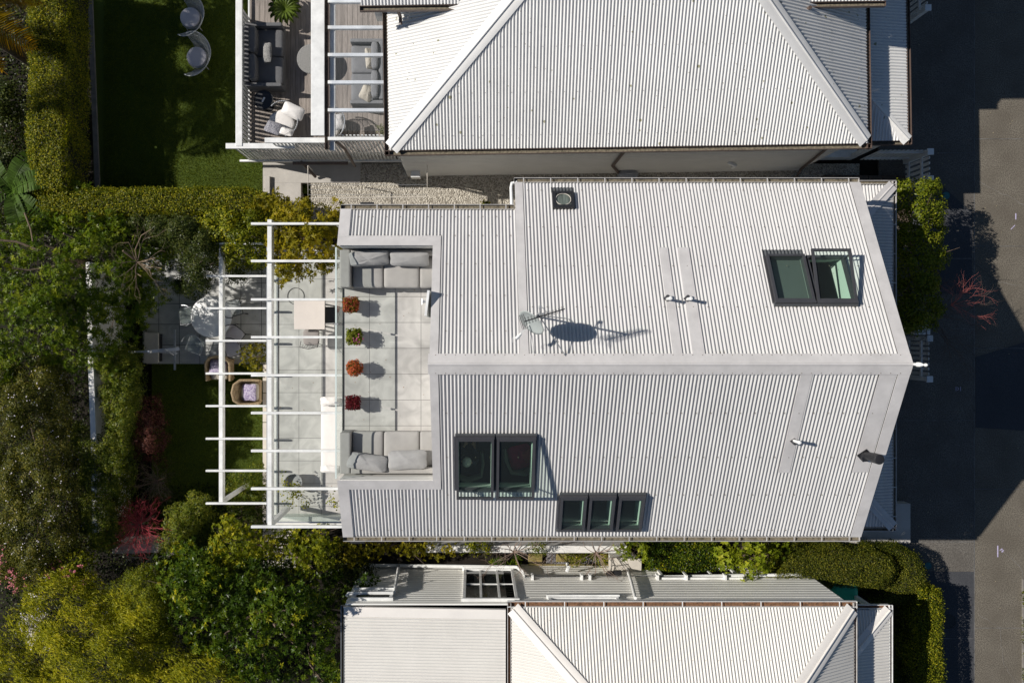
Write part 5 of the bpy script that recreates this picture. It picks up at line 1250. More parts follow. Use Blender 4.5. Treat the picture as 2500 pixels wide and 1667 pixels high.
f = MB(); f.tube([lnb+Vector((-.02,-.02,0)),lnb+Vector((-.09,.0,-.03)),lnb+Vector((-.1,-.08,-.05)),lnb+Vector((-.02,-.1,-.05))],.006,5); w0 = Vector((1.22,.2,rz_+.5)); f.tube([w0,(1.2,.1,rz_+.05),(1.18,0,PN.p(0,vN(0)).z+.03),(1.22,-.38,PN.p(0,vN(-.38)).z+.04)],.006,5); part('cable',f,white,ds)
f = MB(); f.beam(dc-nrm*.012,(mx_,my_,7.0),.05,.04); f.bbox(mx_-.04,mx_+.04,my_-.04,my_+.04,6.9,7.12,.01); part('bracket',f,steel,ds)
an = thing('tv_aerial','tall roof mast with a dark television aerial and guy legs','aerial',(mx_,my_,rz_))
zt = 7.78; f = MB(); f.cyl((mx_,my_,rz_),(mx_,my_,zt+.08),.02,n=10); part('mast',f,steel,an,smooth=True)
f = MB(); p = at(1280,785,zt); q = at(1379,754,zt); f.beam(p,q,.022,.022); part('boom',f,black,an)
bd = (q-p).normalized(); sd = Vector((-bd.y,bd.x,0)); f = MB()
for k in range(13): c = p.lerp(q,.04+.075*k); L = .20-.006*k; f.cyl((c.x,c.y,c.z-L),(c.x,c.y,c.z+L),.006,n=5); f.cyl(c-sd*L*.35+Vector((0,0,.1)),c+sd*L*.35+Vector((0,0,.1)),.004,n=5); f.cyl(c-sd*L*.35-Vector((0,0,.1)),c+sd*L*.35-Vector((0,0,.1)),.004,n=5)
for s in (-1,1):
    for k in range(4): c = p.lerp(q,.03); c2 = c+Vector((0,0,s*(.04+.05*k)))-bd*.03*k; f.cyl(c2-sd*.14,c2+sd*.14,.004,n=5)
part('element',f,black,an)
f = MB()
for (px,py) in ((1382,871),(1392,777),(1290,875)):
    c = at(px,py,6.55); Yc = c.y; zc = ZR-.536*abs(Yc-YR)+.02
    if py < 800: f.tube([(mx_,my_,rz_+.75),(c.x,c.y,zc)],.011,6)
    elif px > 1300: f.tube([(mx_,my_,rz_+.8),(c.x,c.y,zc)],.011,6)
part('guy_leg',f,steel,an)
f = MB(); c = at(1318,750,7.3); f.bbox(c.x-.02,c.x+.04,c.y-.03,c.y+.03,7.22,7.29,.01); f.tube([(mx_,my_,7.2),(c.x,c.y,7.25)],.012,6); f.tube([(c.x+.05,c.y,7.25),(c.x+.16,c.y-.1,7.2),(mx_+.05,my_-.1,7.0),(mx_,my_-.15,6.7)],.007,5); part('amplifier',f,steel,an)
# ================================================================ FOLIAGE
NPR = np.random.default_rng(7)
def leafmesh(name, C, T, Nn, L, W, var, m, parent=None, fold=.25):
    """C centre of leaf base (n,3), T direction, Nn normal, L length, W width"""
    n = len(C); L = L*.88; W = W*.88; T = T/np.linalg.norm(T,axis=1,keepdims=True)
    B = np.cross(Nn,T); B /= np.linalg.norm(B,axis=1,keepdims=True)+1e-9; N2 = np.cross(T,B)
    L = L[:,None]; W = W[:,None]
    V = np.empty((n,4,3),np.float32)
    V[:,0] = C; V[:,1] = C+T*L*.45+B*W*.5+N2*W*fold; V[:,2] = C+T*L-N2*L*.08; V[:,3] = C+T*L*.45-B*W*.5+N2*W*fold
    o0 = np.array(org(parent) if parent else (0,0,0),np.float32); V -= o0
    me = bpy.data.meshes.new(name); me.vertices.add(4*n); me.vertices.foreach_set('co',V.reshape(-1))
    me.loops.add(4*n); me.loops.foreach_set('vertex_index',np.arange(4*n,dtype=np.int32))
    me.polygons.add(n); me.polygons.foreach_set('loop_start',np.arange(0,4*n,4,dtype=np.int32)); me.polygons.foreach_set('loop_total',np.full(n,4,dtype=np.int32))
    a = me.attributes.new('leafvar','FLOAT','FACE'); a.data.foreach_set('value',var.astype(np.float32))
    me.materials.append(m); me.update(calc_edges=True); me.validate()
    o = bpy.data.objects.new(name,me); COL.objects.link(o)
    if parent: o.parent = parent
    return o
def unit(n):
    v = NPR.normal(size=(n,3)); return v/np.linalg.norm(v,axis=1,keepdims=True)
def atv(px,py,z):
    d = (H-z)/FPX; return np.stack([(px-NX)*d,(NY-py)*d,z],1)
def inpoly(px,py,poly):
    r = np.zeros(len(px),bool); n = len(poly)
    for i in range(n):
        x0,y0 = poly[i]; x1,y1 = poly[(i+1)%n]
        c = ((y0>py)!=(y1>py)); r ^= c & (px < (x1-x0)*(py-y0)/((y1-y0) if y1!=y0 else 1e-9)+x0)
    return r
def edged(px,py,poly):
    d = np.full(len(px),1e9); n = len(poly)
    for i in range(n):
        a = np.array(poly[i],float); b = np.array(poly[(i+1)%n],float); ab = b-a
        t = np.clip(((px-a[0])*ab[0]+(py-a[1])*ab[1])/(ab@ab+1e-9),0,1)
        d = np.minimum(d,np.hypot(px-a[0]-t*ab[0],py-a[1]-t*ab[1]))
    return d
def area_m2(poly,z=1.5):
    n = len(poly); a = abs(sum(poly[i][0]*poly[(i+1)%n][1]-poly[(i+1)%n][0]*poly[i][1] for i in range(n)))/2
    return a*((H-z)/FPX)**2
def sample(poly,n):
    xs,ys = zip(*poly); X=[];Y=[]
    while sum(map(len,X)) < n:
        px = NPR.uniform(min(xs),max(xs),n*2); py = NPR.uniform(min(ys),max(ys),n*2); k = inpoly(px,py,poly); X.append(px[k]); Y.append(py[k])
    return np.concatenate(X)[:n],np.concatenate(Y)[:n]
def rosettes(C,A,k,L,W,up,jit=.25):
    """k leaves around axis A at each point C"""
    n = len(C); A = A/np.linalg.norm(A,axis=1,keepdims=True)
    ref = unit(n); U = np.cross(A,ref); U /= np.linalg.norm(U,axis=1,keepdims=True); Vv = np.cross(A,U)
    ph = NPR.uniform(0,6.28,(n,1)) + np.arange(k)[None]*2*np.pi/k*1.0 + NPR.normal(0,.25,(n,k))
    T = (U[:,None]*np.cos(ph)[...,None]+Vv[:,None]*np.sin(ph)[...,None]) + A[:,None]*(up+NPR.normal(0,jit,(n,k)))[...,None]
    Nn = np.repeat(A[:,None],k,1)+NPR.normal(0,.15,(n,k,3))
    CC = np.repeat(C[:,None],k,1)
    return CC.reshape(-1,3),T.reshape(-1,3),Nn.reshape(-1,3),L*NPR.uniform(.7,1.15,n*k),W*NPR.uniform(.8,1.15,n*k)
def dome(px,py,poly,ze,zt,Rm,nz,ph=0.):
    d = edged(px,py,poly)*.0105; q = 1-(1-np.clip(d/Rm,0,1))**2
    X = px*.0105; Y = py*.0105
    w = np.sin(2.1*X+ph)*np.sin(1.7*Y+1.3*ph)+.6*np.sin(4.3*X+2+ph)*np.sin(3.9*Y+ph)
    return ze+(zt-ze)*q+nz*w
def crown(poly,ze,zt,mode,L,W,m,parent,Rm=.8,nz=.12,rc=.25,dens=1.,lai=2.6,k=7,up=.35,fill=.35,ph=None,name='crown',gap=.0,flat=.75,varb=0.,ragged=14):
    A = area_m2(poly,(ze+zt)/2)*1.45; dens = dens/1.15; ph = NPR.uniform(0,6) if ph is None else ph
    ncl = max(4,int(A/(rc*rc*1.1)*dens)); px,py = sample(poly,ncl)
    px = px+NPR.normal(0,ragged*.35,ncl); py = py+NPR.normal(0,ragged*.35,ncl)
    z = dome(px,py,poly,ze,zt,Rm,nz,ph)+NPR.uniform(-.12,.12,ncl)*(rc/.25)
    if gap:
        g = np.sin(px*.045+ph)*np.sin(py*.05+2*ph)+.5*np.sin(px*.11+py*.07); kk = g > gap*1.5-1.5; px,py,z = px[kk],py[kk],z[kk]; ncl = len(px)
    CC = atv(px,py,z); la = L*W*.5*(k if mode=='ros' else 1)
    nl = int(A*lai/la); per = max(3,nl//ncl); idx = np.repeat(np.arange(ncl),per); n = len(idx)
    dr = unit(n); dr[:,2] = np.abs(dr[:,2])*.9+.05*NPR.normal(size=n); rr = rc*NPR.uniform(.55,1.08,n)*NPR.uniform(.7,1.3,ncl)[idx]
    C = CC[idx]+dr*rr[:,None]*np.array([1,1,flat]); axis = dr+np.array([0,0,.5])+NPR.normal(0,.25,(n,3))
    cv = NPR.uniform(-.14,.14,ncl)[idx]
    if fill:
        nf = int(n*fill); fx,fy = sample(poly,nf); fz = dome(fx,fy,poly,ze,zt,Rm,nz,ph)-NPR.uniform(.15,.6,nf)
        C = np.concatenate([C,atv(fx,fy,fz)]); a2 = unit(nf); a2[:,2] = np.abs(a2[:,2])+.4; axis = np.concatenate([axis,a2]); cv = np.concatenate([cv,np.full(nf,-.05)]); n += nf
    if mode == 'ros':
        C2,T,Nn,LL,WW = rosettes(C,axis,k,L,W,up); var = np.repeat(np.clip(NPR.normal(.5+varb,.17,n)+cv,0,1),k)
    else:
        T = np.cross(axis,unit(n))+NPR.normal(0,.15,(n,3)); C2,Nn = C,axis
        if mode == 'bam': T = NPR.normal(0,.6,(n,3))+np.array([.9,-.5,-.15])*np.sign(NPR.uniform(-.35,1,n))[:,None]; Nn = np.tile([0,0,1.],(n,1))+NPR.normal(0,.35,(n,3))
        LL = L*NPR.uniform(.65,1.2,n); WW = W*NPR.uniform(.75,1.2,n); var = np.clip(NPR.normal(.5+varb,.2,n)+cv,0,1)
    o = leafmesh(name,C2,T,Nn,LL,WW,var,m,parent)
    return o,CC
def limbs(parent,base,CC,m,r0=.07,nl=10,name='trunk',vis=1.,split=.45):
    f = MB(); b = Vector(base); ctr = Vector(CC.mean(0)); top = Vector((b.x*.6+ctr.x*.4,b.y*.6+ctr.y*.4,b.z+(ctr.z-b.z)*split))
    f.tube([b,b.lerp(top,.5)+Vector((.04,.03,0)),top],[r0,r0*.85,r0*.75],8); part(name,f,m,parent,smooth=True)
    f = MB(); pick = NPR.choice(len(CC),min(nl,len(CC)),replace=False)
    for i in pick:
        q = Vector(CC[i]); mid = top.lerp(q,.5)+Vector(NPR.normal(0,.12,3)); r1 = r0*.5
        f.tube([top,top.lerp(mid,.5)+Vector((0,0,.06)),mid,q],[r1,r1*.8,r1*.55,r1*.2],6)
        for j in range(3):
            q2 = q+Vector(NPR.normal(0,.22,3)); f.tube([mid.lerp(q,.6),q2],[r1*.3,r1*.1],4)
    part('limb',f,m,parent)
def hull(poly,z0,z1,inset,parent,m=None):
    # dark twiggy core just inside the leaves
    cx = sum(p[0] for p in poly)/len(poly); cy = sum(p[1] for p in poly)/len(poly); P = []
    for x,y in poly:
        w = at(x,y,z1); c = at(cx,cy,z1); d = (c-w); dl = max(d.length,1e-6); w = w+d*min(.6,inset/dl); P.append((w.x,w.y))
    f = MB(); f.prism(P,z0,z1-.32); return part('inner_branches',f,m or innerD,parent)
def hedge(label,cat,poly,z0,z1,m,L=.05,W=.03,d=3200,name='hedge',nz=.03,side=True,round_=.12,group=None,varb=0,sidev=0):
    cx = sum(p[0] for p in poly)/len(poly); cy = sum(p[1] for p in poly)/len(poly); c = at(cx,cy,z1)
    t = thing(name,label,cat,(c.x,c.y,z0),group=group)
    A = area_m2(poly,z1); n = int(A*d*1.2); px,py = sample(poly,n); px += NPR.normal(0,2.5,n); py += NPR.normal(0,2.5,n)
    e = edged(px,py,poly)*.0105; X = px*.0105; Y = py*.0105
    z = z1-round_*(1-np.clip(e/.18,0,1))**2+nz*(np.sin(3*X)*np.sin(2.3*Y)+np.sin(7*X+1)*np.sin(6*Y))+NPR.uniform(-.09,.03,n)
    C = atv(px,py,z); ax = np.tile([0,0,1.],(n,1))+NPR.normal(0,.45,(n,3))
    if side:
        m_ = len(poly); wp = [at(x,y,z1) for x,y in poly]; sgn = 1 if sum(wp[i].x*wp[(i+1)%m_].y-wp[(i+1)%m_].x*wp[i].y for i in range(m_))>0 else -1
        for i in range(m_):
            a,b = wp[i],wp[(i+1)%m_]; Ls = (b-a).length; ns = int(Ls*(z1-z0)*d*.8)
            if ns < 3: continue
            u = NPR.uniform(0,1,ns); v = NPR.uniform(0,1,ns); nn = np.array([(b-a).y,-(b-a).x,0])*sgn/max(Ls,1e-6)
            S = np.array(a)[None]*(1-u[:,None])+np.array(b)[None]*u[:,None]; S[:,2] = z0+(z1-.05-z0)*v; S += nn*(NPR.uniform(-.08,.04,ns)+.04*np.sin(u*Ls*5+3*v))[:,None]
            C = np.concatenate([C,S]); ax = np.concatenate([ax,nn[None]+np.array([0,0,.5])+NPR.normal(0,.45,(ns,3))])
    n = len(C); T = np.cross(ax,unit(n))+NPR.normal(0,.2,(n,3))
    leafmesh('foliage',C,T,ax,L*NPR.uniform(.7,1.25,n),W*NPR.uniform(.7,1.2,n),np.clip(NPR.normal(.47+varb,.28,n),0,1),m,t)
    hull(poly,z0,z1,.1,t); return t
def cpt(poly,z):
    c = at(sum(p[0] for p in poly)/len(poly),sum(p[1] for p in poly)/len(poly),z); return c
def plant(name,label,cat,poly,zg,group=None,base=None):
    c = at(*base,zg+1) if base else cpt(poly,zg+1); return thing(name,label,cat,(c.x,c.y,zg),group=group),Vector((c.x,c.y,zg))
def twigs(parent,base,n,Lg,r,m,depth=3,spread=1.,upz=.8,name='branch',seed=1,bias=(0,0,0),droop=0.,brn=3):
    rg = random.Random(seed); f = MB()
    def go(p,d,L,rad,k):
        pts = [p]; q = p; dd = d.copy(); segs = 3
        for i in range(segs):
            dd = (dd+Vector((rg.gauss(0,.16),rg.gauss(0,.16),rg.gauss(0,.10)-droop))).normalized(); q = q+dd*L/segs; pts.append(q)
        f.tube(pts,[rad*(1-.5*i/segs) for i in range(segs+1)],4 if k<2 else 5)
        if k > 0:
            for j in range(brn):
                i = rg.choice((1,2,3)) if j else 3; nd = (dd+Vector((rg.gauss(0,.5),rg.gauss(0,.5),rg.gauss(0,.25)))*spread).normalized(); go(pts[i],nd,L*rg.uniform(.5,.8),rad*.55,k-1)
    for i in range(n):
        a = 2*math.pi*(i+rg.random()*.6)/n; d = Vector((math.cos(a)*spread+bias[0],math.sin(a)*spread+bias[1],upz*rg.uniform(.5,1.3)+bias[2])).normalized(); go(Vector(base),d,Lg*rg.uniform(.7,1.2),r,depth)
    return part(name,f,m,parent)
def blossoms(parent,CC,n,m,rad=.3,s=.022,name='blossom',clu=1,up=.1):
    f = MB(); rg = random.Random(len(CC)+n)
    for i in range(n):
        c = Vector(CC[rg.randrange(len(CC))])+Vector((rg.gauss(0,rad*.6),rg.gauss(0,rad*.6),rad*.7+rg.uniform(-.1,up)))
        for j in range(clu):
            p = c+Vector((rg.gauss(0,.04),rg.gauss(0,.04),rg.gauss(0,.02))) if clu > 1 else c
            r = s*rg.uniform(.6,1.3); f.add([p+Vector((r*math.cos(t),r*math.sin(t),rg.uniform(-.3,.3)*r)) for t in (0,1.05,2.1,3.14,4.19,5.24)]+[p+Vector((0,0,r*.5))],[(k,(k+1)%6,6) for k in range(6)])
    o = part(name,f,m,parent); o['kind'] = 'stuff'; return o
# leaf colours
hedgeM = leaf_mat('hedge_leaves',[(0,(.030,.055,.006)),(.5,(.135,.165,.012)),(1,(.42,.38,.03))],.36,.3,.25)
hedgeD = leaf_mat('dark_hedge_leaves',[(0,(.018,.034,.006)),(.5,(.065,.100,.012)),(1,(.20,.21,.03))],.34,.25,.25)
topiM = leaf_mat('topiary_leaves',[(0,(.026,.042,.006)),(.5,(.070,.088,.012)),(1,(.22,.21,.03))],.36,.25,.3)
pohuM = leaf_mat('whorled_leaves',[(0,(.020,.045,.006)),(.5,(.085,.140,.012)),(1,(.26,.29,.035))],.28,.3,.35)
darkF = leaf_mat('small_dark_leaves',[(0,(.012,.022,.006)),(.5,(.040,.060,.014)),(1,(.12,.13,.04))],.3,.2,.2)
oliveM = leaf_mat('olive_star_leaves',[(0,(.07,.085,.008)),(.5,(.215,.195,.014)),(1,(.42,.31,.02))],.4,.35,.3)
glossM = leaf_mat('glossy_green_leaves',[(0,(.012,.030,.005)),(.45,(.045,.085,.009)),(.8,(.12,.165,.014)),(1,(.34,.32,.02))],.26,.28,.6)
yelM = leaf_mat('yellow_green_leaves',[(0,(.05,.075,.006)),(.5,(.15,.185,.012)),(1,(.42,.38,.03))],.4,.35,.3)
bambM = leaf_mat('bamboo_leaves',[(0,(.06,.085,.008)),(.5,(.24,.265,.014)),(1,(.56,.50,.04))],.4,.4,.35)
limeM = leaf_mat('lime_leaves',[(0,(.07,.12,.008)),(.5,(.20,.26,.02)),(1,(.42,.42,.05))],.36,.4,.2)
redM = leaf_mat('dark_red_leaves',[(0,(.02,.008,.006)),(.5,(.07,.022,.018)),(1,(.20,.08,.05))],.45,.25,.25)
mixM = leaf_mat('brownish_leaves',[(0,(.022,.030,.006)),(.5,(.075,.088,.014)),(1,(.22,.19,.04))],.35,.25,.3)
turfL = leaf_mat('turf_blades',[(0,(.035,.060,.005)),(.5,(.085,.125,.010)),(1,(.17,.20,.025))],.6,.25,.35)
grassL = leaf_mat('weed_leaves',[(0,(.05,.09,.01)),(1,(.20,.22,.03))],.5,.3,.2)
whiteBl = mat('white_blossom',(.72,.66,.66),.7); pinkBl = mat('pink_blossom',(.55,.16,.18),.7,var=.3,vs=20)
# --- northern garden hedges
hedge('tall clipped hedge of small yellow green leaves left of the neighbour lawn','hedge',[(64,-90),(158,-90),(158,200),(156,330),(158,462),(80,470),(62,330),(70,200)],.35,1.7,hedgeM,d=3000)
hedge('long low clipped hedge running across between the neighbour lawn and the dark garden trees','hedge',[(150,460),(400,459),(600,458),(652,470),(655,520),(400,522),(200,524),(120,530),(85,500),(90,470)],-.8,1.55,hedgeM,d=3000)
# --- palm and banana at the left edge
def frond(f,base,az,L,z1,w=.5,n=46,sag=.9,seed=0):
    rg = random.Random(seed); b = Vector(base); d = Vector((math.cos(az),math.sin(az),0)); pts = []
    for i in range(13): s = i/12; pts.append(b+d*L*s+Vector((0,0,z1*math.sin(s*1.9)-sag*s*s*s)))
    f.tube(pts,[.03*(1-.8*i/12) for i in range(13)],5)
    sd = Vector((-d.y,d.x,0))
    for i in range(n):
        s = .08+.9*i/n; k = min(11,int(s*12)); u = s*12-k; p = pts[k].lerp(pts[k+1],u); ll = w*(math.sin(math.pi*min(1,s*.95+.08))**.5)*rg.uniform(.85,1.1)
        for sg in (-1,1):
            t = (sd*sg+d*.75+Vector((0,0,.22-.25*s+rg.gauss(0,.06)))).normalized(); q = p+t*ll+Vector((0,0,-.14*ll)); m_ = p.lerp(q,.5)+Vector((0,0,.05)); v = d*.016
            f.add([p-v,p+v,m_+v*1.1,q,m_-v*1.1],[(0,1,2,3,4)])
palmM = leaf_mat('orange_palm_fronds',[(0,(.45,.32,.05)),(.5,(.80,.46,.03)),(1,(.95,.60,.08))],.4,.5,.9)
pt = thing('palm_tree','palm with orange green feather fronds at the top left edge','palm',(-12.9,8.0,-.8))
f = MB(); f.tube([(-12.9,8.0,-.8),(-12.85,8.0,2),(-12.9,8.05,4.3)],[.17,.14,.11],12); part('trunk',f,barkM,pt,smooth=True)
for i,(az,L,zz,sag) in enumerate(((-.05,2.7,.5,1.2),(-.45,2.9,.6,1.2),(-.8,2.5,.5,1.2),(.35,2.7,.5,1.1),(.8,2.6,.7,1.),(1.4,2.6,.6,1.),(2.1,2.6,.6,1.),(2.9,2.6,.6,1.),(3.7,2.6,.6,1.),(4.4,1.9,.6,1.1))):
    f = MB(); frond(f,(-12.9,8.05,4.3),az,L,zz,.75,60,sag,i); part('frond',f,palmM,pt)
banM = mat('banana_leaf',(.045,.085,.008),.6,var=.6,vs=3,spec=.12)
wt = lambda X,Y,z: (NX+X*FPX/(H-z), NY-Y*FPX/(H-z))
poly = [wt(x,y,4.6) for x,y in ((-15.5,9.6),(-13.4,9.4),(-12.5,10.0),(-12.0,11.5),(-12.5,14),(-15.5,14))]
t,b = plant('broadleaf_tree','tall tree beyond the left edge whose shade falls on the neighbour lawn','tree',poly,-.8); o,CC = crown(poly,3.6,5.0,'leaf',.14,.08,hedgeD,t,Rm=.9,rc=.35,lai=1.6); limbs(t,b,CC,barkM,.14,8)
bt = thing('banana_plant','banana plant with broad torn green leaves at the left edge','banana plant',(-12.4,3.9,-.8))
f = MB(); f.tube([(-12.4,3.9,-.8),(-12.35,3.9,1.3)],[.12,.08],10); part('trunk',f,banM,bt,smooth=True)
rg = random.Random(5)
for i,(az,L,z0) in enumerate(((-.7,1.8,.3),(.25,1.7,.5),(-1.3,1.7,.3),(1.0,1.6,.4),(2.2,1.5,.3),(3.6,1.5,.3))):
    f = MB(); b = Vector((-12.35,3.9,1.3)); d = Vector((math.cos(az),math.sin(az),0)); sd = Vector((-d.y,d.x,0)); n = 22; P = []
    for k in range(n+1):
        s = k/n; c = b+d*L*s+Vector((0,0,z0*math.sin(s*2.2)*1.3-.9*s*s)); w = .27*math.sin(math.pi*min(1,.06+s*.95))**.6; P.append((c,w))
    for k in range(n):
        (c0,w0),(c1,w1) = P[k],P[k+1]; g_ = .93 if rg.random()<.75 else .5
        for sg in (-1,1):
            c1b = c0.lerp(c1,g_); f.add([c0,c1b,c1b+sd*sg*w1+Vector((0,0,.07)),c0+sd*sg*w0+Vector((0,0,.07+rg.uniform(-.03,.03)))],[(0,1,2,3)])
    f.tube([c for c,w in P],[.022*(1-.8*i_/n) for i_ in range(n+1)],5); part('leaf',f,banM,bt)
poly = [(-60,470),(60,440),(80,480),(60,330),(40,200),(-60,200)]
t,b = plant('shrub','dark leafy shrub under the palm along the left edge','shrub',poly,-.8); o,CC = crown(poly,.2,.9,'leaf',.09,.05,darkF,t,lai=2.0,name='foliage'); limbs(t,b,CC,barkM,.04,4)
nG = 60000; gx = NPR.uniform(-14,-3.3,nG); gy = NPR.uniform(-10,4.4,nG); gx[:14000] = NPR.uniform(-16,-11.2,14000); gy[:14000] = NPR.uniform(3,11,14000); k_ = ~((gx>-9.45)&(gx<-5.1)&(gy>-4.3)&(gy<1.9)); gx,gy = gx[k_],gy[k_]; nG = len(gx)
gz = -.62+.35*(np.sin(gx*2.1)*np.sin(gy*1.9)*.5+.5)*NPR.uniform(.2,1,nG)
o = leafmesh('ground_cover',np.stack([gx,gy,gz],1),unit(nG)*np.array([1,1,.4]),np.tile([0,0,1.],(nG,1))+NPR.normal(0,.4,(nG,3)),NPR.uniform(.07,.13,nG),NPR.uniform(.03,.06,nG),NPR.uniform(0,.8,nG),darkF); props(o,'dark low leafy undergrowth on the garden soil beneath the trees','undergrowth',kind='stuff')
# --- large whorl leaved tree, left middle
poly = [(-60,520),(60,490),(130,480),(250,500),(300,530),(400,560),(420,600),(420,660),(390,715),(372,765),(340,820),(320,870),(240,900),(120,930),(40,960),(-60,960)]
t,b = plant('broadleaf_tree','spreading tree with whorled glossy leaves and pale bare limbs at the left middle','tree',poly,-.8,base=(170,640))
o,CC = crown(poly,.9,3.1,'ros',.12,.026,pohuM,t,Rm=2.4,nz=.35,rc=.22,dens=.62,lai=1.9,k=9,fill=.35,gap=.45,ragged=30)
f = MB(); f.tube([b,b+Vector((.1,.05,1.0)),b+Vector((.0,.1,1.7))],[.16,.13,.11],10); part('trunk',f,barkM,t,smooth=True)
f = MB(); limM = mat('pale_limb',(.17,.12,.075),.8,var=.3,vs=8,bump=.4,bs=25)
for pts,r in (([(178,628),(150,612),(110,598)],.034),([(178,628),(120,622),(40,590),(-20,585)],.038),([(178,628),(140,650),(70,660),(30,655)],.028),([(205,610),(180,580),(155,570)],.035),([(170,715),(120,712),(90,720)],.028),
              ([(335,640),(322,628),(300,612)],.035),([(335,640),(330,610),(345,575),(370,560)],.016),([(335,640),(360,650),(395,655)],.014),([(335,640),(365,660),(370,675)],.014),([(335,640),(330,665),(345,675)],.014),([(335,640),(380,630)],.012),([(180,640),(215,660),(240,690),(235,700)],.014),([(180,640),(205,690),(205,720)],.012),([(60,520),(75,560),(80,590)],.022),([(270,760),(278,780),(272,800)],.010)):
    W3 = [at(p[0],p[1],2.35+.2*i) for i,p in enumerate(pts)]; f.brk() if f.v else None; f.tube(W3,[r*(1-.35*i/len(W3)) for i in range(len(W3))],7)
part('limb',f,limM,t,smooth=True)
twigs(t,at(335,640,2.9),7,.55,.012,limM,2,1.,.5,'twig',3); 
# --- fine dark shrub beside it and shrubs by the patio
poly = [(300,530),(400,525),(500,530),(545,560),(540,620),(525,690),(500,722),(475,735),(450,725),(435,690),(430,620),(360,590)]
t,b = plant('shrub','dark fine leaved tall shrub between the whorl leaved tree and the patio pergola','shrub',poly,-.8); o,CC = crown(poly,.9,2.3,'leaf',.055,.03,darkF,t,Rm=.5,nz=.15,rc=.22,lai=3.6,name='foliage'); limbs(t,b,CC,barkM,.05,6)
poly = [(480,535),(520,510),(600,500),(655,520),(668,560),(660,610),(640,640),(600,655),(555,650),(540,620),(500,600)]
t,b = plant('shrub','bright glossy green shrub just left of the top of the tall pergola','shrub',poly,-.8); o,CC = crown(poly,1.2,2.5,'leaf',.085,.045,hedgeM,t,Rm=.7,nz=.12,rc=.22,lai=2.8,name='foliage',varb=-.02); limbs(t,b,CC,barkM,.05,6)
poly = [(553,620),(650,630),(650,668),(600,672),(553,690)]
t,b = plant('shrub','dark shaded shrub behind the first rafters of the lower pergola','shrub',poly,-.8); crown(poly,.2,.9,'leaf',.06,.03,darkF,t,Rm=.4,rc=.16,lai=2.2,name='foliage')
# --- olive leaved tree in the tall pergola
poly = [(655,560),(660,525),(690,505),(750,490),(790,498),(826,500),(826,560),(818,640),(812,660),(790,672),(775,668),(758,690),(740,672),(720,682),(690,688),(668,672),(662,610)]
t,b = plant('small_tree','olive gold star leaved tree growing up through the tall pergola','tree',poly,.0,base=(735,590)); o,CC = crown(poly,3.0,3.72,'ros',.105,.042,oliveM,t,Rm=.7,nz=.08,rc=.17,dens=1.1,lai=3.2,k=6,up=.25,fill=.35,ragged=12); limbs(t,b,CC,barkM,.05,12)
poly = [(690,478),(712,490),(720,520),(690,520),(640,512),(600,505),(610,485),(650,480)]
t,b = plant('shrub','olive leaved shrub at the corner of the gravel beside the low hedge','shrub',poly,-.8); crown(poly,1.6,2.3,'ros',.09,.036,oliveM,t,Rm=.4,rc=.15,lai=2.2,k=6,name='foliage',varb=-.15)
# --- wall hedge and shrubs at the left
poly = [(240,850),(330,845),(343,900),(338,985),(325,1040),(318,1130),(300,1180),(285,1240),(270,1340),(225,1345),(190,1290),(195,1200),(180,1120),(178,1050),(190,1030),(215,1045),(236,1060),(244,1000)]
t,b = plant('climbing_hedge','small leaved green hedge spilling over the thin white garden wall','hedge',[p for p in poly],-.8); o,CC = crown(poly,.85,1.35,'leaf',.055,.030,hedgeD,t,ragged=5,Rm=.3,nz=.10,rc=.16,lai=2.8,name='foliage',varb=.12); limbs(t,b,CC,barkM,.04,6)
poly = [(246,850),(345,850),(350,1000),(338,1130),(318,1270),(290,1340),(240,1340)]
crown(poly,.1,.6,'leaf',.055,.030,hedgeD,t,Rm=.3,nz=.05,rc=.16,lai=2.,name='foliage',ragged=5)
poly = [(-60,900),(60,880),(150,885),(172,960),(178,1030),(172,1100),(190,1190),(200,1280),(215,1350),(205,1395),(150,1410),(60,1430),(20,1440),(10,1350),(-60,1330)]
t,b = plant('flowering_shrub','big dark brownish shrub dotted with tiny white flowers at the left edge','shrub',poly,-.8); o,CC = crown(poly,.9,2.2,'leaf',.055,.03,mixM,t,Rm=1.,nz=.25,rc=.22,lai=2.3,gap=.55,name='foliage',dens=.9); limbs(t,b,CC,barkM,.06,8)
blossoms(t,CC,230,whiteBl,.2,.014,clu=2)
for i in range(3): pass
poly = [(100,1380),(150,1330),(200,1330),(230,1360),(225,1400),(160,1420)]
t,b = plant('shrub','broad leaved green bush with pale pink blooms above the bamboo','shrub',poly,-.8); o,CC = crown(poly,1.1,1.7,'leaf',.09,.06,hedgeM,t,Rm=.4,rc=.16,lai=2.,name='foliage'); blossoms(t,CC,14,pinkBl,.15,.03,clu=6)
poly = [(-20,1270),(15,1300),(40,1380),(75,1430),(55,1460),(25,1420),(-20,1400)]
t,b = plant('flowering_shrub','dusty pink flower heads along the lower left edge','shrub',poly,-.8); o,CC = crown(poly,1.,1.8,'leaf',.06,.035,mixM,t,Rm=.4,rc=.15,lai=1.5,name='foliage'); blossoms(t,CC,40,pinkBl,.16,.018,clu=7)
poly = [(335,965),(385,970),(400,1020),(408,1080),(395,1130),(340,1125),(322,1060),(325,1000)]
t,b = plant('shrub','dark red leaved shrub between the wall hedge and the shaded lawn','shrub',poly,-.8); o,CC = crown(poly,.3,1.1,'leaf',.05,.03,redM,t,Rm=.5,rc=.15,lai=1.7,name='foliage'); limbs(t,b,CC,barkM,.03,5)
t,b = plant('bare_shrub','leafless brown twiggy shrub above the red stemmed one','shrub',[(370,1180)]*3,-.75); twigs(t,b+Vector((0,0,.6)),26,.42,.008,twigBr,2,1.,.7,seed=8); f = MB(); f.cyl(b,b+Vector((0,0,.65)),.03,.02); part('stem',f,twigBr,t)
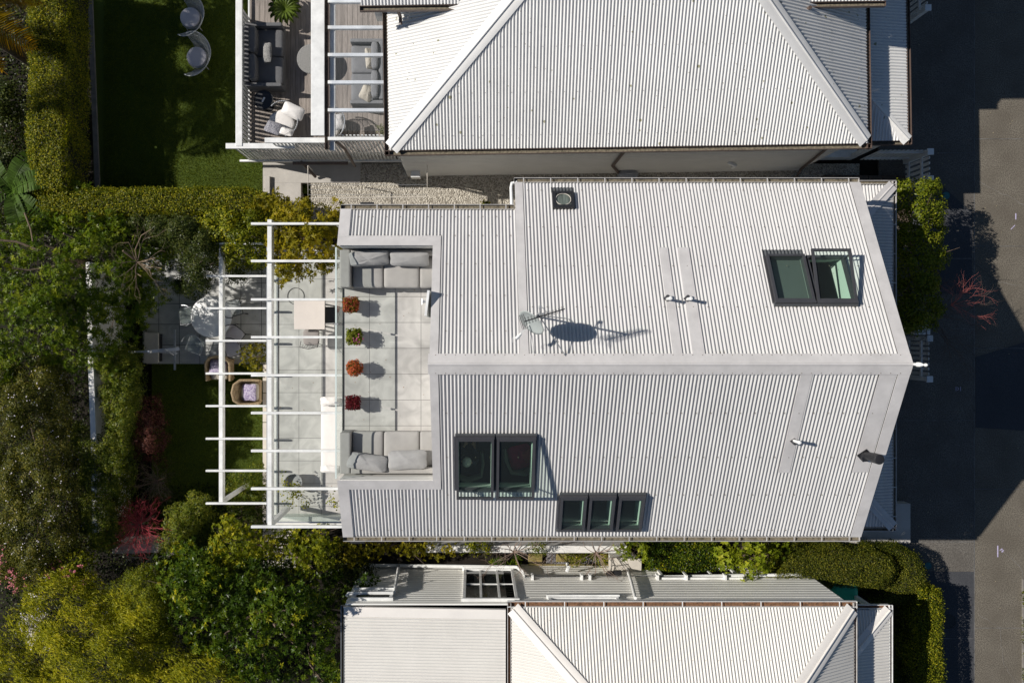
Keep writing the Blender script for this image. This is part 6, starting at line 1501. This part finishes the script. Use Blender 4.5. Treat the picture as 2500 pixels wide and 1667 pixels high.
poly = [(355,1165),(395,1160),(395,1215),(360,1215)]
t,b = plant('shrub','small silvery grey green shrub beneath the bare brown twigs','shrub',poly,-.75); crown(poly,-.5,-.2,'leaf',.05,.02,leaf_mat('silvery_leaves',[(0,(.05,.07,.05)),(1,(.16,.20,.15))],.5,.2,.2),t,Rm=.3,rc=.12,lai=1.6,name='foliage')
t,b = plant('red_stemmed_shrub','leafless shrub of bright crimson twigs at the lower left','shrub',[(337,1282)]*3,-.75); b = at(337,1282,.6); b.z=-.8; twigs(t,b+Vector((0,0,1.3)),40,.42,.010,twigRed,3,1.05,.6,seed=5,brn=3); f = MB(); f.cyl(b,b+Vector((0,0,1.35)),.04,.03); part('stem',f,twigBr,t)
f = MB(); p = at(412,1250,-.3); f.tube([at(400,1290,-.5),at(412,1262,-.2),at(418,1238,0)],[.05,.045,.04],8); f.tube([at(400,1290,-.5),at(425,1300,-.5)],[.05,.03],7); solo('garden_log',f,limM,'bare grey stump of a limb beside the crimson twigs','log')
poly = [(415,1250),(470,1205),(510,1215),(520,1260),(480,1290),(440,1330),(400,1360),(370,1335),(395,1300)]
t,b = plant('shrub','fine leaved green shrub right of the crimson twigs','shrub',poly,-.8); o,CC = crown(poly,.5,1.3,'leaf',.055,.03,hedgeD,t,Rm=.5,rc=.17,lai=2.3,name='foliage',varb=.15); limbs(t,b,CC,barkM,.03,5)
poly = [(556,1150),(640,1135),(650,1230),(560,1235)]
t,b = plant('shrub','dark green shrub inside the lower end of the small pergola','shrub',poly,-.75); crown(poly,-.1,.35,'leaf',.055,.03,hedgeD,t,Rm=.4,rc=.15,lai=2.1,name='foliage',varb=.05)
t,b = plant('bare_shrub','tangle of bare reddish brown twigs under the lower pergola corner','shrub',[(590,1262)]*3,-.75); twigs(t,b,20,.45,.007,twigBr,2,1.1,.7,seed=18)
poly = [(600,840),(648,838),(650,905),(620,920),(596,890),(588,862)]
t,b = plant('shrub','small olive star leaved bush at the corner of patio and lawn','shrub',poly,-.7); o,CC = crown(poly,.1,.7,'ros',.075,.032,oliveM,t,Rm=.3,rc=.13,lai=1.9,k=6,name='foliage',varb=-.25); limbs(t,b,CC,barkM,.025,4)
# --- big glossy tree and its neighbours, lower left
poly = [(395,1345),(440,1320),(500,1330),(560,1345),(640,1350),(740,1380),(800,1400),(850,1430),(900,1400),(930,1390),(900,1470),(850,1478),(832,1500),(828,1700),(640,1700),(560,1620),(470,1590),(430,1540),(410,1480),(385,1420)]
t,b = plant('broadleaf_tree','large dark glossy leaved tree filling the lower left beside the cream lean-to','tree',poly,-.8,base=(620,1500)); o,CC = crown(poly,1.5,3.4,'ros',.115,.042,glossM,t,Rm=1.3,nz=.5,rc=.25,dens=.8,lai=2.1,k=6,up=.45,fill=.3,gap=.42,ragged=20); limbs(t,b,CC,barkM,.10,9)
poly = [(500,1340),(520,1280),(560,1262),(640,1290),(700,1300),(790,1300),(830,1320),(835,1370),(780,1400),(760,1440),(720,1420),(690,1370),(620,1370),(560,1410),(520,1390)]
t,b = plant('broadleaf_tree','yellow tipped bushy tree just below the end of the tall pergola','tree',poly,-.8,base=(640,1340)); o,CC = crown(poly,1.6,3.0,'ros',.085,.034,yelM,t,Rm=.8,nz=.22,rc=.20,dens=.8,lai=2.1,k=6,up=.5,gap=.3,ragged=18); limbs(t,b,CC,barkM,.08,10)
poly = [(-60,1570),(40,1500),(70,1440),(130,1400),(190,1395),(240,1400),(268,1440),(300,1440),(330,1470),(380,1480),(420,1540),(460,1580),(560,1615),(620,1700),(-60,1700)]
t,b = plant('bamboo_clump','feathery yellow green bamboo thicket in the lower left corner','bamboo',poly,-.8); o,CC = crown(poly,1.6,2.7,'bam',.13,.022,bambM,t,Rm=1.6,nz=.45,rc=.24,dens=.8,lai=2.1,name='foliage',gap=.45,fill=.2); limbs(t,b,CC,mat('bamboo_cane',(.30,.25,.06),.5),.03,14,'cane')
t,b = plant('flowering_shrub','mass of small white blossom on the left side of the bamboo','shrub',[(85,1530)]*3,-.8); P_ = atv(NPR.normal(85,14,60),NPR.normal(1525,28,60),NPR.uniform(1.9,2.3,60)); limbs(t,b,P_,barkM,.03,6); blossoms(t,P_,380,whiteBl,.08,.016,clu=2)
poly = [(270,1420),(330,1390),(380,1380),(400,1440),(420,1500),(430,1590),(380,1570),(330,1500)]
t,b = plant('shrub','tiny leaved shrub between the bamboo and the big glossy tree','shrub',poly,-.8); o,CC = crown(poly,1.3,2.3,'leaf',.04,.022,yelM,t,Rm=.5,rc=.18,lai=2.2,name='foliage',varb=-.1); limbs(t,b,CC,barkM,.04,5)
t,b = plant('bare_shrub','pale grey bare twigs between the low wall and the bamboo','shrub',[(330,1385)]*3,.2); twigs(t,b,12,.6,.010,mat('grey_twigs',(.30,.27,.23),.8),2,1.1,.6,seed=28)
# --- vine in bowl and on the house corner
poly = [(682,1172),(706,1168),(728,1180),(735,1200),(755,1215),(745,1235),(715,1240),(700,1215),(690,1205)]
crown(poly,MID+.25,MID+.5,'leaf',.07,.05,yelM,bw,Rm=.3,rc=.11,lai=.8,fill=.1,name='foliage',varb=.1)
f = MB()
for (a_,b2) in (((700,1185),(800,1205)),((710,1195),(770,1230)),((705,1180),(760,1200))): f.tube([at(*a_,MID+.4),at((a_[0]+b2[0])/2,(a_[1]+b2[1])/2-6,MID+.5),at(*b2,MID+.3)],.005,4)
part('stem',f,twigBr,bw)
poly = [(812,1205),(826,1212),(828,1240),(816,1236),(804,1222)]
t,b = plant('vine','small trailing vine with pale leaves by the lower corner of the roof','vine',poly,MID); crown(poly,3.1,3.4,'leaf',.07,.05,yelM,t,Rm=.2,rc=.08,lai=.9,fill=.1,name='foliage'); f = MB(); f.tube([b,(b.x+.1,b.y,b.z+.8),(b.x+.05,b.y,3.2)],.008,5); part('stem',f,twigBr,t)
# --- side garden
poly = [(826,1320),(870,1322),(960,1326),(1060,1326),(1115,1326),(1100,1360),(1040,1355),(1010,1362),(960,1345),(900,1372),(850,1372),(822,1365)]
t,b = plant('shrub','olive leaved shrubs spilling from under the lower left gutter','shrub',poly,-.3); o,CC = crown(poly,1.4,2.0,'ros',.08,.034,oliveM,t,Rm=.4,nz=.15,rc=.16,lai=1.9,k=6,name='foliage',varb=-.12,gap=.45); limbs(t,b,CC,barkM,.04,8)
poly = [(830,1370),(900,1375),(920,1400),(870,1440),(830,1480),(800,1420)]
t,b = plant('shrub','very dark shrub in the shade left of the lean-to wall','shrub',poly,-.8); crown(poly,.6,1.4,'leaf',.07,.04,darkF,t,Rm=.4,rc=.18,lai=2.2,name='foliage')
poly = [(1200,1365),(1262,1362),(1270,1390),(1210,1392)]
t,b = plant('shrub','low strap leaved green plant under the left bare tree','plant',poly,-.05); crown(poly,.1,.35,'ros',.16,.03,glossM,t,Rm=.2,rc=.1,lai=1.5,k=8,name='foliage',varb=.1)
poly = [(1118,1324),(1190,1324),(1215,1332),(1190,1352),(1150,1346),(1120,1358)]
t,b = plant('shrub','sprawling green shrub against the boundary wall left of the first bare tree','shrub',poly,-.05); o,CC = crown(poly,.95,1.35,'leaf',.06,.034,hedgeM,t,Rm=.3,rc=.13,lai=1.8,name='foliage',varb=-.05); limbs(t,b,CC,barkM,.03,4)
t,b = plant('bare_shrub','thin brown twigs arching over the wall between the two bare trees','shrub',[(1352,1338)]*3,-.05); twigs(t,b+Vector((0,0,.6)),14,.42,.007,twigBr,2,1.,.5,seed=61); f = MB(); f.cyl(b,b+Vector((0,0,.65)),.025,.018); part('stem',f,twigBr,t)
poly = [(1290,1325),(1335,1325),(1330,1350),(1300,1352)]
t,b = plant('shrub','small green shrub overlapping the white boundary wall','shrub',poly,-.05); crown(poly,.9,1.3,'leaf',.05,.03,hedgeD,t,Rm=.2,rc=.12,lai=2.,name='foliage',varb=.1)
poly = [(1375,1345),(1440,1340),(1480,1352),(1470,1375),(1420,1370),(1385,1372)]
t,b = plant('shrub','low leafy groundcover plant among the pebbles','plant',poly,-.05); crown(poly,.1,.3,'leaf',.07,.035,yelM,t,Rm=.2,rc=.1,lai=1.6,name='foliage',fill=.1,varb=-.1)
poly = [(1505,1335),(1545,1322),(1580,1325),(1582,1352),(1570,1372),(1530,1358),(1508,1358)]
t,b = plant('shrub','yellow green star leaved bush above the cream planter box','shrub',poly,-.05); o,CC = crown(poly,1.1,1.6,'ros',.085,.035,limeM,t,Rm=.3,rc=.13,lai=1.9,k=6,name='foliage',varb=-.1); limbs(t,b,CC,barkM,.03,5)
hedge('dark glossy hedge section between the yellow bush and the lime green shrub','hedge',[(1575,1328),(1660,1324),(1750,1326),(1752,1402),(1690,1408),(1640,1400),(1582,1392)],-.05,.75,glossM,L=.06,W=.032,d=2200,nz=.05,round_=.2,varb=.0)
poly = [(1750,1340),(1790,1322),(1850,1320),(1930,1322),(1938,1345),(1910,1365),(1900,1400),(1880,1420),(1872,1450),(1855,1430),(1800,1430),(1790,1395),(1760,1385)]
t,b = plant('shrub','bright lime green broad leaved shrub left of the clipped oval hedge','shrub',poly,-.05); o,CC = crown(poly,.9,1.7,'ros',.12,.055,limeM,t,Rm=.6,nz=.1,rc=.17,lai=2.2,k=6,up=.3,name='foliage',ragged=10); limbs(t,b,CC,barkM,.05,8)
hedge('long clipped oval hedge of tiny olive leaves below the house corner','hedge',[(1885,1400),(1900,1365),(1960,1348),(2060,1342),(2140,1346),(2180,1362),(2190,1390),(2180,1420),(2150,1436),(2100,1438),(2040,1436),(1960,1442),(1900,1446),(1878,1430)],-.05,1.3,topiM,L=.042,W=.024,d=4200,nz=.03,round_=.3)
hedge('lower rounded clipped hedge wrapping the street end of the oval hedge','hedge',[(2120,1336),(2200,1334),(2240,1352),(2262,1390),(2268,1430),(2262,1470),(2235,1478),(2140,1474),(2160,1450),(2195,1425),(2205,1390),(2190,1362),(2150,1348)],-.05,1.05,topiM,L=.042,W=.024,d=3600,nz=.03,round_=.2,varb=-.05)
hedge('narrow sunlit hedge running down the pavement edge at the bottom right','hedge',[(2250,1442),(2300,1440),(2305,1500),(2300,1560),(2306,1620),(2312,1720),(2245,1720),(2240,1600),(2238,1500)],-.05,1.25,hedgeM,L=.055,W=.03,d=2800,nz=.06,round_=.12,varb=-.05)
poly = [(2185,1480),(2235,1480),(2235,1700),(2190,1700)]
t,b = plant('shrub','dark planting between the lower veranda and the narrow hedge','shrub',poly,-.05); crown(poly,.1,.4,'leaf',.07,.035,darkF,t,Rm=.2,rc=.16,lai=1.6,name='foliage')
for (px,py,sd,lb,bias) in ((1253,1342,2,'bare tree rooted at the boundary wall near the six paned window',(0,-.25,0)),(1452,1345,3,'bare tree rooted at the boundary wall left of the cream planter box',(0,-.3,0))):
    t,b = plant('bare_tree',lb,'tree',[(px,py)]*3,-.05); f = MB(); top = b+Vector((.02,-.03,1.1)); f.tube([b,b.lerp(top,.5)+Vector((.02,0,0)),top],[.045,.04,.035],8); part('trunk',f,twigBr,t,smooth=True)
    twigs(t,top,13,.55,.011,mat('grey_brown_twigs',(.24,.17,.13),.7) if sd==2 else bpy.data.materials['grey_brown_twigs'],3,1.,.55,seed=sd,bias=bias,brn=2)
# --- street side
poly = [(2186,470),(2195,440),(2230,432),(2262,440),(2285,436),(2300,470),(2302,520),(2305,580),(2300,640),(2296,720),(2290,800),(2200,810),(2190,700),(2186,600)]
t,b = plant('shrub','tall glossy shrub on the street side, sunlit at its top corner and shaded below','shrub',poly,-.05); o,CC = crown(poly,1.9,2.5,'leaf',.085,.045,leaf_mat('camellia_leaves',[(0,(.03,.055,.006)),(.5,(.12,.16,.014)),(1,(.30,.30,.03))],.28,.3,.3),t,Rm=.5,nz=.12,rc=.2,lai=3.0,name='foliage'); limbs(t,b,CC,barkM,.06,8)
t,b = plant('bare_tree','leafless tree with coral red outer twigs beside the letterbox','tree',[(2250,772)]*3,-.05); f = MB(); top = b+Vector((.05,.0,1.3)); f.tube([b,b.lerp(top,.5)+Vector((.02,0,0)),top],[.05,.04,.035],8); part('trunk',f,twigBr,t,smooth=True)
twigs(t,top,14,.75,.012,mat('dark_twigs',(.10,.07,.055),.8),3,1.,.45,seed=31,brn=3)
twigs(t,top+Vector((.12,.25,.75)),13,.5,.0042,twigCoral,2,.9,.75,seed=44,bias=(.45,.35,.35),brn=3,name='young_twig')
f = MB(); rg = random.Random(77)
kerbp = []
C_ = []
for i in range(420):
    y = -rg.uniform(7.2,9.8); x = 15.64+rg.gauss(0,.04); 
    if math.sin(y*5)+math.sin(y*13.) > -.3: C_.append((x,y,.05))
C_ = np.array(C_); n = len(C_); ax = unit(n); ax[:,2] = abs(ax[:,2])+.3
o = leafmesh('kerb_weeds',C_,ax,unit(n),NPR.uniform(.05,.12,n),np.full(n,.02),NPR.uniform(0,1,n),grassL); props(o,'tufts of yellow green weeds growing along the kerb joint','weeds',kind='stuff')
for nm,x0,x1,y0,y1,zz_,n,lb in (('lawn_turf',-9.38,-6.16,-8,-.83,LAWN,70000,'short green grass blades of the shaded garden lawn'),('neighbour_turf',-10.6,-4.75,4.15,10,NL,110000,'short green grass blades of the neighbour lawn')):
    gx = NPR.uniform(x0,x1,n); gy = NPR.uniform(y0,y1,n); T = np.stack([NPR.normal(0,.5,n),NPR.normal(0,.5,n),np.full(n,.6)],1)
    o = leafmesh(nm,np.stack([gx,gy,np.full(n,zz_)],1),T,unit(n),NPR.uniform(.03,.055,n),np.full(n,.012),NPR.uniform(0,1,n),turfL); props(o,lb,'grass',kind='stuff')
# --- deck plants of the neighbour
def potted(px,py,zg,lb,r,h,mode,m,L,W,n,k=6,up=.8,cat='potted plant'):
    c = at(px,py,zg+h); t = thing('potted_plant',lb,cat,(c.x,c.y,zg)); f = MB(); f.lathe((c.x,c.y,zg),[(r*.45,0),(r*.6,h*.35),(r*.52,h*.35),(r*.45,h*.3)],18); part('pot',f,potM,t,smooth=True)
    C = np.array([[c.x,c.y,zg+h*.55]])+unit(n)*np.array([r,r,h*.4])*NPR.uniform(.3,1,(n,1)); ax = C-np.array([[c.x,c.y,zg+h*.2]])
    if mode == 'fern':
        f = MB()
        for i in range(16): frond(f,(c.x,c.y,zg+h*.4),i*.4+.1,r*1.5,h*.5,.10,22,h*.35,i)
        part('frond',f,m,t)
    else: C2,T,Nn,LL,WW = rosettes(C,ax+np.array([0,0,.3]),k,L,W,up); leafmesh('foliage',C2,T,Nn,LL,WW,np.repeat(NPR.uniform(0,1,n),k),m,t)
    return t
fernM = mat('fern_fronds',(.09,.13,.012),.5,var=.5,vs=4)
potted(690,14,ND,'bright green potted fern at the top of the neighbour deck',.30,.55,'fern',fernM,.1,.03,10)
potted(931,307,ND,'small potted olive tree with thin grey leaves under the deck pergola',.2,.9,'ros',leaf_mat('olive_tree_leaves',[(0,(.07,.08,.05)),(1,(.22,.23,.17))],.5,.2,.2),.06,.014,90,5)
potted(1186,497,0,'small leafy green plant in the shaded gravel beside the gutter',.14,.25,'ros',hedgeM,.06,.025,30,5)
f = MB(); rg = random.Random(19)
for i in range(46):
    if i < 16: x,y,z = rg.uniform(-2.95,-.95),rg.uniform(-2.2,1.2),DECK+.004
    elif i < 34: x,y,z = rg.uniform(-5.1,-3.1),rg.uniform(-4.4,2.2),MID+.004
    else: x,y,z = rg.uniform(-7.5,-5.4),rg.uniform(-.6,1.4),PATIO+.004
    a = rg.uniform(0,6.28); L = rg.uniform(.02,.045); u = Vector((math.cos(a),math.sin(a),0)); v = Vector((-u.y,u.x,0)); c = Vector((x,y,z)); f.add([c,c+u*L*.5+v*L*.22,c+u*L+Vector((0,0,.006)),c+u*L*.5-v*L*.22],[(0,1,2,3)])
props(solo('fallen_leaves',f,mat('fallen_leaf',(.28,.14,.04),.8,var=.5,vs=3),kind='stuff'),'a few small dry leaves blown over the terrace tiles','leaves')
# --- planters on the roof deck
sucA = leaf_mat('red_green_succulent',[(0,(.06,.08,.01)),(.34,(.20,.18,.02)),(.5,(.36,.06,.03)),(1,(.52,.14,.07))],.4,.2,.35)
sucB = leaf_mat('green_succulent',[(0,(.05,.09,.01)),(.6,(.18,.21,.03)),(1,(.32,.30,.05))],.4,.2,.3)
sucC = leaf_mat('orange_flower',[(0,(.10,.14,.02)),(.3,(.30,.10,.02)),(.6,(.62,.13,.05)),(1,(.80,.25,.13))],.5,.2,.2)
sucD = leaf_mat('dark_red_leaf',[(0,(.03,.05,.01)),(.25,(.10,.012,.015)),(1,(.26,.03,.04))],.4,.2,.2)
for (t,c,r,sq),m in zip(PLANT,(sucA,sucB,sucC,sucD)):
    n = 620; u = NPR.uniform(-1,1,(n,2)); 
    if not sq: a_ = NPR.uniform(0,6.28,n); q_ = np.sqrt(NPR.uniform(0,1,n)); u = np.stack([np.cos(a_)*q_,np.sin(a_)*q_],1)
    rr_ = r*1.1; u = u*(1-.12*np.abs(u[:,:1]*u[:,1:])*sq); e = np.maximum(abs(u[:,0]),abs(u[:,1])) if sq else np.hypot(u[:,0],u[:,1])
    z = DECK+.26+(.10 if sq else .17)*np.sqrt(np.clip(1-e**(4 if sq else 2),0,1))+NPR.uniform(-.04,.03,n)
    C = np.stack([c.x+u[:,0]*rr_,c.y+u[:,1]*rr_,z],1)+NPR.normal(0,.016,(n,3)); ax = np.concatenate([u*.7,np.full((n,1),.8)],1)+NPR.normal(0,.3,(n,3))
    C2,T,Nn,LL,WW = rosettes(C,ax,5,.036,.018,.6); leafmesh('foliage',C2,T,Nn,LL,WW,np.repeat(np.clip(NPR.normal(.5,.25,n),0,1),5),m,t)
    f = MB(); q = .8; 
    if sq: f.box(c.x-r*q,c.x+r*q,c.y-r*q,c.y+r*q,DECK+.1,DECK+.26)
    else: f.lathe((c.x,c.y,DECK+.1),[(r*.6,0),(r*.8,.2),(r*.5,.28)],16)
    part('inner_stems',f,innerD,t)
    if m is sucB: blossoms(t,np.array([[c.x+.07,c.y-.08,DECK+.27]]),46,mat('magenta_bloom',(.50,.08,.22),.6),.09,.014)
